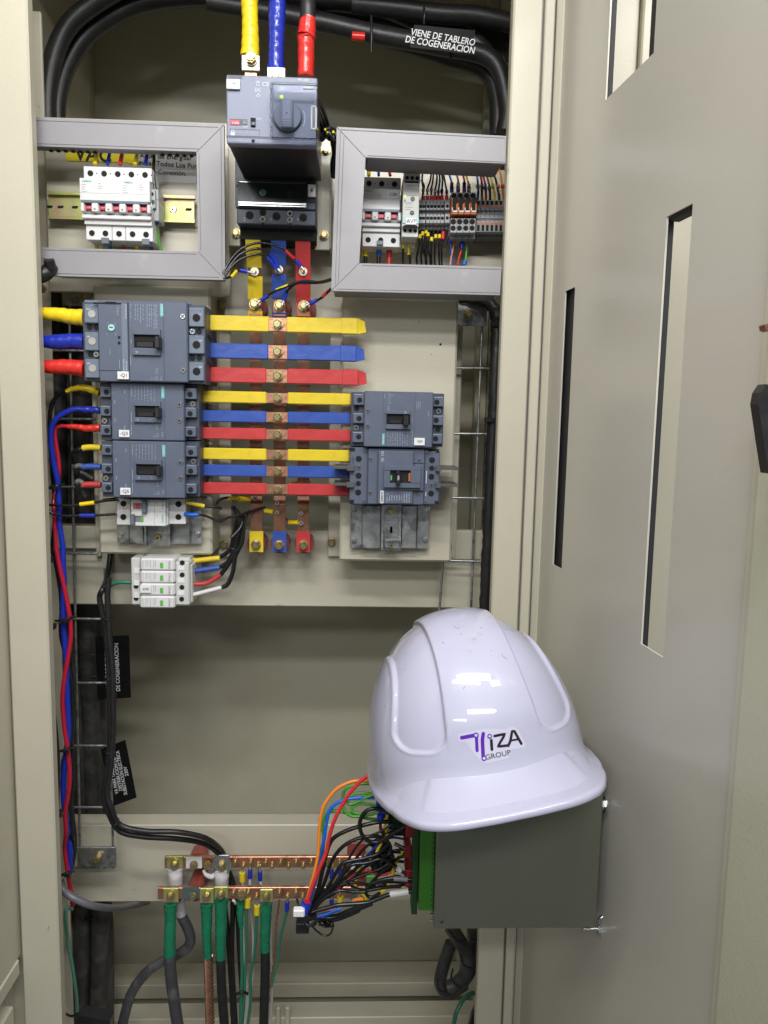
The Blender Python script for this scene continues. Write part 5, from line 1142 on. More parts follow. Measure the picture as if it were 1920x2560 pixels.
# right side wires of the single pole breakers
def K1(x, y): return 480 + x / 3.456, 1000 + y / 3.456
wire([(*K1(-40, 880), 1.04), (*K1(0, 895), 1.04), (*K1(60, 905), 1.04), (*K1(110, 922), 1.045), (*K1(200, 925), 1.05), (*K1(255, 938), 1.055)], .0028, "wk", "black wire with a yellow band leaving the single pole breakers to the right",
     parts=[("yellow_band", [(*K1(-45, 882), 1.04), (*K1(20, 897), 1.039), (*K1(105, 918), 1.043)], .0046, "wy")])
wire([(*K1(-60, 985), 1.04), (*K1(0, 990), 1.04), (*K1(60, 990), 1.04), (*K1(130, 1005), 1.045), (*K1(235, 1045), 1.05), (*K1(330, 1010), 1.06), (*K1(440, 985), 1.07), (*K1(500, 960), 1.085)], .0028, "wk", "black wire with a sky blue band leaving the single pole breakers to the right",
     parts=[("blue_band", [(*K1(-65, 985), 1.04), (*K1(-20, 990), 1.039), (*K1(55, 992), 1.039)], .0046, "wlb")])
wire([(*K1(215, 900), 1.05), (*K1(230, 870), 1.055), (*K1(290, 845), 1.065), (*K1(400, 855), 1.085), (*K1(500, 855), 1.095)], .0028, "wk", "black wire in yellow sleeve ringed to the foot of the yellow busbar",
     parts=[("yellow_sleeve", [(*K1(310, 846), 1.067), (*K1(395, 852), 1.08)], .0042, "wy"), ("ring_terminal", [(*K1(405, 855), 1.082), (*K1(500, 855), 1.092)], .0062, "ytape")])
wire([(*K1(430, 1150), 1.08), (*K1(460, 1040), 1.085), (*K1(500, 970), 1.09), (*K1(620, 930), 1.10), (*K1(640, 955), 1.10)], .0028, "wk", "black wire looping up behind the yellow busbar foot to the blue one",
     parts=[("ring_terminal", [(*K1(630, 955), 1.098), (*K1(700, 968), 1.095)], .0056, "ytape")])
wire([(*K1(810, 1020), 1.115), (*K1(850, 1050), 1.105), (*K1(910, 1060), 1.10)], .0024, "wdr", "short dark red wire with a yellow ring terminal at the foot of the red busbar",
     parts=[("ring_terminal", [(*K1(840, 1058), 1.104), (*K1(915, 1058), 1.096)], .0052, "ytape")])
# black sleeve bundle going down to the surge protector
cols = (("yellow", "ybar", [(240, 1365), (0, 1390), (-60, 1385)], [(350, 920), (395, 1010), (365, 1150), (330, 1290), (235, 1362)]), ("blue", "bbar", [(240, 1445), (0, 1482), (-60, 1500)], [(360, 930), (410, 1050), (385, 1200), (350, 1320), (310, 1400), (235, 1450)]),
        ("red", "rbar", [(245, 1510), (130, 1580), (0, 1590), (-60, 1592)], [(370, 940), (420, 1060), (400, 1200), (360, 1340), (300, 1440), (245, 1515)]), ("white", "ww", [(255, 1620), (0, 1685), (-60, 1690)], [(380, 950), (440, 1080), (430, 1230), (375, 1350), (355, 1480), (310, 1590), (255, 1620)]))
for i, (c, m, sl_, pts) in enumerate(cols):
    wire([(*K1(*p), 1.075 + .012 * (3 - i)) for p in pts], .0052, "wk", f"black cable with a {c} sleeved end running down to the surge protector", "cable", "cables into the surge protector", "control_cable",
         parts=[(f"{c}_sleeve", [(*K1(*p), 1.07 + .006 * (3 - i)) for p in sl_], .0062 if i < 2 else .0050, m)])
wire([(*K1(340, 1190), 1.06), (*K1(420, 1100), 1.07), (*K1(445, 1000), 1.08)], .0040, "wk", "single black cable strand outside the tied bundle beside the yellow busbar foot")
o = build("cable_tie", MB().tube([W(*K1(300, 1285), 1.07), W(*K1(330, 1280), 1.058), W(*K1(380, 1295), 1.058), W(*K1(392, 1300), 1.07)], .0018, 8), "black"); tag(o, "black cable tie round the cables above the surge protector", "cable tie")
wire([(*G1(660, 1300), 1.08), (*G1(720, 1265), 1.07), (*G1(800, 1245), 1.065), (*G1(890, 1248), 1.065)], .0046, "wdg", "teal green earth wire entering the surge protector from the left")

# busbar tap wires (upper)
def L1(x, y): return 480 + x / 3.456, 560 + y / 3.456
g = "sensing wires on the upright busbars"
def tap(label, pts, band, ring, Yr):
    f = lambda L, Y0, Y1: [(*L1(*p), Y0 + (Y1 - Y0) * i / max(1, len(L) - 1)) for i, p in enumerate(L)]
    return wire(f(pts, 1.03, Yr), .0027, "wk", label, group=g, parts=([(f"{band[0]}_band", f(band[1], band[3], band[4]), .0036, band[2])] if band else []) +
                [("crimp_sleeve", f(ring[0], ring[2] - .002, ring[2]), .0044, "wb"), ("ring_terminal", f(ring[1], ring[2], ring[2] - .001), .0026, "tin")])
tap("sensing wire with blue crimp screwed high on the yellow busbar", [(270, 475), (330, 455), (350, 420), (410, 400)], ("yellow", [(340, 460), (385, 405)], "wy", 1.036, 1.042), ([(410, 398), (478, 412)], [(475, 410), (545, 428)], 1.05), 1.05)
tap("outer sensing wire arching to the blue busbar", [(275, 440), (330, 360), (420, 260), (560, 212), (660, 240), (720, 320)], ("blue", [(670, 250), (700, 290), (725, 345)], "wb", 1.045, 1.05), ([(722, 320), (745, 380)], [(745, 380), (765, 415)], 1.05), 1.05)
tap("inner sensing wire arching to the blue busbar", [(280, 455), (340, 370), (430, 300), (560, 262), (640, 280), (715, 375)], ("blue", [(645, 285), (685, 330), (715, 372)], "wb", 1.045, 1.05), ([(708, 345), (725, 390)], [(735, 385), (760, 410)], 1.05), 1.05)
tap("highest sensing wire arching over to the red busbar", [(272, 430), (320, 330), (420, 220), (560, 165), (700, 180), (810, 230), (890, 310)], ("red", [(808, 228), (850, 270), (885, 300)], "wr", 1.045, 1.049), ([(895, 315), (940, 365)], [(940, 365), (970, 400)], 1.05), 1.05)
tap("lower sensing wire with yellow band bolted to the yellow busbar", [(1200, 475), (1100, 500), (960, 495), (830, 535), (700, 590), (650, 620)], ("yellow", [(830, 530), (730, 572)], "wy", 1.052, 1.058), ([(660, 618), (595, 660)], [(598, 655), (560, 690)], 1.066), 1.066)
tap("lower sensing wire with blue band bolted to the blue busbar", [(1200, 485), (1120, 505), (1000, 510), (900, 515), (830, 570), (815, 600)], ("blue", [(1030, 498), (925, 505)], "wb", 1.043, 1.048), ([(815, 595), (795, 660)], [(800, 655), (775, 705)], 1.066), 1.066)
tap("lower sensing wire with red band bolted to the red busbar", [(1200, 560), (1130, 630), (1080, 660)], ("red", [(1190, 570), (1130, 625)], "wr", 1.035, 1.045), ([(1082, 658), (1018, 690)], [(1020, 688), (975, 708)], 1.066), 1.066)

RS = 1.0
# ================================================================== BLACK TRUNK CABLES
g = "thick black trunk cables behind the left ladder"
trunks = [[(128, 700), (140, 900), (145, 1200), (150, 1400), (170, 1600), (195, 1800), (205, 2000), (205, 2300), (200, 2700)], [(160, 690), (165, 900), (170, 1200), (185, 1450), (200, 1650), (215, 1900), (222, 2100), (225, 2320), (222, 2700)],
          [(178, 720), (182, 900), (188, 1200), (205, 1450), (212, 1650), (228, 1900), (234, 2100), (262, 2320), (262, 2700)], [(195, 700), (205, 900), (200, 1100), (205, 1300), (215, 1500), (225, 1750), (232, 2000), (250, 2300), (238, 2700)], [(228, 740), (222, 900), (228, 1200), (232, 1450), (240, 1700), (245, 1900), (240, 2200), (215, 2420), (190, 2700)],
          [(145, 2000), (160, 2250), (172, 2400), (180, 2700)]]
lab = ["leftmost of the trunk cables behind the left ladder rods", "second trunk cable from the left behind the ladder rods", "third trunk cable from the left, set deeper behind the ladder rods", "fourth trunk cable from the left behind the ladder rods", "rightmost trunk cable behind the left ladder beside the pan", "short visible trunk cable at lower left behind the thin green wire"]
for i, p in enumerate(trunks):
    o = build("trunk_cable", MB().tube([W(x, y, 1.235 + .020 * (i % 3)) for x, y in p], .0150, 18, 8), "bigcab"); tag(o, "thick dusty black cable, " + lab[i], "power cable", g)
for i, (x, y, w_, s_) in enumerate(((188, 1590, 32, 0), (210, 1635, 26, -14), (215, 1690, 30, -12), (222, 2295, 34, 4))):
    o = build("cable_tie", MB().tube([W(x - w_, y + s_ + 8, 1.225), W(x, y + 2, 1.222), W(x + w_, y - s_ * .6 - 6, 1.225)], .0016, 8), "black"); tag(o, ["wide black tie high on the trunk cables under the left crossmember", "slanting black tie on the trunk cables beside the first black tag", "lower slanting black tie on the trunk cables beside the black tag", "black tie on the trunk cables near the cabinet floor"][i], "cable tie")
# arch of big cables at the top
tops = [[(118, 330), (118, 230), (135, 140), (175, 60), (250, 0), (330, -40), (450, -60)], [(142, 330), (143, 250), (165, 170), (215, 90), (290, 35), (370, 5), (480, -8), (620, -5)],
        [(560, -30), (700, 10), (850, 35), (1000, 50), (1120, 70), (1250, 95), (1285, 140)], [(520, 5), (660, 28), (800, 55), (950, 88), (1100, 115), (1230, 150), (1268, 260), (1262, 330)],
          [(300, -60), (420, -30), (560, -8), (700, 22), (840, 62), (980, 100), (1110, 140), (1225, 190), (1255, 340)], [(620, -60), (780, -20), (900, 20), (1020, 62), (1140, 92), (1290, 120)],
          [(880, 10), (1000, 22), (1100, 35), (1190, 40), (1290, 60)], [(700, -5), (850, 5), (960, 20), (1060, 60), (1180, 100), (1240, 190), (1245, 340)]]
tl = ["outer thick black cable curving down the upper left corner", "inner thick black cable curving down the upper left corner", "thick black cable crossing the top behind the taped cables", "lowest thick black cable crossing the top and dropping behind the right duct",
      "long thick black cable sagging under the others across the top", "thick black cable squeezed between the others above the lettered tag", "short thick black cable at the top right above the lettered tag", "thick black cable passing just behind the lettered tag at the top"]
for i, p in enumerate(tops):
    o = build("trunk_cable", MB().tube([W(x, y, 1.20 + .03 * (i % 3)) for x, y in p], .0135, 18, 8), "rubber"); tag(o, tl[i], "power cable", "thick black cables along the top")
o = build("red_tape_mark", MB().tube([W(880, 90, 1.17), W(912, 93, 1.17)], .0060, 10), "rtape"); tag(o, "small red tape mark in the shade of the top cables", "tape mark")
for i, (x, y0, y1) in enumerate(((928, 40, 130), (1060, 15, 60), (1126, 130, 152))):
    o = build("cable_tie", MB().tube([W(x, y0, 1.16), W(x + 1, (y0 + y1) / 2, 1.157), W(x, y1, 1.16)], .0018, 8), "black"); tag(o, ("black cable tie hanging beside the small red tape mark", "black cable tie standing up above the lettered tag", "tail of a black cable tie under the lettered tag")[i], "cable tie")
o = build("washer_plate", MB().cyl(W(116, 28, 1.40), W(116, 28, 1.39), .0135, 24).cyl(W(116, 28, 1.39), W(116, 28, 1.385), .005, 12), "zinc"); tag(o, "round zinc washer with a screw in the dark upper left corner", "washer")

# lettered tags
def tagplate(label, quad, lines, Y, th=.0015):
    t = thing("cable_tag", label, "tag", W(*quad[0], Y)); mb = MB(); mb.ppoly(quad, Y, Y + th); build("tag_plate", mb, "stickbk", t)
    for s_, x, y, h, rot, k in lines: text(s_, x, y, Y - .0002, h, "tagw", t, rot, **k)
    return t
tagplate("black tag lettered VIENE DE TABLERO DE COGENERACION on the top cables", [(1036, 62), (1188, 76), (1180, 136), (1024, 118)],
         [("VIENE DE TABLERO", 1108, 93, 14.5, -7, dict(bold=.02, ital=.15, sx=.84)), ("DE COGENERACION", 1101, 112, 14.5, -7, dict(bold=.02, ital=.15, sx=.84))], 1.14)
tagplate("black tag lettered DE COGENERACION upright behind the pair of black cables", [(238, 1592), (322, 1589), (327, 1744), (244, 1750)], [("VIENE DE TABLERO", 268, 1668, 9.5, 91, dict(sx=.9)), ("DE COGENERACION", 293, 1668, 9.8, 91, dict(sx=.95, bold=.02))], 1.20)
tagplate("tilted black tag lettered SUBESTACION ELECTRICA 220V behind the pair of black cables", [(252, 1874), (313, 1850), (341, 1994), (282, 2016)],
         [("VA PARA TABLERO DE", 283, 1936, 8.6, 99, dict(bold=.02, sx=.86)), ("DISTRIBUCION DE", 294, 1935, 8.6, 99, dict(bold=.02, sx=.9)), ("SUBESTACION ELECTRICA", 304, 1932, 8.6, 99, dict(bold=.02, sx=.82)), ("220V", 315, 1928, 8.6, 99, dict(bold=.02))], 1.19)

RS = .52
# pair of black cables running down and across to the earth bars
def M1(x, y): return 80 + x / 3.072, 1380 + y / 3.072
pair = [[(612, -160), (600, 40), (575, 200), (545, 280), (520, 340), (530, 420), (560, 560), (575, 700), (590, 900), (595, 1150), (600, 1400), (575, 1700), (550, 1880), (590, 2010), (660, 2100)],
        [(590, 200), (580, 330), (585, 420), (590, 560), (600, 700), (620, 900), (625, 1150), (622, 1400), (605, 1650), (580, 1850), (610, 1960), (665, 2060)]]
pc = ["left one of the pair of black cables sweeping to the copper bars", "right one of the pair of black cables sweeping to the copper bars"]
ends = [[(300, 2078, 1.08), (360, 2092, 1.08), (430, 2096, 1.085), (492, 2104, 1.10), (530, 2120, 1.115), (558, 2150, 1.138), (580, 2200, 1.145), (592, 2260, 1.145), (600, 2400, 1.15), (612, 2600, 1.15)],
        [(300, 2062, 1.07), (365, 2078, 1.07), (440, 2080, 1.075), (505, 2092, 1.09), (540, 2112, 1.11), (560, 2138, 1.137), (575, 2190, 1.145), (582, 2260, 1.145), (580, 2400, 1.15), (592, 2600, 1.15)]]
for i in (0, 1):
    L = [W(*M1(*p), 1.075 - .01 * i + (.075 if p[1] < 70 else .05 if p[1] < 210 and i == 0 else 0)) for p in pair[i]][:-1] + [W(*p) for p in ends[i]]
    o = build("earth_cable", MB().tube(L, .0076, 14, 8), "rubber"); tag(o, "glossy " + pc[i], "power cable", "pair of black earth cables")
for i, (x, y, w_) in enumerate(((585, 505, 40), (600, 958, 42), (600, 1528, 42), (650, 2110, 20))):
    a = W(*M1(x - w_, y + 3), 1.07); b = W(*M1(x + w_, y - 3 - (60 if i == 3 else 0)), 1.07)
    o = build("cable_tie", MB().tube([a, (a + b) / 2 + Vector((0, -.010, 0)), b], .0016, 8), "black"); tag(o, f"{['highest', 'second', 'third', 'lowest'][i]} black tie going down the pair of black earth cables", "cable tie")

RS = .62
# colour wires going down beside the left post
ct = [("", "blue", "btape", .0064, 1.045, [(235, -40), (238, 100), (245, 250), (240, 420), (245, 600), (262, 800), (268, 1000), (275, 1200), (280, 1400), (255, 1600), (240, 1800), (255, 2000), (275, 2150)]),
      ("", "crimson", "wdr", .0050, 1.04, [(185, -30), (215, 130), (250, 280), (285, 470), (300, 640), (270, 850), (245, 1000), (235, 1150), (250, 1350), (275, 1520), (290, 1700), (280, 1850), (255, 2000), (262, 2150)]),
      ("", "black", "wk", .0044, 1.05, [(150, -30), (205, 200), (225, 420), (222, 640), (270, 830), (305, 980), (310, 1150), (300, 1450), (240, 1600), (245, 1800), (295, 1980), (310, 2180)]),
      ("", "dusty black", "rubber", .0036, 1.055, [(170, 0), (215, 300), (280, 560), (300, 760), (328, 1000), (320, 1250), (305, 1500), (320, 1750), (305, 1900), (325, 2100)])]
low = {"blue": [(171, 2090), (176, 2140), (173, 2185)], "crimson": [(162, 2120), (168, 2170), (176, 2220), (182, 2265)], "black": [(183, 2100), (182, 2150), (172, 2185)], "dusty black": [(188, 2080), (188, 2130), (178, 2180)]}
for _, c, m, r, Y, pts in ct:
    L = [W(*M1(*p), Y) for p in pts] + [W(x, y, Y + .01) for x, y in low[c]]
    o = build("riser_cable", MB().tube(L, r, 12, 6), m); tag(o, f"{c} riser cable running down beside the left post", "cable", "riser cables beside the left post")
o = build("thin_wire", MB().tube([W(*p, 1.02) for p in ((103, 900), (108, 1080), (110, 1230), (118, 1400), (125, 1560), (130, 1720), (142, 1830), (147, 1900), (147, 1960), (143, 2050), (144, 2200), (150, 2350), (160, 2560))], .0030, 8), "rubber"); tag(o, "thin dusty black wire hugging the edge of the left post all the way down", "wire")
for i, (x, y, k) in enumerate(((136, 1214, 1), (163, 1546, 1), (160, 1872, 1), (160, 2182, 1))):
    t = thing("cable_tie", f"{['highest', 'second', 'third', 'lowest'][i]} black tie going down the coloured riser cables", "cable tie", W(x, y, 1.04), "ties on the riser cables")
    mb = MB(); mb.tube([W(x - 24, y + 6, 1.05), W(x - 6, y + 5, 1.034), W(x + 10, y - 1, 1.034), W(x + 24, y - 4, 1.05)], .0030, 8); build("strap", mb, "black", t)
    mb = MB(); p = W(x - 3 + 4 * i, y + 4, 1.032); mb.box(p.x - .004, p.x + .004, p.y - .003, p.y + .003, p.z - .003, p.z + .003, .0008); mb.tube([p, W(x - 20, y + 5 + 8 * (i % 2), 1.02), W(x - 34, y + 6 + 12 * (i % 2), 1.02)], .0014, 6); build("tie_head", mb, "black", t)
for i, (x, y) in enumerate(((121, 1401), (129, 1568), (147, 2038))):
    o = build("tie_head", MB().box(W(x - 6, y, 1.01).x, W(x + 6, y, 1.01).x, 1.01, 1.02, W(x, y + 8, 1.01).z, W(x, y - 7, 1.01).z, .001), "black"); tag(o, f"{['upper', 'middle', 'lower'][i]} small black tie block clipped against the left post edge", "cable tie", "tie blocks on the left post edge")
RS = 1.0
# small gland at the left post under the left duct
t = thing("cable_gland", "black cable plug poking out beside the left duct's lower corner", "plug", W(112, 685, 1.02)); build("plug_body", MB().tube([W(96, 692, 1.02), W(114, 684, 1.02), W(128, 668, 1.03)], .0090, 12), "rubber", t); build("plug_cap", MB().tube([W(122, 650, 1.015), W(128, 672, 1.02)], .0068, 10), "black", t)
t = thing("small_bolt", "small brass bolt at the left post edge beside the galvanised bracket", "bolt", W(106, 722, 1.06)); bolt(t, 106, 722, 1.06, .0058)

RS = .56
# lower left: conduit, green wire, big tail
o = build("conduit", MB().tube([W(150, 2200, 1.04), W(158, 2225, 1.035), (W(190, 2248, 1.03)), W(235, 2265, 1.04), W(290, 2270, 1.09), W(340, 2262, 1.16), W(370, 2255, 1.25)], [.0090, .0095, .0095, .009, .0085, .008, .008], 14, 8), "conduit"); tag(o, "smooth grey flexible tube curling across the lower left corner", "conduit")
t = wire([(180, 2273, 1.10), (170, 2268, 1.09), (163, 2285, 1.085), (168, 2340, 1.085), (180, 2410, 1.09), (190, 2480, 1.10), (193, 2530, 1.11)], .0048, "wtg", "pale teal green wire hooking down over the trunk cables at lower left")
t = thing("black_clamp", "black tape end and strap over the trunk cables at the bottom left", "strap", W(200, 2530, 1.05)); mb = MB(); mb.ppoly([(195, 2538), (275, 2552), (270, 2600), (190, 2590)], 1.05, 1.07); mb.tube([W(158, 2530, 1.09), W(178, 2540, 1.07), W(198, 2532, 1.07)], .003, 8); build("strap_band", mb, "black", t)

RS = 1.0
# ================================================================== RIGHT SPIRAL WRAPPED HARNESS
L = [(1150, 742, 1.12), (1195, 748, 1.11), (1228, 762, 1.10), (1242, 800, 1.095), (1240, 900, 1.09), (1234, 1050, 1.09), (1226, 1200, 1.09), (1222, 1330, 1.09), (1216, 1450, 1.09), (1212, 1600, 1.09)]
t = thing("spiral_harness", "black spiral wrapped harness running down between ladder and right post", "cable harness", W(1230, 1100, 1.09))
build("wrap", MB().tube([W(*p) for p in L], .0088, 16, 10, ridge=.0016, rp=.016, seed=4), "rubber", t)
for x, y in ((1222, 1050), (1238, 810)):
    mb = MB(); p = W(x, y, 1.078); mb.box(p.x - .006, p.x + .008, p.y, p.y + .006, p.z - .0035, p.z + .0035, .001); build("tie_head", mb, "black", t)
o = build("harness_tail", MB().tube([W(1268, 640, 1.03), W(1262, 700, 1.03), W(1258, 760, 1.05)], .0050, 10), "rubber"); tag(o, "black cable end squeezed beside the right duct and post", "cable")

RS = .70
# ================================================================== EARTH AND NEUTRAL BARS
def B1(x, y): return 360 + x / 2.765, 2000 + y / 2.765
def earthbar(label, x0, y0, x1, y1, Y, m="copper"):
    t = thing("terminal_bar", label, "copper bar", W((x0 + x1) / 2, (y0 + y1) / 2, Y), "copper terminal bars"); mb = MB(); mb.pb(x0, y0, x1, y1, Y, Y + .006, .0006); build("bar", mb, m, t); return t
YU, YL = 1.128, 1.108
tu = earthbar("upper copper terminal bar with white taped lugs above the cable tails", *B1(142, 393), *B1(1545, 470), YU)
tl_ = earthbar("lower copper terminal bar with green taped cable tails hanging from it", *B1(95, 605), *B1(1545, 685), YL)
for t, xs_, Y, wc in ((tu, (213, 345, 440, 1485), YU, "sticker"), (tl_, (185, 340, 430, 1490), YL, "teal")):
    for i, x in enumerate(xs_): bolt(t, *B1(x, 445 if t is tu else 660), Y - .004, .0062, h=.007)
mb = MB(); mb.pb(*B1(290, 392), *B1(400, 472), YU - .0004, YU - .0001, 0); mb.pb(*B1(1430, 395), *B1(1540, 480), YU - .0004, YU - .0001, 0); build("white_band", mb, "sticker", tu)
mb = MB(); mb.pb(*B1(265, 604), *B1(380, 686), YL - .0004, YL - .0001, 0); mb.pb(*B1(1430, 604), *B1(1540, 690), YL - .0004, YL - .0001, 0); build("green_band", mb, mat("slate_green", (.07, .12, .125), .5), tl_)
# pan head screws on the bars
def pan_screw(t, x, y, Y):
    p = W(*B1(x, y), Y); mb = MB(); mb.cyl(p, p + Vector((0, -.002, 0)), .0042, 14); mb.cyl(p + Vector((0, -.002, 0)), p + Vector((0, -.0075, .0)), .0030, 12, r1=.0022); mb.cyl(p + Vector((0, -.0045, 0)), p + Vector((0, -.006, .0)), .0036, 8); build("screw", mb, "brass", t)
for i, x in enumerate((632, 738, 843, 946, 1052, 1157, 1262, 1355)): pan_screw(tu, x, 425, YU)
for i, x in enumerate((688, 790, 886, 1000, 1102, 1305)): pan_screw(tu, x, 448, YU)
for x in (620, 722, 938, 1050, 1160, 1355): pan_screw(tl_, x, 634, YL)
for x in (676, 778, 995, 1098, 1300): pan_screw(tl_, x, 662, YL)
for i, (x, y, nm, Y0) in enumerate(((366, 425, "left insulator behind the upper copper bar", YU), (350, 645, "left insulator behind the lower copper bar", YL), (1468, 420, "right insulator behind the upper copper bar", YU), (1470, 640, "right insulator behind the lower copper bar", YL))):
    mb = MB(); a = W(*B1(x, y), Y0 + .0065); mb.cyl(a, Vector((a.x, 1.163, a.z)), .0138, 28, r1=.0128)
    o = build("insulator", mb, "resin"); tag(o, "thick dark red resin " + nm, "insulator", "bar insulators")
for nm, x0, y0, x1, y1 in (("upper", 1405, 298, 1532, 392), ("lower", 1405, 500, 1534, 600)):
    mb = MB(); mb.pb(*B1(x0, y0), *B1(x1, y1), 1.14, 1.145, .0005); o = build("insulator_bracket", mb, "resin"); tag(o, f"square red brown bracket at the right end of the {nm} copper bar", "bracket")

# lugs with tapes and tails
def tail(label, lug, tape, tapem, sheath, sm, sr, Y, tr, group="taped cable tails on the copper bars"):
    t = thing("cable_tail", label, "power cable", W(*B1(*tape[0]), Y), group)
    if lug:
        a, b = B1(lug[0], lug[1]), B1(lug[2], lug[3]); o = flatlug(t, *a, *b, Y - .004, "yzinc" if lug[4] else "zinc"); bolt(t, *B1((lug[0] + lug[2]) / 2, lug[5]), Y - .005, .0064 if lug[4] else .0075, h=.007, m="brass")
    mb = MB(); mb.tube([W(*B1(p[0], p[1]), Y + .002 + (p[2] if len(p) > 2 else 0)) for p in tape], tr, 18, 6, ridge=.0008, rp=.012, seed=int(tape[0][0])); build("tape_wrap", mb, tapem, t)
    if sheath:
        mb = MB(); mb.tube([W(*B1(p[0], p[1]), Y + .003 + (p[2] if len(p) > 2 else 0)) for p in sheath], sr, 16, 6); build("sheath", mb, sm, t)
    return t
tail("green taped lug with a dusty grey black tail, leftmost under the lower bar", (133, 612, 238, 710, 1, 660), [(185, 705), (183, 760), (182, 830), (178, 960), (178, 1072)], "gtape", [(178, 1060), (185, 1200), (210, 1400), (240, 1600)], "greyrub", .0128, YL, [.0160, .0132, .0118, .0128, .0130])
mb = MB()
t = tail("green taped lug with a bare stranded copper tail under the lower bar", (385, 612, 482, 715, 1, 658), [(433, 710), (433, 760), (434, 850), (434, 960), (442, 1085)], "gtape", None, None, 0, YL, [.0155, .0125, .0115, .0100, .0088])
mb = MB()
for k in range(7):
    L = []
    for j in range(40):
        s_ = j / 39; c = W(*B1(444 + 14 * s_, 1075 + 520 * s_), YL + .005); a = 2 * PI * (k / 6 + s_ * 3.2)
        L.append(c + (Vector((math.cos(a), math.sin(a), 0)) * .0052 if k < 6 else Vector((0, 0, 0))))
    mb.tube(L, .0032, 8, 1)
build("copper_strands", mb, "braid", t)
tail("green taped lug with a black tail, third from the left under the lower bar", (488, 602, 580, 676, 1, 650), [(535, 672), (533, 760), (532, 880), (530, 1000), (530, 1095)], "gtape", [(530, 1080), (535, 1250), (545, 1420), (560, 1600)], "rubber", .0105, YL, [.0160, .0135, .0128, .0116, .0105])
tail("green taped lug with a black tail, farthest right under the lower bar", (803, 620, 892, 708, 1, 664), [(845, 705), (843, 780), (840, 880), (838, 960), (838, 1040)], "gtape", [(838, 1030), (838, 1200), (832, 1400), (826, 1600)], "rubber", .0105, YL, [.0140, .0128, .0118, .0112, .0110])
tail("small green taped lug between the white and green wires", (652, 628, 702, 692, 0, 655), [(672, 690), (668, 740), (665, 800), (672, 880)], "gtape", [(672, 860), (675, 1050), (678, 1200), (672, 1350), (665, 1600)], "wdg", .0038, YL, [.0085, .0088, .0075, .0045])
tail("white taped lug on the left end of the upper bar, tail bending down", (155, 392, 270, 470, 1, 445), [(215, 468), (218, 520), (222, 600, .006)], "wtape", [(225, 600, .008), (235, 700, .014), (255, 790, .016), (300, 880, .016), (322, 960, .014), (300, 1020, .016), (230, 1070, .022), (120, 1120, .03), (20, 1190, .03), (-60, 1290, .03), (-110, 1400, .03), (-160, 1600, .03)], "greyrub", .0115, YU, [.0175, .0160, .0150])
mb = MB(); mb.tube([W(*B1(238, 690), YU + .014), W(*B1(256, 790), YU + .018)], .0122, 16); o = build("white_collar", mb, "wtape"); tag(o, "grey white tape collar on the bent cable just under the lower bar", "tape")
tail("white taped lug with a round washer on the upper bar", (490, 382, 590, 475, 0, 452), [(538, 472), (537, 530), (538, 600, .006)], "wtape", [(540, 600, .02), (560, 800, .022), (590, 1000, .022), (610, 1300, .022), (625, 1600, .022)], "rubber", .0078, YU, [.0175, .0160, .0140])
o = build("white_strap", MB().tube([W(*B1(412, 485), YU - .004), W(*B1(430, 515), YU - .004), W(*B1(465, 530), YU), W(*B1(490, 515), YU + .004)], [.003, .005, .006, .006], 10), "wtape"); tag(o, "crumpled white taped wire end under the upper bar's third bolt", "wire")
mb = MB(); p = W(*B1(538, 450), YU - .0045); mb.cyl(p, p + Vector((0, -.0012, 0)), .0155, 28); o = build("washer", mb, "zinc"); tag(o, "large round zinc washer under a bolt on the upper copper bar", "washer")

def crimp(label, x, y, cm, wm, pts, Y, up=30, group="crimped wires on the copper bars"):
    t = thing("crimped_wire", label, "wire", W(*B1(x, y), Y), group)
    build("ring_terminal", MB().tube([W(*B1(x, y - up - 15), Y - .003), W(*B1(x, y), Y - .001)], .0026, 8), "tin", t)
    build("crimp_sleeve", MB().tube([W(*B1(x, y), Y - .001), W(*B1(x + (1 if pts[-1][0] >= x else -1), y + 58), Y)], .0066 if cm == "wy" else .0050, 12), cm, t)
    build("conductor", MB().tube([W(*B1(x, y + 50), Y)] + [W(*B1(p[0], p[1]), Y + (p[2] if len(p) > 2 else .002)) for p in pts], .0032, 10), wm, t)
crimp("white wire with a yellow crimp on the upper bar", 679, 500, "wy", "ww", [(682, 590), (690, 700, .015), (688, 900, .02), (700, 1150, .02), (712, 1350, .02), (690, 1600, .02)], YU)
crimp("white wire with a blue crimp, left of two on the upper bar", 734, 480, "wb", "ww", [(732, 590), (735, 760, .015), (752, 900, .02), (755, 1050, .02), (745, 1250, .02), (720, 1400, .02), (690, 1600, .02)], YU)
crimp("white wire with a blue crimp, right of two on the upper bar", 801, 495, "wb", "ww", [(812, 590), (850, 720, .02), (875, 850, .025), (878, 1050, .025), (885, 1250, .025), (880, 1420, .025), (865, 1600, .025)], YU)
crimp("green wire with a high yellow crimp on the lower bar", 718, 680, "wy", "wdg", [(712, 760), (705, 900), (706, 1050), (700, 1200), (692, 1350), (668, 1600)], YL)
crimp("green wire with a low yellow crimp on the lower bar", 781, 730, "wy", "wdg", [(780, 800), (772, 950), (758, 1100), (738, 1230), (735, 1400), (712, 1600)], YL, 40)
crimp("green wire with a blue crimp bowing down from the lower bar", 990, 705, "wb", "wdg", [(988, 770), (965, 860), (938, 980), (925, 1100), (900, 1200), (880, 1290)], YL)
crimp("blue crimped stub on the upper bar, left of two behind the wire fan", 1296, 480, "wb", "ww", [(1296, 545), (1296, 590)], YU)
crimp("blue crimped stub on the upper bar, right of two behind the wire fan", 1353, 460, "wb", "wb", [(1353, 520), (1353, 530)], YU)
crimp("blue crimped stub on the lower bar behind the wire fan", 1297, 685, "wb", "wb", [(1296, 735), (1296, 745)], YL)
crimp("yellow crimped stub on the lower bar behind the wire fan", 1357, 665, "wy", "wy", [(1357, 715), (1357, 720)], YL)
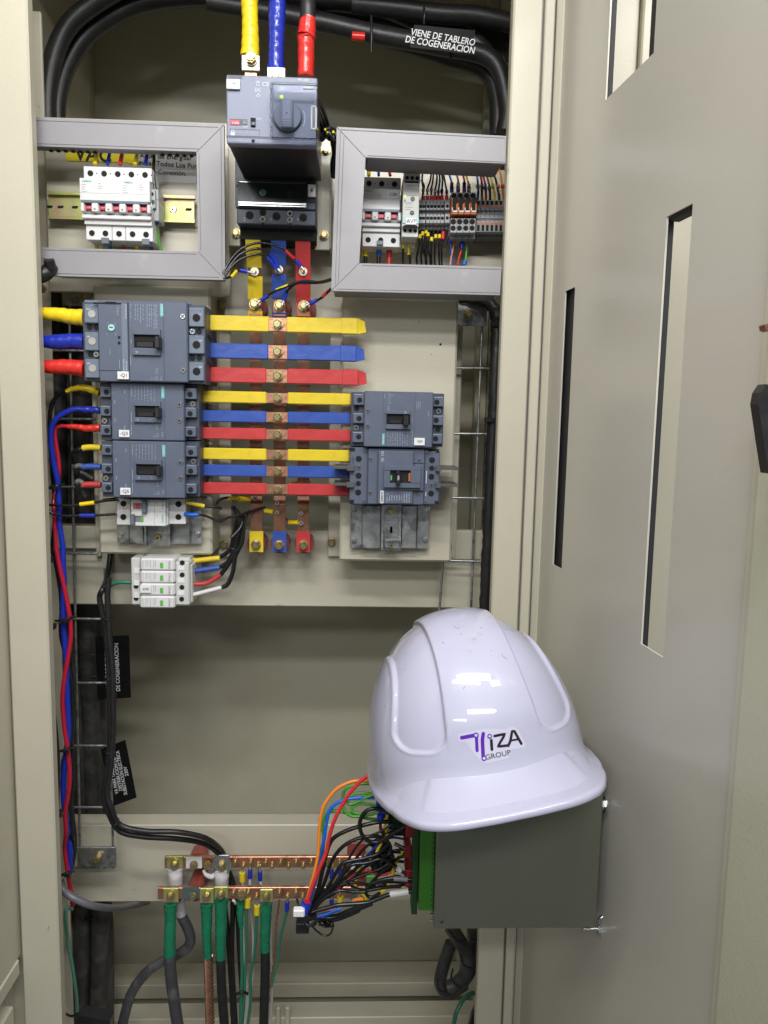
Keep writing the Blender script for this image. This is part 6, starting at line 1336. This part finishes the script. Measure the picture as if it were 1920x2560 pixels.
o = build("twisted_wire", MB().tube([W(*B1(*p), YL + .002) for p in ((935, 690), (930, 740), (915, 850), (908, 980), (900, 1100), (885, 1220), (868, 1320))], .0022, 8, 10, ridge=.0012, rp=.004, seed=8), "braid"); tag(o, "thin twisted bare copper wire beside the blue crimped green wire", "wire")
o = build("green_wire_tie", MB().tube([W(*B1(638, 1345), YL - .004), W(*B1(680, 1328), YL - .006), W(*B1(715, 1340), YL)], .0034, 8), "black"); tag(o, "black tie holding the thin green earth wires near the floor", "cable tie")
o = build("wire_end", MB().tube([W(*B1(610, 690), YL - .003), W(*B1(625, 700), YL - .003), W(*B1(632, 715), YL)], .003, 8), "ww"); tag(o, "short stripped wire stub under the first small screw of the lower bar", "wire")

RS = 1.0
# ================================================================== CONTROLLER BOX on the door, wire fan
YX = .745
bx = thing("controller_box", "olive grey steel controller box bolted to the open door under the helmet", "control box", W(1290, 2150, .85))
x0, x1 = W(1088, 2200, YX).x, W(1497, 2200, YX).x; zb2 = W(1290, 2322, YX).z; zt2 = W(1290, 1925, YX).z
mb = MB(); mb.box(x0, x1, YX, YX + .085, zb2, zt2, .0012); build("box_body", mb, "boxm", bx)
mb = MB(); mb.box(x0 - .002, x1 - .008, YX + .0865, YX + .090, zb2, zt2 - .001); build("box_flange", mb, "boxm", bx)
mb = MB(); mb.box(x0 - .016, x0 - .001, YX + .004, YX + .030, W(1050, 2283, YX).z, W(1050, 1950, YX).z, .0008); gc = build("green_connector", mb, "pcb", bx)
mb = MB(); mb.box(x0 - .0225, x0 - .0165, YX + .014, YX + .036, W(1040, 2278, YX + .02).z, W(1040, 1960, YX).z, .0006); build("connector_step", mb, "pcbd", bx)
mb = MB(); zz = W(1050, 2280, YX).z
for k in range(22): mb.box(x0 - .0035, x0 - .0025, YX + .0035, YX + .0045, zz + .004 + k * .0058, zz + .006 + k * .0058)
mb.box(x0 - .0009, x0 + .0001, YX + .003, YX + .06, zz - .002, zt2 - .01); build("connector_mark", mb, "pcbd", bx)
screw(bx, W(1104, 2303, YX - .0002), .0028, "boxm")
mb = MB(); p = W(1080, 2296, YX + .01); mb.cyl(p + Vector((.004, 0, .004)), p + Vector((-.002, 0, .004)), .002, 8); mb.cyl(p + Vector((.004, 0, -.002)), p + Vector((-.002, 0, -.002)), .0015, 8); build("earth_screw", mb, "steel", bx)
for (x, y) in ((1505, 2010), (1503, 2322)):
    p = W(x, y, YX + .01); mb = MB(); mb.cyl(p + Vector((-.020, 0, 0)), p + Vector((.012, 0, 0)), .0026, 12); rd = build("threaded_rod", mb, "steel", bx)
    mb = MB(); mb.cyl(p + Vector((-.0045, 0, 0)), p + Vector((.002, 0, 0)), .0062, 6); mb.cyl(p + Vector((.002, 0, 0)), p + Vector((.0035, 0, 0)), .0085, 20)
    if y > 2200: mb.tube([p + Vector((-.001, -.002, .004)), p + Vector((-.004, -.004, .014)), p + Vector((.001, -.004, .017))], .0018, 8); mb.tube([p + Vector((-.001, -.002, -.004)), p + Vector((.002, -.004, -.012))], .0018, 8)
    build("nut", mb, "steel", rd)

RS = .55
# plug connectors and fan of wires
def N1(x, y): return 700 + x / 3.318, 1880 + y / 3.318
def fan(label, m, pts, r=.0026, Y0=.798, Y1=.778, parts=(), name="wire", group="fan of control wires beside the controller box"):
    n = len(pts) - 1
    f = lambda L, a, b: [(*N1(p[0], p[1]), (p[2] if len(p) > 2 else a + (b - a) * i / max(1, len(L) - 1))) for i, p in enumerate(L)]
    return wire(f(pts, Y0, Y1), r, m, label, group=group, name=name, parts=[(pn, f(pp, py, py), pr, pm) for pn, pp, pr, pm, py in parts], n=10, sub=8)
conn = thing("plug_stack", "stack of blue red and dark plug connectors between helmet brim and box", "connector", W(*N1(900, 500), .798))
mb = MB()
for x0_, y0_, x1_, y1_ in ((790, 300, 860, 390), (798, 415, 920, 465), (815, 460, 890, 520), (805, 530, 850, 575), (790, 240, 830, 290)): mb.pb(*N1(x0_, y0_), *N1(x1_, y1_), .784, .813, .001)
build("blue_plug", mb, "wb", conn)
mb = MB(); mb.pb(*N1(1045, 585), *N1(1140, 715), .768, .808, .001); mb.pb(*N1(1035, 780), *N1(1090, 885), .778, .808, .0008); mb.pb(*N1(1042, 985), *N1(1138, 1045), .773, .798, .0008); mb.pb(*N1(1042, 1095), *N1(1138, 1125), .773, .798, .0006); build("red_plug", mb, mat("dark_red_plug", (.22, .01, .015), .35), conn)
mb = MB(); mb.pb(*N1(830, 330), *N1(1000, 560), .810, .91, .001); mb.pb(*N1(900, 560), *N1(1050, 700), .803, .90, .001); build("dark_plug", mb, "pcbd", conn)
mb = MB(); mb.pb(*N1(1095, 1045), *N1(1140, 1095), .778, .798, .0006); mb.pb(*N1(1065, 1130), *N1(1140, 1165), .773, .798, .0006); build("dark_blue_plug", mb, mat("navy_plug", (.01, .015, .12), .35), conn)
hub = (235, 1310)
fan("orange wire arching highest from the tied hub to the brim", "wo", [(780, 245), (700, 240), (600, 245), (480, 300), (390, 400), (345, 500), (325, 650), (315, 850), (280, 1020), (250, 1130), (225, 1240), hub], .0034, .783, .768)
fan("bright red wire from the tied hub passing over the orange one", "wr", [(800, 180), (740, 195), (660, 250), (580, 340), (510, 450), (450, 570), (410, 700), (380, 840), (330, 960), (270, 1110), (232, 1230), (230, 1300)], .0036, .758, .763)
fan("bright blue wire rising from the tied hub to the blue plugs", "wlb", [(790, 380), (700, 380), (580, 388), (480, 420), (410, 490), (380, 620), (370, 700), (345, 820), (320, 960), (280, 1120), (245, 1240), hub], .0034, .788, .778)
fan("green wire rising from the tied hub to the lowest blue plug", "wg", [(810, 560), (720, 550), (640, 530), (560, 505), (450, 488), (385, 510), (352, 600), (362, 720), (350, 850), (335, 950), (330, 1080), (290, 1200), (255, 1290)], .0034, .794, .783)
for i, p in enumerate(([(795, 268), (700, 262), (610, 275), (540, 310), (520, 390), (535, 480), (590, 530), (680, 530), (815, 500)], [(790, 352), (700, 342), (630, 345), (570, 372), (545, 400), (580, 432), (640, 415), (720, 375), (795, 345)],
                       [(800, 445), (720, 432), (650, 432), (600, 460), (605, 495), (660, 512), (740, 520), (820, 498)])):
    fan(("largest green jumper looping between the blue plugs", "middle green jumper curling back to its own blue plug", "smallest green jumper looping between the blue plugs")[i], "wg", p, .0032, .790, .786)
blk = [("black wire in a round loop beside the blue plugs", [(940, 490), (860, 480), (780, 470), (710, 495), (665, 570), (670, 660), (720, 730), (800, 748), (880, 715), (960, 665), (1040, 620)], .0040, .783),
       ("highest long black wire from hub to the plugs", [(910, 578), (820, 582), (700, 605), (560, 650), (450, 710), (400, 790), (360, 950), (320, 1120), (270, 1260), (230, 1340)], .0042, .788),
       ("second long black wire from hub to the plugs", [(830, 700), (740, 700), (640, 720), (540, 770), (470, 840), (420, 930), (380, 1050), (330, 1180), (280, 1280), (240, 1350)], .0038, .793),
       ("third long black wire crossing the copper bars", [(900, 760), (820, 840), (700, 880), (600, 900), (520, 925), (470, 990), (410, 1100), (340, 1200), (260, 1310)], .0036, .788),
       ("fourth long black wire crossing the copper bars", [(1000, 985), (900, 905), (820, 890), (720, 920), (620, 930), (560, 960), (480, 1060), (400, 1150), (300, 1250), (250, 1320)], .0034, .786),
       ("fifth black wire weaving through the fan", [(860, 640), (850, 760), (790, 880), (700, 960), (600, 1040), (500, 1090), (400, 1150), (310, 1240)], .0032, .798),
       ("upper of the black wires running level to the box", [(1135, 1050), (1000, 1050), (880, 1055), (780, 1080), (720, 1130), (700, 1160), (600, 1160), (500, 1150), (420, 1180), (340, 1240), (260, 1330)], .0034, .780),
       ("black wire under the grey sleeved one", [(1135, 1075), (1000, 1078), (870, 1075), (770, 1090), (720, 1120), (715, 1180), (760, 1205), (830, 1170)], .0034, .784),
       ("level black wire just above the white sleeve", [(1000, 1115), (900, 1120), (820, 1130), (720, 1150)], .0034, .788),
       ("black wire dropping beside the red plugs", [(880, 720), (920, 790), (900, 850), (860, 860)], .0030, .788), ("black wire entering the middle red plug", [(950, 760), (1010, 790), (1060, 820)], .0036, .788),
       ("black wire slanting from the knot to the red plug", [(720, 1130), (780, 1060), (860, 980), (920, 930), (980, 880), (1050, 860)], .0032, .795),
       ("black wire hanging in a loop under the hub", [(255, 1430), (300, 1480), (360, 1520), (410, 1515), (435, 1470), (440, 1400)], .0018, .778),
       ("lower thick black sheath of the hub tail", [(230, 1330), (320, 1370), (450, 1370), (560, 1330), (660, 1290), (760, 1250)], .0060, .788),
       ("second black sheath of the hub tail", [(240, 1360), (330, 1390), (450, 1390), (560, 1355), (660, 1310)], .0046, .796),
       ("short black wire rising behind the lower bar near the hub", [(140, 1215), (150, 1260), (165, 1300)], .0026, .90)]
for l, p, r, Y in blk: fan(l, "wk", p, r, Y, Y - .006)
fan("long glossy black wire with a white sleeve at the bottom of the fan", "wk", [(1130, 1150), (1000, 1170), (900, 1185), (820, 1215), (720, 1250), (600, 1262), (480, 1270), (380, 1295), (290, 1320), (230, 1340)], .0042, .770, .768, parts=[("white_sleeve", [(912, 1180), (1065, 1158)], .0066, "ww", .769)])
fan("grey sleeved black wire into the dark blue plug", "wk", [(1140, 1062), (1050, 1055), (960, 1045), (860, 1058), (780, 1085)], .0040, .773, .776, parts=[("grey_sleeve", [(942, 1050), (1000, 1052), (1058, 1058)], .0048, "wgy", .771)])
fan("black wire ending in a numbered white marker and red plug", "wk", [(1045, 1010), (985, 975), (930, 940), (880, 905)], .0034, .778, .783, parts=[("number_marker", [(975, 965), (1000, 985)], .0058, "ww", .776)])
fan("short orange wire end in the hub tail", "wo", [(300, 1330), (380, 1305), (440, 1295), (490, 1290)], .0040, .776, .780)
fan("short blue wire end in the hub tail", "wlb", [(305, 1362), (380, 1345), (440, 1320), (500, 1300)], .0044, .774, .778)
fan("orange wire stub behind the white sleeved wire", "wo", [(600, 1240), (640, 1228), (690, 1222)], .0044, .788, .790)
for i, p in enumerate(([(720, 850), (690, 900), (650, 980), (625, 1080), (640, 1140), (700, 1190), (715, 1225)], [(890, 520), (870, 620), (880, 700), (820, 790), (800, 850)], [(1020, 820), (980, 880), (940, 980), (915, 1080), (870, 1140), (800, 1195)], [(970, 1090), (1000, 1130), (960, 1110)])):
    fan(("yellow wire curving in front of the copper bars' right ends", "yellow wire between the plugs and black wires", "yellow wire weaving beside the green connector", "yellow wire tip beside the white sleeve")[i], "wy", p, .0034, .800, .796)
for i, p in enumerate(([(890, 510), (840, 560), (835, 640), (860, 700), (850, 780), (800, 830), (805, 780)], [(900, 430), (860, 520), (830, 600)], [(950, 560), (935, 600), (930, 640)])):
    fan(("dark red wire winding down beside the blue plugs", "dark violet wire behind the blue plugs", "short blue wire between the dark plugs")[i], ("wdr", "wb", "wlb")[i], p, .0034, .806, .804)
fan("dark blue wire beside the yellow curve", "wb", [(710, 855), (660, 900), (630, 980), (625, 1080), (640, 1120)], .0032, .806, .802)
rg = random.Random(31)
side = ("box end", "plug end")
for i in range(9):
    y0_ = 600 + i * 62; y1_ = 1180 + rg.uniform(-30, 110)
    pts = [(1040 + rg.uniform(-50, 60), y0_), (930, y0_ + rg.uniform(-30, 50)), (830, y0_ + rg.uniform(0, 90)), (700 + rg.uniform(-30, 30), (y0_ * 2 + 1100) / 3 + rg.uniform(-40, 40)), (560, (y0_ + 1150 * 1.4) / 2.4 + rg.uniform(-30, 30)), (430, 1150 + rg.uniform(-40, 40)), (330, 1235), (250, 1320 + rg.uniform(-15, 20))]
    fan(f"thin {'dark' if i % 4 != 2 else ('blue', 'red')[i // 4 % 2]} wire woven through the fan, {ORD[i]} from the top where it leaves the plugs", "wk" if i % 4 != 2 else ("wb", "wr")[i // 4 % 2], pts, .0024 + .0006 * (i % 2), .80, .79, group="thin woven wires of the fan")
t = thing("tied_hub", "tied hub of the wire fan with a blue sleeve and white tie head", "wire bundle", W(*N1(220, 1320), .768))
mb = MB(); a, b = W(*N1(222, 1250), .760), W(*N1(195, 1330), .760); mb.tube([a, b], .0098, 20, caps=True); mb.tube([a + (a - b).normalized() * .0004, a + (a - b).normalized() * .001], .0078, 16); build("blue_sleeve", mb, "wb", t)
mb = MB(); mb.tube([a + (a - b).normalized() * .0012, a + (a - b).normalized() * .0016], .0070, 16); build("sleeve_mouth", mb, "wdr", t)
mb = MB(); p = W(*N1(158, 1330), .753); mb.box(p.x - .006, p.x + .006, .750, .758, p.z - .004, p.z + .004, .001); build("white_tie_head", mb, "sticker", t)
mb = MB(); p = W(*N1(195, 1450), .768)
mb.box(p.x - .008, p.x + .006, .764, .774, p.z - .006, p.z + .006, .001); mb.tube([p, p + Vector((.012, 0, .002)), W(*N1(300, 1400), .768)], .002, 8); mb.tube([W(*N1(130, 1335), .763), W(*N1(150, 1365), .756), W(*N1(230, 1385), .758), W(*N1(290, 1370), .768)], .0046, 8)
mb.tube([W(*N1(205, 1360), .763), W(*N1(215, 1420), .760), W(*N1(250, 1440), .758), W(*N1(300, 1400), .758)], .003, 8); build("black_tie", mb, "black", t)
mb = MB(); rg = random.Random(6)
for k in range(9): mb.tube([W(*N1(rg.uniform(310, 450), rg.uniform(1370, 1450)), .788 + rg.uniform(-.01, .01)) for _ in range(3)], .0022, 6, 5)
build("foil_screen", mb, "wk", t)
rg = random.Random(21)
t = thing("cable_knot", "dark tangle of tied black wires in the middle of the fan", "wire bundle", W(*N1(860, 920), .808)); mb = MB()
for k in range(16): mb.tube([W(*N1(830 + rg.uniform(-90, 110), 860 + rg.uniform(-120, 160)), .810 + rg.uniform(-.012, .012)) for _ in range(4)], .0032, 8, 6)
build("black_loops", mb, "wk", t)
o = build("screen_tag", MB().pb(*N1(716, 1030), *N1(800, 1120), .99, 1.0, .001), "grn"); tag(o, "small green plastic block behind the right ends of the copper bars", "block")

RS = .68
# cables under the box
def R1(x, y): return 1020 + x / 3.072, 1980 + y / 3.072
for i, (p, r, m) in enumerate((([(330, 1040), (400, 1150), (450, 1260), (440, 1400), (360, 1480), (300, 1500)], .0150, "bigcab"), ([(500, 1040), (510, 1150), (520, 1260), (480, 1380), (430, 1460)], .0120, "bigcab"), ([(330, 1160), (290, 1280), (255, 1400), (250, 1480), (290, 1530), (360, 1520), (440, 1470)], .0140, "bigcab"))):
    o = build("drop_cable", MB().tube([W(*R1(*q), 1.05 + .02 * i) for q in p], r, 16, 8), m); tag(o, ("grey black cable hanging in front under the controller box", "rear cable against the right post under the controller box", "black cable looping lowest under the controller box")[i], "power cable", "cables looping under the controller box")
for i, (a, b, c) in enumerate((((310, 1060), (390, 1150), (520, 1150)), ((400, 1250), (430, 1330), (500, 1360)), ((345, 1360), (335, 1440), (410, 1510)), ((225, 1440), (240, 1520), (330, 1560)))):
    o = build("cable_tie", MB().tube([W(*R1(*q), 1.03) for q in (a, b, c)], .0022, 8), "black"); tag(o, f"{ORD[i]} black tie counted from the top on the cables under the controller box", "cable tie", "ties under the controller box")
wire([(*R1(350, 1790), 1.10), (*R1(370, 1700), 1.10), (*R1(420, 1600), 1.11), (*R1(480, 1550), 1.12), (*R1(530, 1545), 1.13)], .0052, "wdg", "dark green wire curving up at the foot of the right post", group=None)
o = build("black_sheet_tail", MB().ppoly([(1198, 2500), (1192, 2560), (1165, 2600), (1180, 2540)], 1.12, 1.13), "black"); tag(o, "black strip end beside the dark green wire at the bottom right", "strip")

RS = 1.0
# ================================================================== HELMET
def smooth(a, b, x): t_ = max(0.0, min(1.0, (x - a) / (b - a))); return t_ * t_ * (3 - 2 * t_)
HA, HF, HBk, HH = .1060, .116, .128, .140
def sell(th, a, bf, bb, n):
    c, s_ = math.sin(th), math.cos(th)                      # x = sin, front = -y at th 0
    b = bf if s_ > 0 else bb
    r = (abs(c / a) ** n + abs(s_ / b) ** n) ** (-1 / n); return r * c, -r * s_
BO = [(0, -.1500), (.030, -.1495), (.058, -.1455), (.078, -.1340), (.090, -.1150), (.0985, -.088), (.1060, -.052), (.1095, -.012), (.1085, .030), (.098, .078), (.070, .115), (.035, .133), (0, .138)]
def brim_r(th):
    """brim outline radius at azimuth th (0 = front) from the control points"""
    a = abs((th + PI) % (2 * PI) - PI)
    A_ = [math.atan2(x, -y) for x, y in BO]; A_[0] = 0; A_[-1] = PI; Rr = [math.hypot(x, y) for x, y in BO]
    for k in range(len(A_) - 1):
        if A_[k] <= a <= A_[k + 1] + 1e-9:
            t_ = (a - A_[k]) / (A_[k + 1] - A_[k]); p0, p1, p2, p3 = Rr[max(k - 1, 0)], Rr[k], Rr[k + 1], Rr[min(k + 2, len(Rr) - 1)]
            return 0.5 * (2 * p1 + (p2 - p0) * t_ + (2 * p0 - 5 * p1 + 4 * p2 - p3) * t_ ** 2 + (3 * p1 - p0 - 3 * p2 + p3) * t_ ** 3)
    return Rr[-1]
NT, NP = 420, 150
hv = []; rings = []
def dome_pt(th, ph):
    bx_, by_ = sell(th, HA, HF, HBk, 2.15)
    k = math.cos(ph) ** 0.92; z = HH * math.sin(ph) ** 1.02
    x, y = bx_ * k, by_ * k
    # normal-ish direction
    n = Vector((x / HA ** 2, y / HF ** 2, z / HH ** 2)).normalized()
    # raised centre band over the crown and brow
    wband = .034 + .010 * smooth(.13, .0, z)
    fade = smooth(.028, .060, z) if y < 0 else 1
    d = .0030 * smooth(wband + .0022, wband - .0006, abs(x)) * fade
    # recessed side panels with raised rims
    ax = abs(x); lo_, hi = wband + .001, wband + .001 + (.034 + .010 * smooth(.13, .02, z))
    zb_l = .033; yy = y < .045
    if yy and z < .142:
        # signed distance of rounded strip in (ax, z)
        dx_ = max(lo_ - ax, ax - hi); dz_ = zb_l - z; rr_ = .016
        qx, qz = (dx_ + rr_), (dz_ + rr_)
        sd = (math.hypot(max(qx, 0), max(qz, 0)) + min(max(qx, qz), 0)) - rr_
        if sd < .006:
            d += -.0026 * smooth(.0006, -.0014, sd) * smooth(.05, .02, y)
            if ax > lo_ + .006 or z < zb_l + .016: d += .0006 * math.exp(-((sd - .0012) / .0014) ** 2)
    return Vector((x, y, z)) + n * d
for j in range(NP):
    ph = (PI / 2) * (1 - (j / (NP - 1))) ** 1.0
    ring = []
    for i in range(NT):
        th = 2 * PI * i / NT; pm = .045 + .12 * smooth(.35, .95, math.cos(th)); rb = 1.16
        ring.append(dome_pt(th, max(.004, PI / 2 - (PI / 2 - pm) * (j / (NP - 1)))))
    rings.append(ring)
last = rings[-1]; last2 = rings[-2]
for s_ in [k_ / 18 for k_ in range(1, 19)]:
    ring = []
    for i in range(NT):
        th = 2 * PI * i / NT; ft = max(0, math.cos(th)); side = abs(math.sin(th))
        br_ = brim_r(th); bx_, by_ = br_ * math.sin(th), -br_ * math.cos(th)
        p0 = last[i]; q = Vector((bx_, by_, 0)); t_ = s_
        z0 = p0.z; droop = -.006 - .006 * ft - .006 * (side ** 6)
        dv = (p0 - last2[i]).normalized(); Lh = max(.004, (z0 - droop) * .75)
        P1 = p0 + dv * Lh; P3 = Vector((q.x, q.y, droop)); P2 = Vector((p0.x + (q.x - p0.x) * .45, p0.y + (q.y - p0.y) * .45, droop + (z0 - droop) * .10 + .0015 * ft))
        ring.append(p0 * (1 - t_) ** 3 + P1 * 3 * (1 - t_) ** 2 * t_ + P2 * 3 * (1 - t_) * t_ * t_ + P3 * t_ ** 3)
    rings.append(ring)
outer = rings[-1]
rings.append([Vector((p.x * 1.008, p.y * 1.008, p.z - .0018)) for p in outer]); rings.append([Vector((p.x * 1.008, p.y * 1.008, p.z - .0056)) for p in outer]); rings.append([Vector((p.x * .997, p.y * .997, p.z - .0070)) for p in outer])
rings.append([Vector((p.x * .975, p.y * .975, p.z - .0050)) for p in outer]); rings.append([last[i] * .965 + Vector((0, 0, -.004)) for i in range(NT)]); rings.append([Vector((rings[60][i].x * .955, rings[60][i].y * .955, rings[60][i].z * .95)) for i in range(NT)])
rings.append([Vector((0, 0, HH * .93)) + Vector((math.sin(2 * PI * i / NT), -math.cos(2 * PI * i / NT), 0)) * .001 for i in range(NT)])
HROT = Matrix.Rotation(math.radians(-9), 4, 'Y') @ Matrix.Rotation(math.radians(6), 4, 'Z') @ Matrix.Rotation(math.radians(-8), 4, 'X')
HPOS = W(1184, 1870, .745)
hm = MB(); allv = [HPOS + (HROT @ p) for r_2 in rings for p in r_2]
top_c = HPOS + HROT @ Vector((0, 0, HH + .003))
hm.add(allv, [(j * NT + i, j * NT + (i + 1) % NT, (j + 1) * NT + (i + 1) % NT, (j + 1) * NT + i) for j in range(len(rings) - 1) for i in range(NT)], True)
hm.add([top_c] + allv[:NT], [(0, 1 + (i + 1) % NT, 1 + i) for i in range(NT)], True)
hel = thing("hard_hat", "white plastic hard hat with purple and black sticker hanging over the controller box", "helmet", HPOS)
shell = build("shell", hm, "helmet", hel)
bvh = BVHTree.FromPolygons([tuple(v) for v in hm.v], hm.f)
fwd = HROT.to_3x3() @ Vector((0, 1, 0))
def drape(mb, origin_px, h_off, cut=0):
    """lay flat XZ artwork (origin 0) on the helmet front; origin given as a pixel on the shell"""
    d = c2w(Vector(((origin_px[0] - 960) / F, (origin_px[1] - 1280) / F, 1))).normalized(); o0 = Vector((0, 0, CAMZ))
    hit, nrm, _, _ = bvh.ray_cast(o0, d)
    n = nrm if nrm.dot(d) < 0 else -nrm
    ux = (HROT.to_3x3() @ Vector((1, 0, 0))); ux = (ux - n * ux.dot(n)).normalized(); uz = n.cross(ux); uz = uz if uz.z > 0 else -uz
    out = []
    for v in mb.v:
        p = hit + ux * v.x + uz * v.z
        h2, n2, _, _ = bvh.ray_cast(p + n * .03, -n)
        if h2 is None: h2, n2 = p, n
        if n2.dot(n) < 0: n2 = -n2
        out.append(h2 + n2 * (h_off + (-v.y)))
    mb.v = out; return mb
def subdiv_poly(pts, y=0, step=.003):
    """fan of grid faces for a polygon via bmesh triangulation and subdivision"""
    import bmesh
    bm = bmesh.new(); vs = [bm.verts.new((x, y, z)) for x, z in pts]; bm.faces.new(vs)
    bmesh.ops.triangulate(bm, faces=bm.faces)
    for _ in range(6):
        e = [x for x in bm.edges if x.calc_length() > step]
        if not e: break
        bmesh.ops.subdivide_edges(bm, edges=e, cuts=1); bmesh.ops.triangulate(bm, faces=[f_ for f_ in bm.faces if len(f_.verts) > 3])
    mb = MB(); bm.verts.index_update(); mb.add([v.co.copy() for v in bm.verts], [[v.index for v in f_.verts] for f_ in bm.faces]); bm.free(); return mb
S0 = .00039                                      # metres per photo pixel on the helmet front
def Q(x, y): return ((x - 880) * 1.0, (880 - y) * 1.0)
def P2(x, y):                                    # zoomed helmet crop pixel -> sticker plane metres
    dx_, dy_ = (x - 880) / 2.514 * S0, (960 - y) / 2.514 * S0
    c_, s2 = math.cos(math.radians(-9)), math.sin(math.radians(-9)); return (dx_ * c_ - dy_ * s2, dx_ * s2 + dy_ * c_)
SP = (880 + 880 / 2.514, 1480 + 960 / 2.514)
ol = [(690, 925), (700, 898), (790, 880), (850, 872), (960, 876), (1005, 862), (1032, 880), (1078, 962), (1070, 985), (985, 990), (975, 1035), (850, 1062), (815, 1055), (808, 1010), (780, 1005), (770, 945), (700, 945)]
stk = thing("helmet_sticker", "small sticker with purple strokes reading TiZA GROUP on the helmet brow", "sticker", W(*SP, .69))
build("film", drape(subdiv_poly([P2(*p) for p in ol]), SP, .0002), "film", stk, fix=False)
def stroke(pts, wd, m, nm="stroke"):
    P = [P2(*p) for p in pts]; vs = []; L = []
    for a, b in zip(P, P[1:]):
        n_ = max(2, int(math.dist(a, b) / .002))
        for k in range(n_): L.append((a[0] + (b[0] - a[0]) * k / n_, a[1] + (b[1] - a[1]) * k / n_))
    L.append(P[-1]); mb = MB()
    for i, p in enumerate(L):
        a, b = L[max(i - 1, 0)], L[min(i + 1, len(L) - 1)]; tx, tz = b[0] - a[0], b[1] - a[1]; l = math.hypot(tx, tz); nx, nz = -tz / l * wd / 2, tx / l * wd / 2
        vs += [(p[0] + nx, 0, p[1] + nz), (p[0] - nx, 0, p[1] - nz)]
    mb.add(vs, [(2 * i, 2 * i + 1, 2 * i + 3, 2 * i + 2) for i in range(len(L) - 1)])
    for p in (P[0], P[-1]): mb.add([(p[0], 0, p[1])] + [(p[0] + wd / 2 * math.cos(a_ * PI / 8), 0, p[1] + wd / 2 * math.sin(a_ * PI / 8)) for a_ in range(16)], [(0, 1 + k, 1 + (k + 1) % 16) for k in range(16)])
    build(nm, drape(mb, SP, .0005), m, stk, fix=False)
u = S0 / 2.514
stroke([(712, 920), (775, 908), (790, 906)], 20 * u, "purple"); stroke([(793, 910), (795, 990)], 17 * u, "purple"); stroke([(832, 898), (826, 930), (828, 1025)], 20 * u, "purple")
stroke([(876, 935), (878, 985)], 16 * u, "logok", "letter_i"); 
stroke([(895, 912), (957, 902), (912, 970), (968, 966)], 14 * u, "logok", "letter_z"); stroke([(972, 968), (985, 945), (998, 890), (1012, 890), (1050, 960)], 15 * u, "logok", "letter_a"); stroke([(985, 940), (1032, 935)], 10 * u, "logok", "letter_a")
def ringm(x, y, ro, ri, m):
    cx, cz = P2(x, y); mb = MB(); n_ = 20; vs = []
    for k in range(n_): a_ = 2 * PI * k / n_; vs += [(cx + ro * u * math.cos(a_), 0, cz + ro * u * math.sin(a_)), (cx + ri * u * math.cos(a_), 0, cz + ri * u * math.sin(a_))]
    mb.add(vs, [(2 * k, 2 * ((k + 1) % n_), 2 * ((k + 1) % n_) + 1, 2 * k + 1) for k in range(n_)]); build("ring", drape(mb, SP, .0008), m, stk, fix=False)
    mb = MB(); mb.add([(cx, 0, cz)] + [(cx + ri * u * math.cos(k * .314), 0, cz + ri * u * math.sin(k * .314)) for k in range(20)], [(0, 1 + k, 1 + (k + 1) % 20) for k in range(20)]); build("ring_centre", drape(mb, SP, .0009), "film", stk, fix=False)
ringm(791, 906, 15, 8, "purple"); ringm(832, 1032, 14, 8, "purple"); ringm(867, 912, 13, 7, "purple")
mb = text_mb("GROUP", .0042, math.radians(1), sx=1.12); cx, cz = P2(912, 1015); mb.v = [v + Vector((cx, 0, cz)) for v in mb.v]; build("lettering", drape(mb, SP, .0005), "logok", stk, fix=False)
# scuffs on the crown and a slotted side clip
rg = random.Random(12); mb = MB()
for x, y, l, a in ((563, 318, 14, 0), (575, 322, 8, .4), (680, 265, 12, .1), (870, 370, 8, 0), (800, 220, 22, -.4), (865, 158, 14, -.6), (940, 390, 30, -.9), (960, 408, 26, -.8), (330, 490, 14, .9), (700, 610, 20, 1.1), (1390, 1045, 14, 1.3), (205, 720, 8, .5), (760, 290, 18, -.8), (640, 215, 40, -.5), (270, 425, 10, .3)):
    sx_, sy_ = 880 + x / 2.514, 1480 + y / 2.514; L = []
    for k in range(5):
        q = (sx_ + math.cos(a) * l / 2.5 * k / 4 + rg.uniform(-.5, .5), sy_ - math.sin(a) * l / 2.5 * k / 4 + rg.uniform(-.5, .5))
        d = c2w(Vector(((q[0] - 960) / F, (q[1] - 1280) / F, 1))).normalized(); h_, n_, _, _ = bvh.ray_cast(Vector((0, 0, CAMZ)), d)
        if h_ is not None: L.append(h_)
    if len(L) > 2: mb.tube(L, .00030, 5, 2)
build("scuff", mb, "scuff", hel)
for bx0, by0, br0, asp in ((760, 300, 34, .8), (690, 215, 26, .35), (800, 265, 18, 1.3), (735, 380, 16, 1.6), (640, 225, 22, .3), (1395, 1045, 12, .8), (870, 160, 12, .6)):
    pts = []
    for k in range(26):
        a_ = 2 * PI * k / 26; rr_ = br0 * u * rg.uniform(.45, 1.1) * (1 + .3 * math.sin(3 * a_ + bx0)); pts.append((rr_ * math.cos(a_), rr_ * asp * math.sin(a_)))
    build("dirt_smear", drape(subdiv_poly(pts), (880 + bx0 / 2.514, 1480 + by0 / 2.514), .00012), mat("dirt_smear", (.43, .42, .50), .5, var=.12, vscale=300), hel, fix=False)
